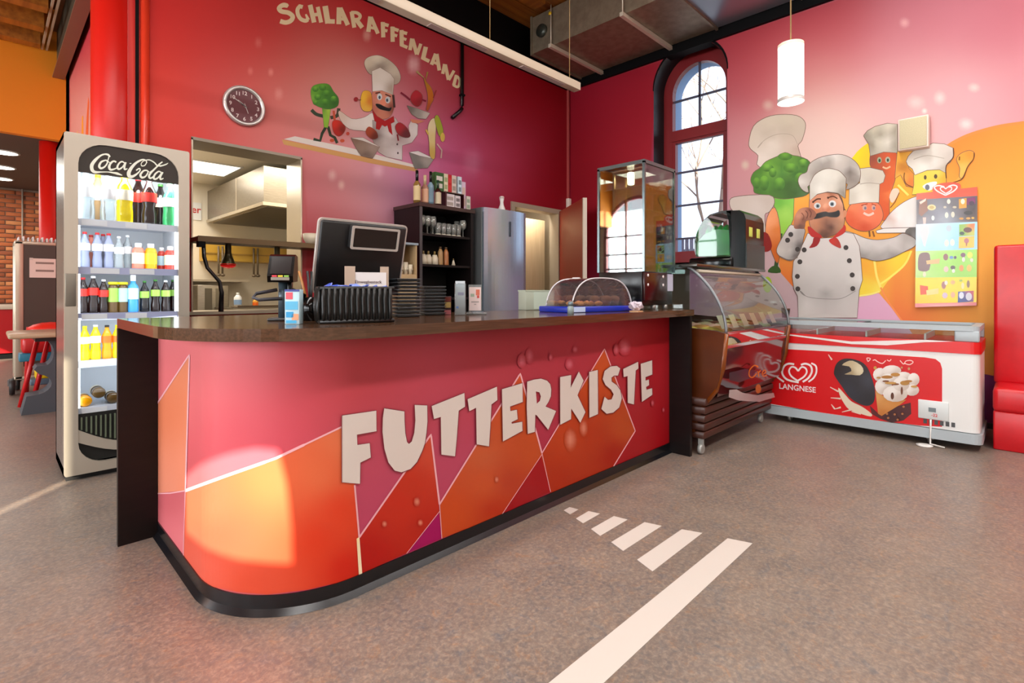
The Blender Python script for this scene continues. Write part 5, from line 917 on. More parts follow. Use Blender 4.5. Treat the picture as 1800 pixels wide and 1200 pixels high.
# ---------------------------------------------------------------- drinks cooler
CX0, CX1, CYF, CYB, CH = .313, .942, 3.926, 4.44, 2.03
silver = mat('cooler_silver', '#c2baac', 0.3, 0.5); coolw = mat('cooler_inside_white', '#eef2f4', 0.5); led = mat('led_strip', '#ffffff', 0.4, emit='#eef6ff', es=4)
t = thing('drinks_cooler', 'tall silver glass door drinks cooler full of bottles beside the counter', 'refrigerator', ((CX0 + CX1) / 2, (CYF + CYB) / 2, 0))
OX0, OX1, OZ0, OZ1 = CX0 + .062, CX1 - .062, .09, 1.985
mb = MB(); mb.box(CX0, CX0 + .05, CYF + .03, CYB, .03, CH); mb.box(CX1 - .05, CX1, CYF + .03, CYB, .03, CH); mb.box(CX0, CX1, CYF + .03, CYB, CH - .03, CH); mb.box(CX0, CX1, CYF + .03, CYB, .03, .08); mb.box(CX0, CX1, CYB - .04, CYB, .03, CH)
mb.build('cabinet', mat('cooler_side', '#8e8a84', 0.25, 0.7), t, True)
def rr2(x0, x1, z0, z1, r, n=6): return rrect(x0, x1, z0, z1, r, n)
mb = MB(); O_ = rr2(CX0, CX1, .035, CH, .012); I_ = rr2(OX0, OX1, OZ0, OZ1, .13)
mb0 = MB(); ring(mb0, O_, I_, CYF, CYF + .03); mb.add([(v[1], v[0], v[2]) for v in mb0.v], mb0.f); mb.build('door_frame', silver, t, True)
MB().box(CX0 + .004, CX0 + .052, CYF - .003, CYF + .004, 1.02, 1.21, .003).build('door_handle', mat('handle_dark_silver', '#7d776c', 0.4, 0.5), t, True, 'recessed darker door handle')
MB().box(CX0 + .01, CX1 - .01, CYF + .04, CYB, .0, .03).build('plinth', rubber, t, True)
mb = MB(); mb.box(CX0 + .05, CX1 - .05, CYB - .05, CYB - .042, .38, 1.98); mb.box(CX0 + .05, CX0 + .056, CYF + .035, CYB - .04, .38, 1.98); mb.box(CX1 - .056, CX1 - .05, CYF + .035, CYB - .04, .38, 1.98); mb.box(CX0 + .05, CX1 - .05, CYF + .035, CYB - .04, 1.975, 1.98)
mb.build('interior', coolw, t, True)
for x in (OX0 + .004, OX1 - .012): MB().box(x, x + .008, CYF + .034, CYF + .05, .40, 1.82).build('light_strip', led, t, True)
area('cooler_light', ((CX0 + CX1) / 2, CYF + .06, 1.82), (0, .75, -1), .5, .04, 5, (.93, .97, 1)); area('cooler_light', ((CX0 + CX1) / 2, CYF + .04, 1.15), (0, 1, -.05), .5, 1.3, 3.2, (.95, .98, 1))
HZ = px_y(230, 313, CYF).z
hp = [(x, z) for x, z in rr2(OX0 - .004, OX1 + .004, OZ0, OZ1 + .004, .13) if z > HZ]; hp = sorted([p for p in hp if True], key=lambda p: p[0])
hpoly = [(OX0 - .004, HZ)] + hp + [(OX1 + .004, HZ)]
hd = MB().prism(hpoly, CYF + .012, CYF + .03, 'y').build('header_panel', mat('header_black', '#2a2522', 0.2, coat=0.3), t, True)
hpn = on_y(CYF + .0115); I = Ink(hpn, hd, print_mat('header_print', 0.4), .0004)
h8 = lambda L: [(140 + x / 8, 250 + y / 8) for x, y in L]; wh = '#E6EADC'
for L, w in ((((430,205),(400,175),(350,168),(290,190),(220,250),(172,320),(175,385),(215,418),(300,418),(400,418),(470,428),(530,440),(600,465)), (10,20,14,18,30,36,34,26,12,9,16,24,6)), (((375,170),(410,180),(405,230),(385,280)), (8,10,10,8)), \
            (((350,255),(300,280),(275,335),(300,365),(350,345),(390,290),(380,255),(350,255)), (14,20,24,22,16,14,12,14)), (((400,265),(440,300),(470,270)), (8,8,6)), (((515,280),(480,265),(440,290),(415,345),(435,385),(490,375),(540,350)), (16,16,20,26,22,14,8)), \
            (((640,300),(600,272),(560,290),(530,345),(550,378),(600,350),(640,290)), (12,14,16,20,18,14,12)), (((650,280),(630,340),(635,380),(672,370)), (16,20,18,8)), (((702,297),(728,297)), 10), \
            (((945,290),(930,255),(880,245),(800,285),(735,350),(692,425),(700,475),(745,480),(810,440),(850,395),(838,368),(795,395)), (10,12,16,22,30,38,36,26,16,12,12,14)), (((945,280),(915,325),(872,330),(868,295),(905,260),(980,248),(1050,285),(1090,325),(1150,330),(1215,310),(1245,290)), (8,10,10,8,9,12,12,14,14,12,4)), \
            (((950,395),(900,400),(855,455),(875,495),(925,480),(960,425),(950,395)), (12,16,22,22,16,12,12)), (((960,400),(985,420),(1010,400)), (6,6,6)), (((1165,275),(1130,300),(1070,360),(1000,430),(975,480),(1000,505),(1050,470)), (12,14,16,20,22,18,8)), (((1150,425),(1110,410),(1060,450),(1040,500),(1065,518),(1110,490),(1150,430)), (12,14,18,20,18,14,10)), (((1170,420),(1135,480),(1140,520),(1180,505)), (16,20,18,8)), (((1110,300),(1135,340),(1170,320)), (8,8,6))):
    n_ = 5; P = smo(list(L), n_); m_ = len(P)
    ww = w if not isinstance(w, tuple) else [float(np.interp(i / (m_ - 1), np.linspace(0, 1, len(w)), w)) / 5.6 for i in range(m_)]
    I.stroke(h8(P), ww if isinstance(ww, list) else ww / 8, wh)
I.out('script_lettering')
gl_ = glass('door_glass', '#fbfdff', 0.35); MB().box(OX0, OX1, CYF + .016, CYF + .020, OZ0 + .3, HZ).build('door_glass', gl_, t, True)
mb = MB(); mb.box(OX0 - .005, OX1 + .005, CYF + .02, CYF + .03, .10, .385); gm = mat('grille_black', '#151716', 0.4); mb.build('grille_backing', gm, t, True)
for k in range(22): x = OX0 + .012 + k * .0225; MB().box(x, x + .008, CYF + .010, CYF + .021, .30 - .10 * math.sin(math.pi * (k + .5) / 22), .365).build('grille_bar', mat('grille_olive', '#5c6654', 0.4), t, True)
arc = [(OX0 - .005 + (OX1 - OX0 + .01) * k / 12, .30 - .11 * math.sin(math.pi * k / 12)) for k in range(13)]
MB().prism(arc + [(OX1 + .005, .14)] + [(x, z - .075 + .02 * math.sin(math.pi * i / 12)) for i, (x, z) in enumerate(arc)][::-1] + [(OX0 - .005, .14)], CYF + .004, CYF + .014, 'y').build('kick_trim', silver, t, True)
SZ = [px_y(150, y, 4.0).z for y in (386, 470, 550.5, 633)] + [px_y(150, 716, 3.97).z]
shelfm = mat('shelf_white', '#dfe4ee', 0.4); railm = mat('price_rail_lilac', '#bcc0e0', 0.4); cardm = mat('price_card_white', '#f2f4f6', 0.5)
for k, z in enumerate(SZ):
    s_ = MB().box(CX0 + .057, CX1 - .057, CYF + .038, CYB - .05, z - .012, z - .001).build('shelf', shelfm, t, True)
    MB().box(CX0 + .058, CX1 - .058, CYF + .030, CYF + .037, z - .040, z + .002).build('price_rail', railm if k in (1, 2) else shelfm, s_, True)
    for x0, x1 in ((.12, .26), (.31, .44)) if k % 2 else ((.08, .2), (.29, .40)): MB().box(CX0 + x0, CX0 + x1, CYF + .027, CYF + .0295, z - .036, z - .003).build('price_card', cardm if k != 3 else railm, s_, True)
# bottles
BM = {}
def bottle_parts(kind, r, h, liq, lab, cap, clear_top=True):
    key = (kind, r, h, liq, lab, cap)
    if key in BM: return BM[key]
    P = {'pet': [(.0, 0), (.8, .0), (1, .03), (1, .22), (.9, .36), (1, .5), (1, .62), (.8, .74), (.45, .84), (.34, .9), (.34, .96)],
         'contour': [(0, 0), (.85, 0), (.95, .04), (.98, .2), (.78, .38), (.95, .52), (1, .6), (.92, .7), (.55, .83), (.38, .9), (.38, .96)],
         'sport': [(0, 0), (.9, 0), (1, .05), (.95, .3), (.85, .45), (1, .6), (.95, .7), (.5, .78), (.45, .85)],
         'tea': [(0, 0), (.95, 0), (1, .04), (1, .8), (.85, .88), (.6, .93)], 'jug': [(0, 0), (.9, 0), (1, .04), (.95, .3), (.85, .5), (1, .68), (.8, .8), (.5, .84)]}[kind]
    cols = {'clear': glass('bottle_clear', '#e8f0f2', 0.8, 0.05, 0.25)}
    bm_ = cols.get(liq) or mat('liquid_' + liq, {'cola': '#1d0b08', 'orange': '#f0a008', 'yellow': '#f4d800', 'pink': '#e88068', 'red': '#c83c30', 'blue': '#3c98d8', 'green': '#3cae64', 'tea': '#5c4420', 'dark': '#141010', 'amber': '#b08858', 'violet': '#8890a8'}[liq], 0.12)
    out = [('bottle_body', MB().lathe([(a * r, b * h) for a, b in P], (0, 0, 0), 18), bm_)]
    if lab:
        z0, z1 = {'pet': (.45, .66), 'contour': (.48, .68), 'sport': (.35, .65), 'tea': (.35, .8), 'jug': (.2, .62)}[kind]
        lm = mat('bottle_label_' + lab, {'white': '#ececec', 'red': '#dc2418', 'lime': '#98c850', 'orange': '#e87018', 'blue': '#b8dcf0', 'cream': '#e8e0c8', 'green': '#28b060', 'yellow': '#f0c820', 'teal': '#a8d8c8'}[lab], 0.35)
        out.append(('label_band', MB().lathe([(r * 1.012, z0 * h), (r * 1.015, (z0 + z1) / 2 * h), (r * 1.012, z1 * h)], (0, 0, 0), 18, cap=False), lm))
    if cap:
        cm = mat('bottle_cap_' + cap, {'red': '#c8181c', 'white': '#eef0f0', 'yellow': '#e8e010', 'blue': '#2038b0', 'black': '#181818', 'green': '#38782c', 'orange': '#e07820'}[cap], 0.4)
        rr_, z0 = {'pet': (.38, .94), 'contour': (.42, .94), 'sport': (.5, .84), 'tea': (1.02, .92), 'jug': (.55, .83)}[kind]
        out.append(('cap', MB().lathe([(rr_ * r, z0 * h), (rr_ * r, h * .99), (rr_ * r * .9, h)], (0, 0, 0), 14), cm))
    tmp = [(n_, b_.build(n_, m_, None)) for n_, b_, m_ in out]; BM[key] = [(n_, o.data) for n_, o in tmp]
    for n_, o in tmp: bpy.data.objects.remove(o)
    return BM[key]
def bottle(name, label, group, loc, *spec, rot=None):
    b = thing(name, label, 'bottle', loc, 0, group)
    if rot: b.rotation_euler = rot
    for n_, me in bottle_parts(*spec): link(n_, me, b)
    return b
ORD = ('first', 'second', 'third', 'fourth', 'fifth', 'sixth', 'seventh', 'eighth', 'ninth', 'tenth', 'eleventh')
def row(k, name, group, items, y=4.02):
    for i, (px, back, what, spec) in enumerate(items):
        P = px_y(px, 400, y + back)
        bottle(name, '%s, %s from the left on the %s cooler shelf' % (what, ORD[i], ('top', 'second', 'third', 'fourth')[k]), group, (P.x, P.y, SZ[k]), *spec)
row(0, 'large_bottle', 'large bottles on the top cooler shelf', [(151, 0, 'large clear water bottle with white label', ('pet', .043, .30, 'clear', 'white', 'white')), (172, .10, 'amber tinted large bottle', ('pet', .040, .30, 'amber', 'white', 'yellow')), (191, 0, 'large clear bottle with yellow cap', ('pet', .043, .30, 'clear', 'white', 'yellow')),
    (219, 0, 'large bright yellow lemonade bottle', ('pet', .044, .31, 'yellow', 'cream', 'blue')), (243, .10, 'large cola bottle with red cap', ('contour', .040, .31, 'cola', 'red', 'red')), (262, 0, 'large cola bottle with red label', ('contour', .043, .30, 'cola', 'red', 'white')), (282, .10, 'dark large bottle with cream label', ('pet', .040, .29, 'dark', 'cream', 'green')), (299, 0, 'large green bottle with white band', ('pet', .043, .28, 'green', 'white', 'white'))])
b5 = ('contour', .0262, .215, 'violet', 'white', 'red')
row(1, 'small_bottle', 'small bottles on the second cooler shelf', [(149, 0, 'light cola bottle with white label', b5), (160, .07, 'pink soda bottle with red cap', ('contour', .0262, .205, 'pink', 'white', 'red')), (171, 0, 'light cola bottle with white label', b5), (181, .07, 'light cola bottle with red cap', b5), (191, 0, 'light cola bottle with white label', b5), (209, 0, 'clear water bottle with white label', ('pet', .0262, .20, 'clear', 'white', 'white')), (224, .05, 'clear water bottle with white cap', ('pet', .0262, .215, 'clear', 'white', 'white')),
    (243, 0, 'squat pink juice bottle', ('jug', .034, .165, 'pink', 'cream', 'white')), (265, 0, 'squat orange juice bottle', ('jug', .034, .165, 'orange', 'yellow', 'white')), (284, .07, 'slim red juice bottle', ('jug', .026, .15, 'red', 'blue', 'white')), (299, 0, 'squat reddish juice bottle', ('jug', .032, .155, 'red', 'cream', 'white'))])
row(2, 'small_bottle', 'small bottles on the third cooler shelf', [(146, 0, 'cola bottle with red label', ('contour', .0262, .215, 'cola', 'red', 'red')), (164, .0, 'cola bottle with red label', ('contour', .0275, .225, 'cola', 'red', 'white')), (182, 0, 'cola bottle with red label', ('contour', .0262, .205, 'cola', 'red', 'white')), (199, .0, 'lime iced tea bottle with yellow cap', ('tea', .026, .19, 'tea', 'lime', 'yellow')), (216, 0, 'lime iced tea bottle with yellow cap', ('tea', .026, .19, 'tea', 'teal', 'yellow')), (234, -.005, 'blue sports drink bottle', ('sport', .029, .235, 'blue', 'blue', 'white')),
    (254, .0, 'dark bottle with small green label', ('pet', .0262, .20, 'dark', 'lime', 'green')), (273, 0, 'cola bottle with pale green label', ('contour', .0262, .21, 'cola', 'lime', 'green')), (291, 0, 'cola bottle with pale green label', ('contour', .0262, .205, 'cola', 'lime', 'white')), (304, .07, 'cola bottle with green cap', ('contour', .0262, .21, 'cola', 'lime', 'green'))])
row(3, 'small_bottle', 'orange soda bottles on the fourth cooler shelf', [(149, 0, 'yellow soda bottle with cream label', ('contour', .027, .205, 'yellow', 'cream', 'yellow')), (168, 0, 'yellow soda bottle with white label', ('contour', .028, .21, 'yellow', 'white', 'white')), (188, 0, 'orange soda bottle with orange label', ('contour', .027, .205, 'orange', 'orange', 'black')), (206, 0, 'yellow soda bottle with orange label', ('contour', .027, .205, 'yellow', 'orange', 'yellow'))])
for i, (px, dz, lq, wl) in enumerate(((150, .034, 'orange', 'orange soda bottle lying on its side in the bottom of the cooler'), (174, .075, 'tea', 'brownish bottle lying across two others at the bottom of the cooler'), (199, .034, 'tea', 'brown bottle lying on its side near the counter end panel'))):
    P = px_y(px, 700, 4.0); bottle('small_bottle', wl, 'bottles lying on the cooler floor', (P.x, 3.985, SZ[4] + dz), 'pet', .032, .21, lq, 'cream', 'white', rot=(-math.pi / 2, 0, 0))
# ---------------------------------------------------------------- things on the counter
Z0 = CTZ
def at(px, py): return px_z(px, py, Z0)
def loc(px, y): P = px_y(px, 500, y); return (P.x, P.y, Z0)
t = thing('card_terminal', 'black card payment terminal on a grey pole stand on the counter', 'card reader', loc(498, 2.16), -.55)
MB().box(-.05, .05, -.06, .06, 0, .012, .005).build('foot', dgp, t); MB().lathe([(.019, .01), (.019, .17)], (0, 0, 0), 14).build('pole', mat('pole_blue_grey', '#46555f', 0.35, 0.3), t)
MB().box(.018, .034, -.02, .02, .01, .17, .004).build('cable_cover', bg_, t)
mb = MB(); pr = [(-.062, .155), (-.068, .18), (-.02, .262), (.0, .27), (.05, .265), (.06, .20), (.045, .16)]
tm = thing; hd_ = MB().prism([(y, z) for y, z in pr], -.048, .048, 'x').build('reader', bg_, t)
MB().add([(-.038, -.0655, .188), (.038, -.0655, .188), (.038, -.024, .259), (-.038, -.024, .259)], [(0, 1, 2, 3)]).build('screen', mat('terminal_screen', '#140e0e', 0.15), hd_)
for x, c_ in ((-.03, '#d83a48'), (-.008, '#d8c030'), (.014, '#88b848')): MB().box(x, x + .018, -.069, -.060, .176, .183).build('key', mat('key' + c_, c_, 0.5), hd_)
MB().box(-.034, .034, -.0685, -.06, .163, .175).build('keypad', mat('keypad_grey', '#8c8478', 0.5), hd_)
MB().tube([(-.02, -.02, .125), (-.09, -.05, .11), (-.10, -.06, .095), (-.08, -.06, .085), (.0, -.03, .09)], .007).build('cable_holder', mat('holder_grey', '#3c3c44', 0.4), t)
def carton(name, label, cat, L, w, d, h, rz, cols, base):
    t = thing(name, label, cat, L, rz); MB().box(-w / 2, w / 2, -d / 2, d / 2, 0, h, .002).build('carton', base, t)
    for k, (x0, x1, z0, z1, c_) in enumerate(cols): MB().box(x0 * w - w / 2, x1 * w - w / 2, -d / 2 - .0012, -d / 2 + .001, z0 * h, z1 * h).build('printed_patch', mat('patch' + c_, c_, 0.5), t)
    return t
carton('wipes_carton', 'narrow blue and white carton standing upright beside the card terminal', 'carton', loc(517, 1.88), .052, .04, .125, -.75, [(0, 1, .94, 1, '#3a4490'), (.08, .55, .72, .92, '#d85060'), (.05, .9, .42, .66, '#58b0d8'), (.1, .6, .2, .36, '#2c98d0'), (.5, .95, .12, .3, '#d89870'), (.1, .8, .03, .12, '#40a8d8')], mat('carton_pale', '#b8d8e4', 0.5))
t = thing('pen_holder', 'dark holder with pens and a wooden stick behind the blue carton', 'holder', loc(547, 2.05))
MB().lathe([(.0, 0), (.032, 0), (.036, .095), (.03, .095), (.028, .01)], (0, 0, 0), 18, cap=False).build('cup', bg_, t)
for x, y, c_ in ((-.05, .0, '#a06a30'), (.01, .02, '#101010'), (-.02, -.01, '#181818')): MB().tube([(0, 0, .02), (x, y, .20)], .005, 6).build('pen', mat('pen' + c_, c_, 0.4), t)
MB().tube([(-.03, -.01, .10), (-.085, -.02, .125)], .008, 6).build('spoon_handle', bg_, t); MB().box(.005, .02, -.036, -.034, .02, .085).build('pale_strip', mat('pale_blue_strip', '#8cc0c8', 0.4), t)
# basket
wick = mat('wicker_black', '#141414', 0.4)
BR = -.36; BL = loc(623, 1.84); t = thing('wicker_basket', 'black woven basket full of blue sachets in front of the till screen', 'basket', BL, BR)
def tier(z, s=1.0): return [(-.128 * s - .012, -.08 * s), (.128 * s + .012, -.08 * s), (.128 * s + .012, .08 * s), (-.128 * s - .012, .08 * s)]
mb = MB(); mb.box(-.122, .122, -.075, .075, 0, .008)
for (ax, sg, ln, off) in (('x', -1, .125, .078), ('x', 1, .125, .078), ('y', -1, .078, .125), ('y', 1, .078, .125)):
    if ax == 'x': mb.box(-ln, ln, sg * off - .004, sg * off + .004, .0, .125)
    else: mb.box(sg * off - .004, sg * off + .004, -ln, ln, .0, .125)
mb.build('lining', bg_, t)
mb = MB()
for z in (.008, .13):
    p = [(-.132, -.085, z), (.132, -.085, z), (.132, .085, z), (-.132, .085, z), (-.132, -.085, z)]; mb.tube(p, .008, 6)
mb.build('rim', wick, t)
for k in range(13): x = -.12 + k * .02; MB().tube([(x, -.084, .005), (x + .0006, -.0875, .045), (x - .0006, -.086, .09), (x, -.087, .13)], .0075, 6).build('wicker_stake', wick, t)
for k in range(8): y = -.075 + k * .0215; MB().tube([(-.132, y, .005), (-.138, y, .06), (-.132, y, .13)], .008, 6).build('wicker_stake', wick, t)
bl = [mat('sachet_blue', '#3c54b4', 0.35), mat('sachet_light', '#7c90d8', 0.35)]
for k in range(14):
    x = -.105 + (k % 7) * .035; y = -.045 + (k // 7) * .07; q_ = Matrix.Rotation(BR, 3, 'Z') @ Vector((x + R.uniform(-.006, .006), y, .124 + R.uniform(0, .016)))
    s_ = thing('sachet', '%s sachet in the %s row of the black basket, %s from its left end' % (('dark blue', 'light blue')[k % 2], ('front', 'rear')[k // 7], ORD[k % 7]), 'sachet', (BL[0] + q_.x, BL[1] + q_.y, BL[2] + q_.z), R.uniform(0, 3), 'sachets in the black basket'); s_.rotation_euler = (R.uniform(-.5, .5), R.uniform(-.5, .5), R.uniform(0, 3))
    MB().box(-.02, .02, -.013, .013, -.004, .005, .003).build('wrapper', bl[k % 2], s_); MB().box(-.024, -.018, -.013, .013, -.001, .002).build('seal', bl[1 - k % 2], s_)
# card sign in the basket
Ls = px_y(646, 500, 1.985); t = thing('counter_sign', 'small white card sign standing behind the black basket', 'sign', (Ls.x, Ls.y, Z0), -.5)
sg = print_mat('sign_print', 0.5)
MB().box(-.078, .078, -.002, .002, .09, .20).build('card', mat('card_white', '#d6d0d0', 0.5), t); MB().box(-.093, -.05, -.004, -.001, .13, .225).build('side_tab', mat('tab_beige', '#b09a88', 0.5), t); MB().box(.052, .088, .001, .004, .10, .225).build('side_tab', MATS['tab_beige'], t); MB().box(-.09, .09, .004, .012, 0, .1).build('stand', bg_, t)
tx, fc = text2d('Einwegbesteck', .0185, .015); mb = MB(); w_ = max(x for x, y in tx); mb.add([(x - w_ / 2 + .004, -.0028, .153 + y) for x, y in tx], fc); mb.build('lettering', mat('lettering_dark', '#4a3034', 0.6), t)
# till
Lt = px_y(636, 500, 2.16); t = thing('till_screen', 'large black touch screen till tilted on the counter with a small customer display', 'till', (Lt.x, Lt.y, Z0), -.06)
bm0 = MB(); bm0.box(-.207, .207, -.012, .012, -.16, .16, .01); 
tilt = Matrix.Rotation(.26, 3, 'X')
def tl(b, dz=.272, dy=.0): b.v = [tuple(tilt @ Vector(v) + Vector((0, dy, dz))) for v in b.v]; return b
tl(bm0).build('screen_case', mat('till_black', '#08080a', 0.45), t)
sr = MB(); ring_o = rrect(-.215, .215, -.168, .168, .02); ring_i = rrect(-.204, .204, -.157, .157, .014); m0 = MB(); ring(m0, ring_o, ring_i, 0, .016); sr.add([(v[1], v[0] - .002, v[2]) for v in m0.v], m0.f); tl(sr).build('silver_rim', mat('till_rim', '#c0bab4', 0.35, 0.2), t)
cdp = MB(); cdp.box(-.083, .147, -.05, -.012, .05, .150, .006); o_ = tl(cdp).build('customer_display', dgp, t)
sc_ = MB(); sc_.box(-.072, .136, -.0525, -.05, .06, .140); tl(sc_).build('display_glass', mat('display_brown', '#1c1312', 0.12), o_)
fr_ = MB(); m0 = MB(); ring(m0, rrect(-.085, .149, .048, .152, .008), rrect(-.074, .138, .058, .142, .004), 0, .004); fr_.add([(v[1], v[0] - .053, v[2]) for v in m0.v], m0.f); tl(fr_).build('display_rim', mat('till_rim'), o_)
MB().box(-.05, .08, .02, .11, .0, .24, .01).build('neck', MATS['till_black'], t); MB().box(-.12, .12, -.05, .13, 0, .02, .006).build('foot', MATS['till_black'], t)
# stacks of black trays
trm = mat('tray_black', '#17181a', 0.3); trl = mat('tray_lip', '#4c5054', 0.3)
tray_proto = None
for s_, (px, y, n_, wh_) in enumerate(((711, 2.08, 11, 'left stack beside the basket'), (757, 2.16, 9, 'right stack beside the leaflet holder'))):
    L = loc(px, y)
    for k in range(n_):
        if tray_proto is None:
            o = thing('black_tray', '', 'tray', (0, 0, 0)); MB().box(-.052, .052, -.07, .07, 0, .009, .002).build('tray_body', trm, o); MB().box(-.057, .057, -.075, .075, .009, .0125, .001).build('lip', trl, o); tray_proto = o
        else: o = copy_tree(tray_proto)
        o.location = (L[0] + R.uniform(-.002, .002), L[1] + R.uniform(-.002, .002), Z0 + .001 + k * .0165); o.rotation_euler = (0, 0, -.3 + R.uniform(-.02, .02))
        o['label'] = 'black plastic tray, %s from the bottom of the %s' % ((ORD[k]), wh_); o['group'] = 'stacked black trays on the counter'
t = carton('sauce_carton', 'small red and yellow sauce carton between the trays and the leaflet holder', 'carton', loc(787, 2.12), .034, .03, .095, -.72, [(0, 1, .72, .95, '#7c2c20'), (0, 1, .38, .68, '#c8a860'), (0, 1, .02, .25, '#c87078')], mat('carton_dark', '#402020', 0.5))
acr = glass('acrylic', '#eaf2f4', 1.0, 0.03, 0.18)
t = thing('leaflet_holder', 'clear acrylic holder with pale leaflets standing on the counter', 'holder', loc(809, 2.02), -.70)
MB().box(-.028, .028, -.022, .022, 0, .16, .002).build('acrylic_box', acr, t); MB().box(-.024, .024, -.012, .014, .004, .172).build('leaflets', mat('leaflet_pale', '#c4cdd4', 0.5), t); MB().box(-.012, .018, -.0145, -.012, .10, .115).build('purple_print', mat('purple_print', '#8c84b8', 0.5), t); MB().box(-.02, -.008, -.0225, -.022, .035, .045).build('blue_print', mat('blue_print', '#5070a8', 0.5), t)
t = thing('menu_stand', 'acrylic table stand with a white sheet bearing red and green print', 'sign', loc(835, 2.04), -.66)
MB().box(-.034, .034, -.004, .004, .01, .155).build('acrylic_sheet', acr, t); MB().box(-.031, .031, -.0055, -.0042, .02, .142).build('paper', mat('paper_pinkish', '#dccac8', 0.5), t)
mb = MB(); mb.box(-.048, .058, -.06, .05, 0, .012, .003); mb.build('acrylic_foot', acr, t)
for x, z, w, h, c_ in ((.004, .10, .02, .03, '#d07058'), (.01, .085, .012, .014, '#c85048'), (-.024, .092, .02, .016, '#9cac98'), (-.02, .062, .04, .006, '#9c9490'), (-.006, .05, .012, .005, '#a89c98')): MB().box(x, x + w, -.0062, -.0056, z, z + h).build('print_mark', mat('mark' + c_, c_, 0.6), t)
MB().box(-.02, .04, -.052, -.02, .0125, .014).build('dark_card', mat('card_slate', '#707888', 0.5), t)
# frosted container, dome tray, shaker, cups, packet, napkin
frost = glass('frosted_pale', '#c4ccba', 0.6, 0.15, 0.7)
L0 = px_y(943, 500, 2.28); t = thing('frosted_container', 'wide pale frosted glass container standing on the counter before the fridge', 'container', (L0.x, L0.y, Z0), -.3)
MB().box(-.11, .11, -.05, .05, 0, .125, .004).build('container_body', frost, t); MB().box(-.112, .112, -.052, .052, .122, .13).build('rim', mat('rim_pale_green', '#b4beaa', 0.2), t); MB().box(-.05, .10, -.0515, -.05, .008, .118).build('front_label', mat('label_greenish', '#bcc8b8', 0.4), t)
DR = -.16; LD = Vector((2.575, 1.875, 0)); DS = 1.26; t = thing('cake_dome', 'long clear plastic dome over a blue tray of pastries on the counter', 'cake dome', (LD.x, LD.y, Z0), DR)
MB().box(-.235 * DS, .235 * DS, -.10 * DS, .10 * DS, 0, .034, .006).build('tray', mat('tray_blue', '#1430a8', 0.3), t); MB().box(-.29, -.16, -.1275, -.1255, .004, .032).build('tray_label', mat('tray_label_pale', '#b8ccec', 0.4), t)
prof = [(a * DS, .035 + (b - .035) * DS * 1.06) for a, b in ((-.20, .035), (-.185, .08), (-.15, .125), (-.09, .152), (0, .158), (.09, .152), (.15, .125), (.185, .08), (.20, .035))]
MB().prism(smo(prof, 3), -.11, .11, 'y').build('dome', glass('dome_clear', '#f4f6f6', 1.6, .03, 0.04), t)
for y in (-.112, .112): MB().tube([(x, y, z) for x, z in smo(prof, 3)], .0045, 6).build('dome_edge', mat('dome_edge', '#c8c4c8', 0.15), t)
q_ = lambda x, y, z: tuple(Vector((LD.x, LD.y, Z0)) + Matrix.Rotation(DR, 3, 'Z') @ Vector((x * DS, y * DS, z)))
cr = mat('pastry_golden', '#d89450', 0.6, noise=('#c07838', 30, (1, 1, 1))); brn = mat('muffin_brown', '#7a4a28', 0.7); mc = mat('muffin_case_maroon', '#5c1c24', 0.5)
for k, (x, y) in enumerate(((-.10, -.05), (-.045, -.055), (.01, -.05), (-.10, .03), (-.045, .03), (.01, .03))):
    o = thing('pastry', 'golden pastry under the clear dome, %s in the %s row' % (ORD[k % 3], ('front', 'rear')[k // 3]), 'pastry', q_(x, y, .035), R.uniform(0, 3), 'pastries under the clear dome'); MB().ball((0, 0, .014), (.028, .022, .014), 10, 6).build('crust', cr, o); MB().ball((0, 0, .024), (.012, .010, .006), 8, 4).build('filling', mat('filling_pink', '#e88878', 0.4), o)
for k, (x, y) in enumerate(((.075, -.04), (.135, -.035), (.075, .04), (.135, .04))):
    o = thing('muffin', 'brown muffin in a maroon case under the clear dome, %s of the %s row' % (ORD[k % 2], ('front', 'rear')[k // 2]), 'muffin', q_(x, y, .0345), 0, 'muffins under the clear dome'); MB().lathe([(.022, 0), (.030, .035)], (0, 0, 0), 14).build('paper_case', mc, o); MB().ball((0, 0, .04), (.033, .033, .022), 12, 6).build('top', brn, o)
t = thing('salt_shaker', 'small glass shaker with grey cap in front of the blue tray', 'shaker', loc(1003, 1.68)); MB().lathe([(0, 0), (.017, 0), (.017, .035), (.012, .045)], (0, 0, 0), 14, cap=False).build('glass_body', mat('shaker_glass', '#8c9c9c', 0.15), t); MB().lathe([(.014, .044), (.014, .062), (.008, .068)], (0, 0, 0), 14).build('cap', mat('shaker_cap', '#6c7c84', 0.3, 0.4), t)
cupw = mat('paper_cup_white', '#e0e2e0', 0.5)
for px, n_, lab_, y in ((1013, 14, 'tall stack of white paper cups behind the clear dome', 2.26), (1036, 9, 'short stack of white paper cups behind the clear dome', 2.24)):
    L = loc(px, y)
    for k in range(n_):
        o = thing('paper_cup', 'white paper cup, %s cup up in the %s' % (str(k + 1) + ('st' if k == 0 else 'nd' if k == 1 else 'rd' if k == 2 else 'th'), lab_.split(' of')[0] + ' behind the dome'), 'cup', (L[0], L[1], Z0 + k * .0105), 0, 'stacked paper cups'); MB().lathe([(.028, .085), (.038, .002), (.036, .002), (.026, .083)], (0, 0, 0), 14).build('cup_wall', cupw, o); MB().lathe([(.0385, 0), (.0395, .003), (.0385, .006)], (0, 0, 0), 14, cap=False).build('rim', cupw, o)
t = thing('snack_packet', 'red and yellow patterned snack packet leaning by the display cabinet', 'packet', loc(1094, 2.07), -.5); t.rotation_euler = (0, .32, -.5)
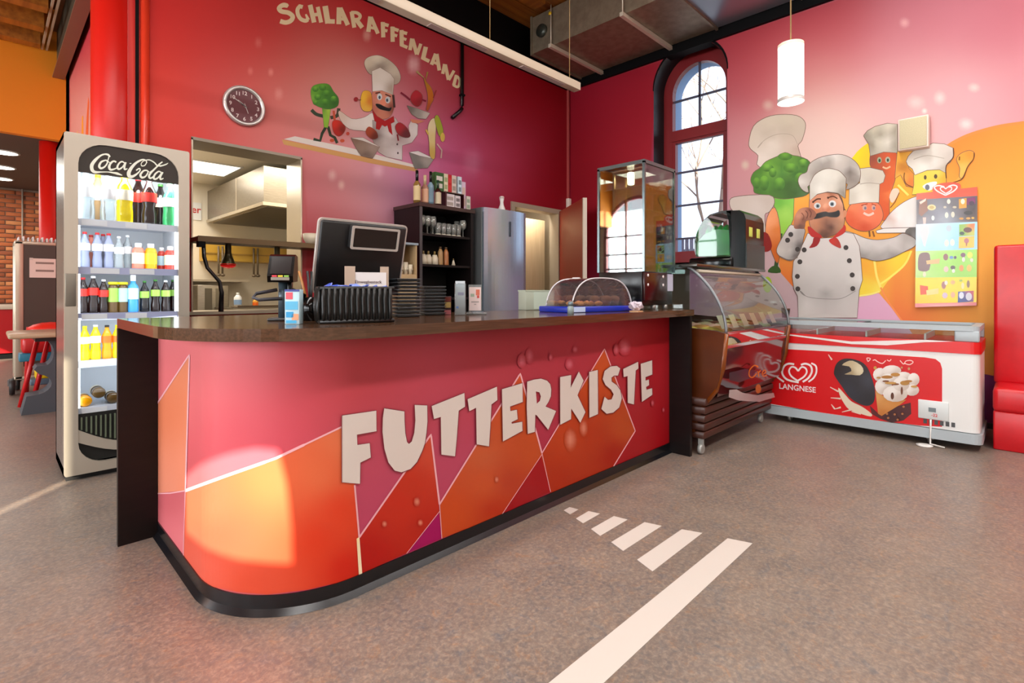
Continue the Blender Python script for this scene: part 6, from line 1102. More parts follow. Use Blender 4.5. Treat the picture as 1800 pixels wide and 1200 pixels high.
MB().box(-.014, .014, -.012, .012, .0, .13, .004).build('wrapper', mat('packet_red', '#c83028', 0.35, noise=('#e0a838', 60, (1, 1, 1))), t); MB().box(-.015, .015, -.013, .013, .125, .138).build('crimped_end', mat('packet_end', '#d04838', 0.4), t)
t = thing('crumpled_napkin', 'crumpled pale napkin lying at the foot of the display cabinet', 'napkin', loc(1117, 1.655))
bm = bmesh.new(); bmesh.ops.create_icosphere(bm, subdivisions=3, radius=1)
for v in bm.verts: s_ = 1 + .28 * math.sin(7 * v.co.x + 3 * v.co.z) * math.cos(6 * v.co.y) + R.uniform(-.08, .08); v.co = (v.co.x * .05 * s_, v.co.y * .035 * s_, .032 + v.co.z * .028 * s_)
bm.verts.index_update(); MB().add([v.co[:] for v in bm.verts], [[v.index for v in f.verts] for f in bm.faces]).build('tissue', mat('tissue_lilac', '#c8bcc8', 0.7), t); MB().box(-.035, .02, -.04, .02, .0, .006).build('beige_wrap', mat('wrap_beige', '#c89c74', 0.6), t); bm.free()
# glass display cabinet
GX0, GX1, GY0, GY1, GZ1 = 2.917, 3.325, 1.70, 2.06, 1.935
t = thing('display_cabinet', 'tall glass display cabinet with shelves standing at the counter end', 'display case', ((GX0 + GX1) / 2, (GY0 + GY1) / 2, Z0))
post = mat('cabinet_post', '#5c686a', 0.2, 0.8); GB = 1.235
MB().box(GX0 + .004, GX1 - .004, GY0 + .02, GY1 - .01, Z0 + .03, GB, .004).build('base_housing', mat('housing_black', '#0d0d10', 0.25), t, True)
MB().box(GX0 + .01, GX1 - .10, GY0 + .004, GY0 + .022, Z0 + .06, GB - .004, .006).build('front_plate', mat('plate_maroon', '#2c0c0e', 0.2), t, True, 'maroon front plate with white dots')
for x, z in ((.05, 1.21), (.05, 1.15), (.245, 1.205), (.245, 1.15)): MB().lathe([(0, 0), (.009, 0), (.009, .003), (0, .003)], (GX0 + x, GY0 + .0015, z), 12, 'y', cap=False).build('white_button', mat('button_white', '#e8e0e0', 0.4), t, True)
MB().box(GX1 - .085, GX1 - .01, GY0 + .012, GY0 + .018, 1.11, 1.225).build('paper_note', mat('note_pale', '#b8b8cc', 0.5), t, True)
for x, y in ((GX0 + .05, GY0 + .05), (GX0 + .16, GY0 + .03), (GX1 - .09, GY0 + .03), (GX0 + .05, GY1 - .05), (GX1 - .05, GY1 - .05)): MB().lathe([(.016, 0), (.016, .032)], (x, y, Z0 + .0005), 12).build('foot', mat('foot_silver', '#8c8c88', 0.3, 0.6), t, True)
for x, y in ((GX0, GY0), (GX1 - .016, GY0), (GX0, GY1 - .016), (GX1 - .016, GY1 - .016)): MB().box(x, x + .016, y, y + .016, GB, GZ1).build('corner_post', post, t, True)
mb = MB(); ring(mb, [(GX0, GY0), (GX1, GY0), (GX1, GY1), (GX0, GY1)], [(GX0 + .02, GY0 + .02), (GX1 - .02, GY0 + .02), (GX1 - .02, GY1 - .02), (GX0 + .02, GY1 - .02)], 0, 1); mb2 = MB(); mb2.add([(v[1], v[2], GZ1 - .012 + .022 * v[0]) for v in mb.v], mb.f); mb2.build('top_frame', post, t, True)
MB().box(GX0 + .01, GX1 - .01, GY0 + .01, GY1 - .01, GZ1 - .004, GZ1 + .002).build('top_glass', clear, t, True)
mirr = glass('cabinet_side_glass', '#e4eeec', 6.0)
MB().box(GX0 + .004, GX0 + .008, GY0 + .016, GY1 - .016, GB, GZ1 - .012).build('side_glass', mirr, t, True); MB().box(GX1 - .008, GX1 - .004, GY0 + .016, GY1 - .016, GB, GZ1 - .012).build('side_glass', clear, t, True)
MB().box(GX0 + .016, GX1 - .016, GY0 + .004, GY0 + .008, GB, GZ1 - .012).build('front_glass', clear, t, True); MB().box(GX0 + .016, GX1 - .016, GY1 - .008, GY1 - .004, GB, GZ1 - .012).build('rear_glass', clear, t, True)
for k in range(4): z = GB + .10 + k * .15; MB().box(GX0 + .03, GX1 - .03, GY0 + .03, GY1 - .03, z, z + .006).build('glass_shelf', glass('shelf_glass', '#e8dcb8', 1.2, .03, .3), t, True)
for x in (GX0 + .13, GX0 + .28): MB().box(x, x + .012, GY1 - .05, GY1 - .04, GB, GZ1 - .02).build('shelf_support', mat('support_brass', '#9c7c50', 0.35, 0.5), t, True)
MB().box(GX0 + .16, GX0 + .2, GY0 + .19, GY0 + .23, GZ1 - .10, GZ1 - .01, .01).build('lamp', mat('cab_lamp', '#f4e4d0', 0.4, emit='#ffe8c8', es=5), t, True); area('cabinet_light', ((GX0 + GX1) / 2, (GY0 + GY1) / 2, GZ1 - .03), (0, 0, -1), .2, .2, 4, (1, .9, .72))
# ---------------------------------------------------------------- behind the counter: shelf unit, steel fridge
UX0, UX1, UY0, UY1, UZ = 2.857, 3.53, 4.04, 4.47, 1.95
dkw = mat('wenge_board', '#130d0d', 0.4, spec=0.3); dkwt = mat('wenge_top', '#3a2825', 0.3)
t = thing('shelf_unit', 'dark open shelf unit with glasses standing against the pink wall', 'shelf', ((UX0 + UX1) / 2, 4.25, 0))
for x in (UX0, UX1 - .035): MB().box(x, x + .035, UY0, UY1, 0, UZ - .035).build('side_board', dkw, t, True)
MB().box(UX0 - .01, UX1 + .01, UY0 - .015, UY1, UZ - .035, UZ).build('top_board', dkwt, t, True); MB().box(UX0 + .035, UX1 - .035, UY1 - .02, UY1, 0, UZ - .035).build('back_board', mat('back_black', '#0b090a', 0.6), t, True)
US = [px_y(790, y, UY0 + .02).z for y in (414, 466)] + [1.05]
for z in US: MB().box(UX0 + .035, UX1 - .035, UY0 + .01, UY1 - .02, z - .022, z).build('shelf_board', dkw, t, True)
MB().box(UX0 + .002, UX0 + .033, UY0 - .003, UY0 + .001, 0, UZ - .036).build('front_edge', mat('edge_grey', '#4a4648', 0.4), t, True)
gls = glass('glassware', '#e4e4dc', 1.8, 0.03, 0.26)
def proto(name, cat, parts):
    o = thing(name, '', cat)
    for n_, b_, m_ in parts: b_.build(n_, m_, o)
    return o
wine = proto('wine_glass', 'glass', [('bowl', MB().lathe([(.006, .075), (.03, .095), (.036, .13), (.03, .175), (.027, .175), (.033, .13), (.027, .098), (.0, .08)], (0, 0, 0), 16, cap=False), gls), ('stem', MB().lathe([(.034, 0), (.03, .004), (.005, .012), (.004, .076)], (0, 0, 0), 14), gls)])
tumb = proto('tumbler', 'glass', [('glass_wall', MB().lathe([(.0, .004), (.026, 0), (.033, .12), (.031, .12), (.024, .012), (0, .012)], (0, 0, 0), 16, cap=False), gls), ('base', MB().lathe([(.0, 0), (.027, 0), (.028, .014), (0, .014)], (0, 0, 0), 16, cap=False), mat('glass_base', '#c8c0ac', 0.1))])
first = {'wine': True, 'tumb': True}
def place(pr, key, L, label, group):
    o = pr if first.get(key, False) else copy_tree(pr); first[key] = False
    o.location = L; o['label'] = label; o['group'] = group; return o
for r_ in range(2):
    for k in range(9):
        y = UY0 + .07 + r_ * .10; x = UX0 + .08 + k * .064
        kind = 'wine' if k < 3 or k == 8 else 'tumb'
        place(wine if kind == 'wine' else tumb, kind, (x, y, US[0]), '%s in the %s row on the upper shelf, %s from the left' % ('stemmed wine glass' if kind == 'wine' else 'straight drinking glass', ('front', 'rear')[r_], ORD[k]), 'glasses on the upper shelf')
for k, px in enumerate((744, 753, 764)):
    P = px_y(px, 460, UY0 + .10); o = thing('milk_jug', 'white conical jug, %s from the left on the lower shelf' % ORD[k], 'jug', (P.x, P.y, US[1]), 0, 'white jugs on the lower shelf')
    MB().lathe([(0, 0), (.036, 0), (.034, .05), (.022, .10), (.018, .10), (.02, .09)], (0, 0, 0), 16, cap=False).build('jug_body', mat('jug_cream', '#d8ccb4', 0.4), o); MB().tube([(.03, 0, .03), (.05, 0, .05), (.024, 0, .09)], .005, 6).build('jug_handle', MATS['jug_cream'], o); MB().lathe([(.012, .10), (.009, .135)], (0, 0, 0), 10).build('spout', mat('spout_amber', '#8a7440', 0.3), o)
for k, (px, c_, w_) in enumerate(((774, '#a88458', 'pale brown'), (784, '#a86c40', 'copper brown'))):
    P = px_y(px, 460, UY0 + .10); o = thing('syrup_bottle', '%s syrup bottle beside the white jugs on the lower shelf' % w_, 'bottle', (P.x, P.y, US[1])); MB().lathe([(0, 0), (.026, 0), (.028, .01), (.026, .13), (.012, .165)], (0, 0, 0), 16).build('bottle_body', mat('syrup' + c_, c_, 0.2), o); MB().lathe([(.013, .165), (.013, .185)], (0, 0, 0), 12).build('cap', mat('syrup_cap', '#503820', 0.4), o)
P = px_y(797, 460, UY0 + .10); o = thing('small_funnel', 'small pale pointed funnel right of the syrup bottles', 'funnel', (P.x, P.y, US[1])); MB().lathe([(.022, 0), (.006, .06)], (0, 0, 0), 14).build('cone', mat('jug_cream'), o); MB().lathe([(.006, .058), (.005, .075)], (0, 0, 0), 8).build('tip', mat('spout_amber'), o)
# bottles and tea boxes on top
TZ = UZ
def topx(px, y): P = px_y(px, 350, y); return (P.x, P.y, TZ)
for px, y, r_, h_, cb, cl, cc_, w_ in ((733, 4.10, .034, .31, '#8a6a34', '#d8c08c', '#0c0c0c', 'brown spirit bottle with long black neck, left end of the shelf top'), (747, 4.12, .036, .285, '#a87c68', '#d8a888', '#c8b48c', 'spirit bottle with peach label, second from the left end of the shelf top'), (757, 4.10, .031, .325, '#7c98a8', '#6c8898', '#140c10', 'slim blue grey bottle with tall dark neck on the shelf top'), (769.5, 4.10, .034, .255, '#3c1410', '#d0c0a0', '#284030', 'dark red bottle with cream label and green neck on the shelf top')):
    o = thing('spirit_bottle', w_, 'bottle', topx(px, y), 0, 'bottles on the shelf unit top')
    MB().lathe([(0, 0), (r_, 0), (r_, h_ * .58), (r_ * .4, h_ * .68), (r_ * .38, h_ * .72)], (0, 0, 0), 16).build('bottle_body', mat('spirit' + cb, cb, 0.15), o); MB().lathe([(r_ * 1.02, h_ * .08), (r_ * 1.02, h_ * .52)], (0, 0, 0), 16, cap=False).build('label_band', mat('slabel' + cl, cl, 0.5), o); MB().lathe([(r_ * .42, h_ * .68), (r_ * .42, h_)], (0, 0, 0), 12).build('neck_cap', mat('sneck' + cc_, cc_, 0.3), o)
def tbox(px0, px1, z0, h, d, y, c_, c2, lab):
    a = px_y(px0, 350, y); b = px_y(px1, 350, y); o = thing('tea_box', lab, 'box', ((a.x + b.x) / 2, y + d / 2, TZ + z0), 0, 'boxes on the shelf unit top'); w = (b.x - a.x) / 2
    MB().box(-w, w, -d / 2, d / 2, 0, h).build('carton', mat('tbox' + c_, c_, 0.5), o)
    for q_ in range(2): MB().box(-w * .7, w * .7, -d / 2 - .001, -d / 2, h * (.15 + .4 * q_), h * (.40 + .4 * q_)).build('printed_patch', mat('tprint' + c2, c2, 0.5), o)
    return o
o = thing('tea_rack', 'dark red rack holding two white tea boxes on the shelf top', 'rack', topx(794, 4.12)); a = px_y(778, 350, 4.10); b = px_y(811, 350, 4.10); w = (b.x - a.x) / 2; mr = mat('rack_maroon', '#3a0c12', 0.4); MB().box(-w, -w + .018, -.05, .05, 0, .145).build('side', mr, o); MB().box(w - .006, w, -.05, .05, 0, .145).build('side', mr, o); MB().box(-w, w, -.05, .05, .145, .153).build('top', mat('rack_brown', '#4c3428', 0.4), o); MB().box(-w + .018, w - .006, .045, .05, 0, .145).build('back', mr, o)
tbox(783.5, 799, .001, .135, .07, 4.08, '#d8d0d0', '#a89c94', 'wide white tea box inside the maroon rack'); tbox(800.5, 809.5, .001, .13, .07, 4.08, '#d4cccc', '#787070', 'narrow white tea box inside the maroon rack')
for px0, px1, c_, c2, w_ in ((765, 780, '#2c5a24', '#d0c8c0', 'green tea box on top of the maroon rack, leftmost'), (780.5, 787.5, '#d8ccb0', '#98a070', 'cream tea box next to the green one on the rack'), (788, 794, '#b81418', '#c83030', 'bright red tea box standing on the maroon rack'), (794.5, 802, '#d0c0b4', '#9c8c80', 'beige tea box right of the red one on the rack'), (805.5, 811.5, '#cce0e8', '#788890', 'pale blue tea box at the right end of the rack')):
    tbox(px0, px1, .155, .18, .06, 4.10, c_, c2, w_)
tbox(812, 818.5, 0, .29, .06, 4.10, '#d0b8cc', '#c8b0a0', 'tall lilac box beside the maroon rack'); tbox(820, 827, 0, .15, .06, 4.10, '#d8d4c8', '#98a890', 'small white box at the right end of the shelf top')
# beige cubby with cups, left of the shelf unit
a = px_y(703, 450, 3.95); b = px_y(733, 450, 3.95); t = thing('cup_cubby', 'small beige wooden cubby with cups left of the dark shelf unit', 'cabinet', ((a.x + b.x) / 2, 4.05, 0)); bw = mat('cubby_beige', '#b89c74', 0.5); w = (b.x - a.x) / 2; z0, z1 = px_y(718, 482, 3.95).z, px_y(718, 430, 3.95).z
MB().box(-w, w, -.10, .12, 0, z0).build('cabinet_body', bw, t); MB().box(-w, w, .1, .12, z0, z1).build('back', bw, t); MB().box(w - .012, w, -.1, .12, z0, z1).build('side', bw, t); MB().box(-w, -w + .012, -.1, .12, z0, z1).build('side', bw, t); MB().box(-w - .01, w + .01, -.11, .12, z1, z1 + .02).build('top', mat('cubby_top_blue', '#8c9aa4', 0.4), t)
for k in range(3): o = thing('coffee_mug', 'cream mug in the beige cubby, %s from the left' % ORD[k], 'cup', (t.location.x - .055 + k * .05, 3.99, z0 + .001), 0, 'mugs in the beige cubby'); MB().lathe([(0, 0), (.018, 0), (.022, .09 + .02 * (k % 2)), (.019, .09), (.016, .008)], (0, 0, 0), 14, cap=False).build('mug_body', mat('jug_cream'), o); MB().tube([(0, -.02, .03), (0, -.036, .045), (0, -.02, .07)], .004, 6).build('mug_handle', mat('jug_cream'), o)
# steel fridge
KX0, KX1, KY0, KY1, KZ = 3.59, 4.23, 3.92, 4.47, 1.985
t = thing('steel_fridge', 'tall brushed steel fridge between the shelf unit and the open door', 'refrigerator', ((KX0 + KX1) / 2, 4.2, 0))
MB().box(KX0, KX1, KY0 + .06, KY1, 0.03, KZ, .006).build('body', mat('fridge_side_grey', '#5d6061', 0.4, 0.4), t, True)
pf = [(KX0 + .005, KY0 + .055)] + [(KX0 + .005 + (KX1 - KX0 - .01) * i / 14, KY0 + .03 - .032 * math.sin(math.pi * i / 14) ** .7) for i in range(15)] + [(KX1 - .005, KY0 + .055)]
MB().prism(pf, .06, KZ - .004, 'z').build('door', mat('fridge_steel', '#b4c2d4', 0.24, 0.75, noise=('#aebccc', 4, (.5, .5, 200))), t, True)
hp_ = px_y(896, 395, KY0); MB().box(hp_.x - .012, hp_.x + .012, KY0 - .010, KY0 + .004, 1.70, 1.86, .003).build('door_handle', mat('handle_slate', '#2c3440', 0.3), t, True, 'dark recessed handle')
P = px_y(882, 362, 4.05); o = thing('spray_bottle', 'white bottle standing on top of the steel fridge', 'bottle', (P.x, P.y, KZ)); MB().lathe([(0, 0), (.036, 0), (.038, .03), (.022, .07), (.018, .10), (.026, .14)], (0, 0, 0), 18).build('bottle_body', mat('white_plastic'), o); MB().lathe([(.026, .14), (.028, .155), (.02, .165)], (0, 0, 0), 14).build('cap', mat('cap_pale', '#d8c8c4', 0.4), o)
# cardboard panel and steel cupboard in the store room
o = thing('beige_panel', 'tall beige board leaning in the open doorway behind the steel fridge', 'board', (5.30, 4.85, 0)); MB().box(-.28, .27, -.012, .012, 0.001, 2.12).build('board', mat('board_beige', '#d0b892', 0.55, noise=('#c4aa84', 5, (12, 1, .4))), o); MB().box(-.28, -.26, -.014, .014, 0.001, 2.12).build('edge', mat('board_edge', '#b89c78', 0.5), o)
# ---------------------------------------------------------------- pass-through shelf, heat lamps, kitchen
t = thing('pass_shelf', 'brown serving shelf across the kitchen hatch with a bent black bracket', 'shelf', (1.6, 4.35, 1.48))
sh_ = mat('pass_board', '#4a3416', 0.4); MB().box(1.06, 2.30, 4.20, 4.47, 1.472, 1.505).build('board', sh_, t, True); MB().box(1.06, 2.30, 4.195, 4.201, 1.468, 1.508).build('front_edge', mat('pass_edge', '#5c4420', 0.35), t, True)
MB().tube([(1.10, 4.22, 1.47), (1.105, 4.22, 1.36), (1.12, 4.2, 1.28), (1.20, 4.2, 1.18), (1.215, 4.2, 1.10), (1.21, 4.2, .958)], [.014, .014, .012, .013, .016, .018]).build('bracket', blackg, t, True)
for x in (1.085,): MB().box(x - .02, x + .02, 4.2, 4.26, 1.43, 1.472).build('bracket_plate', black, t, True)
hg = mat('lamp_shade_bronze', '#3c3418', 0.3, 0.5); rg = mat('heat_bulb_red', '#a00c10', 0.2, emit='#c01010', es=0.5)
for px, w_ in ((401, 'red heat lamp hanging under the serving shelf'), (487, 'red heat lamp hanging behind the card terminal')):
    P = px_y(px, 450, 4.36); o = thing('heat_lamp', w_, 'lamp', (P.x, P.y, 1.29), 0, 'heat lamps under the serving shelf')
    MB().lathe([(.022, .182), (.022, .12), (.03, .09), (.05, .035), (.058, .02), (.056, .02)], (0, 0, 0), 20, cap=False).build('shade', hg, o); MB().lathe([(0, -.005), (.03, .0), (.052, .012), (.056, .03), (0, .03)], (0, 0, 0), 20, cap=False).build('bulb', rg, o)
o = thing('plate_stack_bowl', 'cream bowl standing on the serving shelf behind the till screen', 'bowl', (px_y(549, 415, 4.3).x, 4.33, 1.5055)); MB().lathe([(0, 0), (.03, 0), (.06, .05), (.065, .09), (.06, .09), (.05, .04), (0, .012)], (0, 0, 0), 20, cap=False).build('bowl_wall', mat('jug_cream'), o); MB().lathe([(.064, .088), (.067, .092), (.062, .096)], (0, 0, 0), 20, cap=False).build('rim', mat('jug_cream'), o)
t = thing('extractor_hood', 'large stainless steel extractor hood under the kitchen ceiling', 'extractor hood', (2.7, 6.4, 2.0)); hx, hy = 1.99, 5.53
MB().box(hx, 3.6, hy, 7.45, 2.03, 2.40).build('hood_body', steel, t, True); MB().box(hx - .012, 3.61, hy - .012, 7.46, 1.995, 2.03).build('lip', mat('hood_lip', '#c8bca8', 0.25, 0.8), t, True)
MB().box(hx + .05, 3.55, hy + .05, 7.4, 1.99, 1.996).build('filter', steeld, t, True); MB().box(hx - .003, hx + .001, 6.35, 6.37, 2.03, 2.40).build('seam', mat('hood_seam', '#d0c4b0', 0.3, 0.6), t, True)
P = px_z(356, 293, 2.499); o = thing('ceiling_panel_light', 'square bright panel light in the kitchen ceiling', 'lamp', (P.x, P.y, 2.49)); MB().box(-.3, .3, -.3, .3, 0, .008).build('panel', mat('panel_lit', '#ffffff', 0.5, emit='#fff2dc', es=3), o); mb = MB(); ring(mb, [(-.32, -.32), (.32, -.32), (.32, .32), (-.32, .32)], [(-.3, -.3), (.3, -.3), (.3, .3), (-.3, .3)], 0, 1); mb2 = MB(); mb2.add([(v[1], v[2], -.004 + .013 * v[0]) for v in mb.v], mb.f); mb2.build('frame', white, o)
def wx(px, y): return px_y(px, 500, y).x
t = thing('wall_cabinet', 'ochre fronted cabinet on the kitchen wall below the hood', 'cabinet', (1.7, 7.35, 1.5)); MB().box(wx(362, 7.2), wx(530, 7.2), 7.2, 7.49, 1.50, 1.70).build('cabinet_body', mat('ochre_front', '#c89c34', 0.4), t, True); MB().box(wx(362, 7.19), wx(530, 7.19), 7.185, 7.2, 1.585, 1.60).build('rail', mat('ochre_rail', '#a8802c', 0.4), t, True)
for k, px in enumerate((384, 391, 446, 453)): P = px_y(px, 470, 7.15); o = thing('ladle', 'steel ladle hanging below the ochre cabinet, %s from the left' % ORD[k], 'ladle', (P.x, P.y, 1.32), 0, 'ladles hanging in the kitchen'); MB().tube([(0, 0, 0), (0, 0, .36)], .012, 6).build('handle', mat('ladle_dark', '#7c6c58', 0.4, 0.4), o); MB().ball((0, -.01, 0), (.03, .03, .02), 10, 6).build('scoop', mat('ladle_dark'), o)
t = thing('wall_shelf', 'pale shelf board on the kitchen wall above the steel oven', 'shelf', (1.5, 7.3, 1.24)); MB().box(.80, wx(440, 7.1), 7.1, 7.49, 1.235, 1.26).build('board', mat('shelf_pale', '#b8a890', 0.5), t, True); MB().box(.85, .88, 7.2, 7.49, 1.12, 1.235).build('bracket', steeld, t, True)
t = thing('steel_oven', 'stainless steel oven seen through the kitchen hatch', 'oven', (wx(370, 6.9), 7.08, 0)); w = (wx(404, 6.5) - wx(346, 6.5)) / 2; MB().box(-w, w, -.3, .4, 0.001, 1.19, .01).build('oven_body', steel, t); MB().box(-w * .55, -w * .1, -.306, -.3, .7, 1.15).build('door', steeld, t); MB().box(w * .15, w * .5, -.306, -.3, .7, 1.15).build('vent_panel', mat('vent_panel', '#8c8474', 0.3, 0.8), t)
t = thing('steel_table', 'long steel work table behind the kitchen hatch', 'table', (2.6, 6.5, 0)); x0, x1 = wx(408, 6.1), 3.9; MB().box(x0, x1, 6.1, 6.72, .90, .93).build('table_top', steel, t, True)
for x in (x0 + .05, x1 - .05):
    for y in (6.15, 6.67): MB().box(x - .02, x + .02, y - .02, y + .02, 0.0, .90).build('leg', steel, t, True)
for px, y, r_, h_, c_, c2, nm, w_ in ((418, 6.35, .04, .16, '#e8eaec', '#88a8d0', 'detergent_bottle', 'white detergent bottle with blue label on the steel kitchen table'), (449, 6.3, .03, .10, '#e09a28', '#e86818', 'sauce_bottle', 'orange sauce bottle on the steel kitchen table')):
    P = px_y(px, 520, y); o = thing(nm, w_, 'bottle', (P.x, P.y, .931)); MB().lathe([(0, 0), (r_, 0), (r_, h_ * .7), (r_ * .4, h_ * .9)], (0, 0, 0), 16).build('bottle_body', mat('kb' + c_, c_, 0.4), o); MB().lathe([(r_ * 1.02, h_ * .2), (r_ * 1.02, h_ * .55)], (0, 0, 0), 16, cap=False).build('label_band', mat('kb' + c2, c2, 0.4), o); MB().lathe([(r_ * .42, h_ * .88), (r_ * .4, h_ * 1.05)], (0, 0, 0), 12).build('cap', white, o)
P = px_y(450, 540, 6.3); o = thing('serving_tray', 'flat brown tray lying on the steel kitchen table', 'tray', (P.x + .05, 6.25, .931)); MB().box(-.3, .3, -.12, .12, 0, .012, .004).build('tray_base', mat('tray_brown', '#6c5840', 0.4), o); MB().box(-.3, .3, -.125, -.115, .0, .025).build('lip', mat('tray_lip_brown', '#4c3c2c', 0.4), o)
P = px_y(343, 368, 7.4); o = thing('wall_notice', 'small white notice with red lettering on the far kitchen wall', 'sign', (P.x, 7.49, P.z)); MB().box(-.09, .09, -.006, 0, -.12, .10).build('board', white, o)
tx, fc = text2d('er', .12, .02); MB().add([(x - .02, -.0068, y - .03) for x, y in tx], fc).build('lettering', mat('notice_red', '#c03028', 0.5), o)
# ---------------------------------------------------------------- far left: tray trolley, table, high chair, sideboard, downlights
t = thing('tray_trolley', 'tall silver tray trolley with dark side panel behind the drinks cooler', 'trolley', (.44, 7.9, 0)); ts = mat('trolley_silver', '#c4b8a4', 0.3, 0.5)
TX0, TX1, TY0, TY1 = .205, .66, 7.68, 8.12
MB().box(TX0 + .07, TX1 - .02, TY0 + .01, TY0 + .03, .30, 1.62).build('side_panel', mat('trolley_panel', '#473d36', 0.4), t, True)
for x in (TX0, TX1 - .03):
    for y in (TY0, TY1 - .04): MB().box(x, x + (.075 if x == TX0 else .03), y, y + .04, .16, 1.66, .012).build('post', ts, t, True)
MB().box(TX0, TX1, TY0, TY1, 1.62, 1.655, .008).build('top_frame', ts, t, True); MB().box(TX0, TX1, TY0, TY1, .16, .20, .008).build('bottom_frame', ts, t, True); MB().box(TX0 + .04, TX1 - .02, TY0 + .36, TY0 + .38, .30, 1.62).build('rear_panel', MATS['trolley_panel'], t, True)
for k in range(11): x = TX0 + .03 + k * .038; MB().box(x, x + .016, TY0 + .02, TY0 + .3, 1.655, 1.70 + .01 * (k % 2), .004).build('divider', mat('divider_white', '#dcdcd8', 0.4), t, True)
for x, y in ((.19, 7.72), (.24, 8.05), (.60, 7.72), (.60, 8.05)): MB().lathe([(.02, -.025), (.085, -.022), (.09, 0), (.085, .022), (.02, .025)], (x, y, .0905), 20, 'x').build('wheel', mat('wheel_dark', '#2a2828', 0.5), t, True); MB().box(x - .035, x + .035, y - .02, y + .02, .10, .17).build('fork', mat('fork_grey', '#8c8c8c', 0.4, 0.5), t, True)
P = px_y(80, 470, TY0 - .005); o = thing('paper_notice', 'white paper notice taped to the dark side of the tray trolley', 'notice', (P.x, TY0 - .0, px_y(80, 488, TY0).z)); MB().box(-.13, .10, -.004, -.001, 0, .21).build('sheet', mat('notice_paper', '#e0cfc4', 0.6), o); MB().box(-.13, -.10, -.006, -.004, .19, .215).build('tape', mat('tape_pale', '#cfc4b8', 0.4), o)
for z in (.15, .065): MB().box(-.08, .07, -.0052, -.0042, z, z + .022).build('text_line', mat('notice_ink', '#8c7a70', 0.6), o)
o = thing('cafe_table', 'table with pale top and grey cut-out pedestal behind the drinks cooler', 'table', (.40, 6.4, 0)); gp = mat('pedestal_slate', '#465058', 0.5)
MB().box(-.275, .28, -.28, .35, .70, .745, .018, 3).build('table_top', mat('table_top_pale', '#b5a184', 0.3), o)
pd = [(-.185, 0), (.22, 0), (.20, .70), (-.03, .70), (-.03, .66)] + [(-.03 + .065 * math.sin(a), .545 + .115 * math.cos(a)) for a in (math.pi * i / 10 for i in range(1, 10))] + [(-.08, .43), (-.10, .40)] + [(-.10 + .12 * math.sin(a), .265 + .095 * math.cos(a)) for a in (math.pi * i / 10 for i in range(1, 10))] + [(-.15, .165)]
MB().prism(pd, -.03, .24, 'y').build('pedestal', gp, o); MB().box(-.10, .18, -.2, .3, .665, .70).build('support_plate', mat('support_black', '#1c2024', 0.4), o)
o = thing('red_high_chair', 'red wooden high chair with blue and yellow parts behind the grey pedestal', 'chair', (.36, 6.98, 0)); rw = mat('chair_red', '#c4161a', 0.35)
for x, y in ((-.12, -.26), (-.04, -.27)): MB().tube([(x - .02, y, .02), (x + .10, y + .02, .64)], .02, 8).build('leg', rw, o)
for x in (-.08, .2): MB().tube([(x, .25, .0), (x + .02, .2, .75)], .02, 8).build('leg', rw, o)
MB().box(-.12, .22, -.02, .26, .50, .66, .03).build('seat', rw, o); MB().ball((.1, .1, .72), (.19, .15, .08), 16, 8).build('back_cushion', mat('cushion_red', '#d82818', 0.4), o)
MB().box(-.14, .20, -.0, .2, .42, .50, .01).build('blue_strap', mat('strap_blue', '#2c7c98', 0.4), o); MB().box(-.02, .2, -.0, .2, .24, .36, .01).build('yellow_block', mat('block_yellow', '#e8c010', 0.4), o); MB().box(-.06, .2, -.02, .18, .18, .24, .01).build('foot_rest', mat('rest_grey', '#5c6c7c', 0.4), o)
o = thing('red_sideboard', 'low red sideboard with white top by the far brick wall', 'sideboard', (-.4, 12.2, 0)); MB().box(-1.2, .84, -.25, .28, .10, .82).build('body', mat('sideboard_red', '#b01018', 0.35), o); MB().box(-1.22, .86, -.27, .3, .82, .90, .008).build('top', mat('sideboard_top', '#d0bca8', 0.4), o); MB().box(-1.15, .8, -.2, .25, 0, .10).build('plinth', black, o); MB().box(.70, .78, -.258, -.25, .70, .72).build('door_handle', black, o)
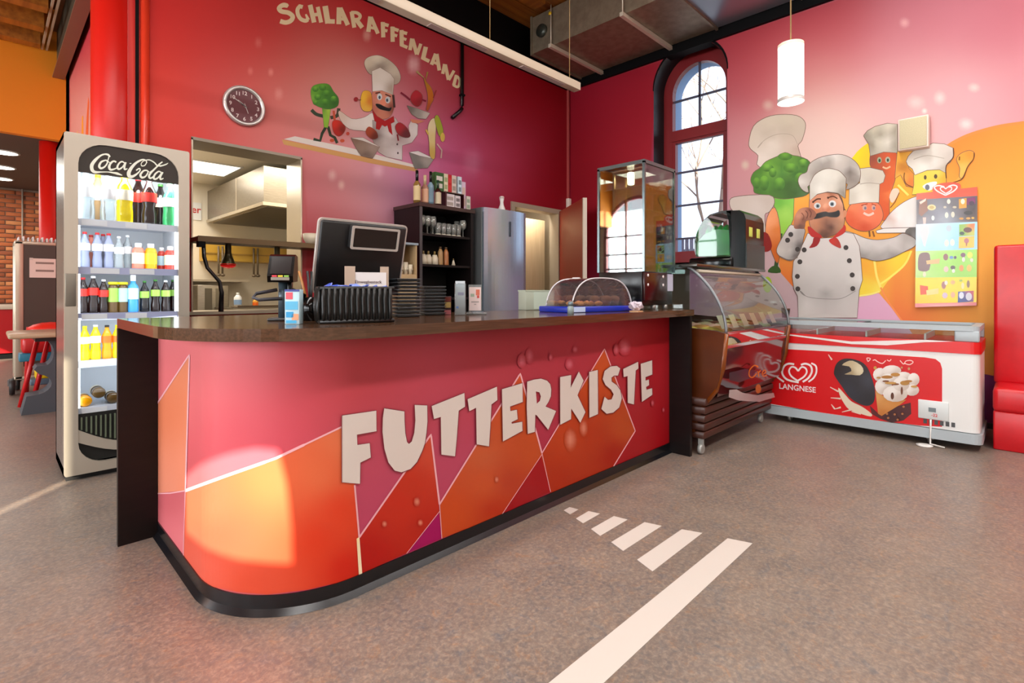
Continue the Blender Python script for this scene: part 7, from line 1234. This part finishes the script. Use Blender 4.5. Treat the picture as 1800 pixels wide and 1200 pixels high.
for k, (px, py) in enumerate(((8, 268), (4, 294), (2, 314))):
    P = px_z(px, py, 2.918); o = thing('downlight', 'round recessed ceiling light in the low brown ceiling, %s from the cooler' % ('nearest', 'middle', 'farthest')[k], 'lamp', (P.x, P.y, 2.915), 0, 'recessed lights in the low ceiling'); MB().lathe([(0, -.002), (.13, -.002), (.13, .003), (0, .003)], (0, 0, 0), 24, cap=False).build('diffuser', mat('downlight_lit', '#ffffff', 0.4, emit='#fff4e4', es=8), o); MB().lathe([(.13, -.006), (.15, -.004), (.15, .004)], (0, 0, 0), 24, cap=False).build('ring', white, o)
# ---------------------------------------------------------------- outside the window: bare tree, slatted fence
bark = mat('bark_pale', '#b09a88', 0.8)
def tree(loc, seed, h, label):
    rr_ = random.Random(seed); o = thing('bare_tree', label, 'tree', loc); mb = MB(); tw = MB()
    def br(p, d, L, r, n):
        pts = [p]; q = Vector(p)
        for k in range(4): d = (d + Vector((rr_.uniform(-.2, .2), rr_.uniform(-.2, .2), rr_.uniform(-.05, .15)))).normalized(); q = q + d * L / 4; pts.append(q.copy())
        (mb if n > 1 else tw).tube(pts, [r, r * .9, r * .8, r * .7, r * .6], 5)
        if n > 0:
            for k in range(4 if n > 1 else 3): b_ = pts[rr_.choice((2, 3, 4))]; br(b_, (d + Vector((rr_.uniform(-1, 1), rr_.uniform(-1, 1), rr_.uniform(-.2, .8)))).normalized(), L * .62, r * .5, n - 1)
    br(Vector((0, 0, 0)), Vector((0, 0, 1)), h, .06, 4); mb.build('trunk', bark, o); tw.build('twigs', bark, o)
tree((9.35, 4.28, 0), 4, 3.0, 'slender bare tree seen through the arched window'); tree((14.5, 6.6, 0), 9, 3.2, 'second bare tree farther off seen through the arched window')
MB().box(6.4, 22, -6, 16, -.08, -.02).build('ground', mat('ground_pale', '#b8b4ae', 0.9)); st(bpy.data.objects['ground'])
fo = thing('slatted_fence', 'grey slatted fence low outside the arched window', 'fence', (8.6, 4.0, 0)); fm = mat('fence_grey', '#7a7484', 0.7)
for k in range(30): y = 2.7 + k * .085; MB().box(8.58, 8.6, y, y + .06, .2, 2.05).build('slat', fm, fo, True)
for z in (.5, 1.8): MB().box(8.6, 8.63, 2.7, 5.25, z, z + .06).build('rail', fm, fo, True)
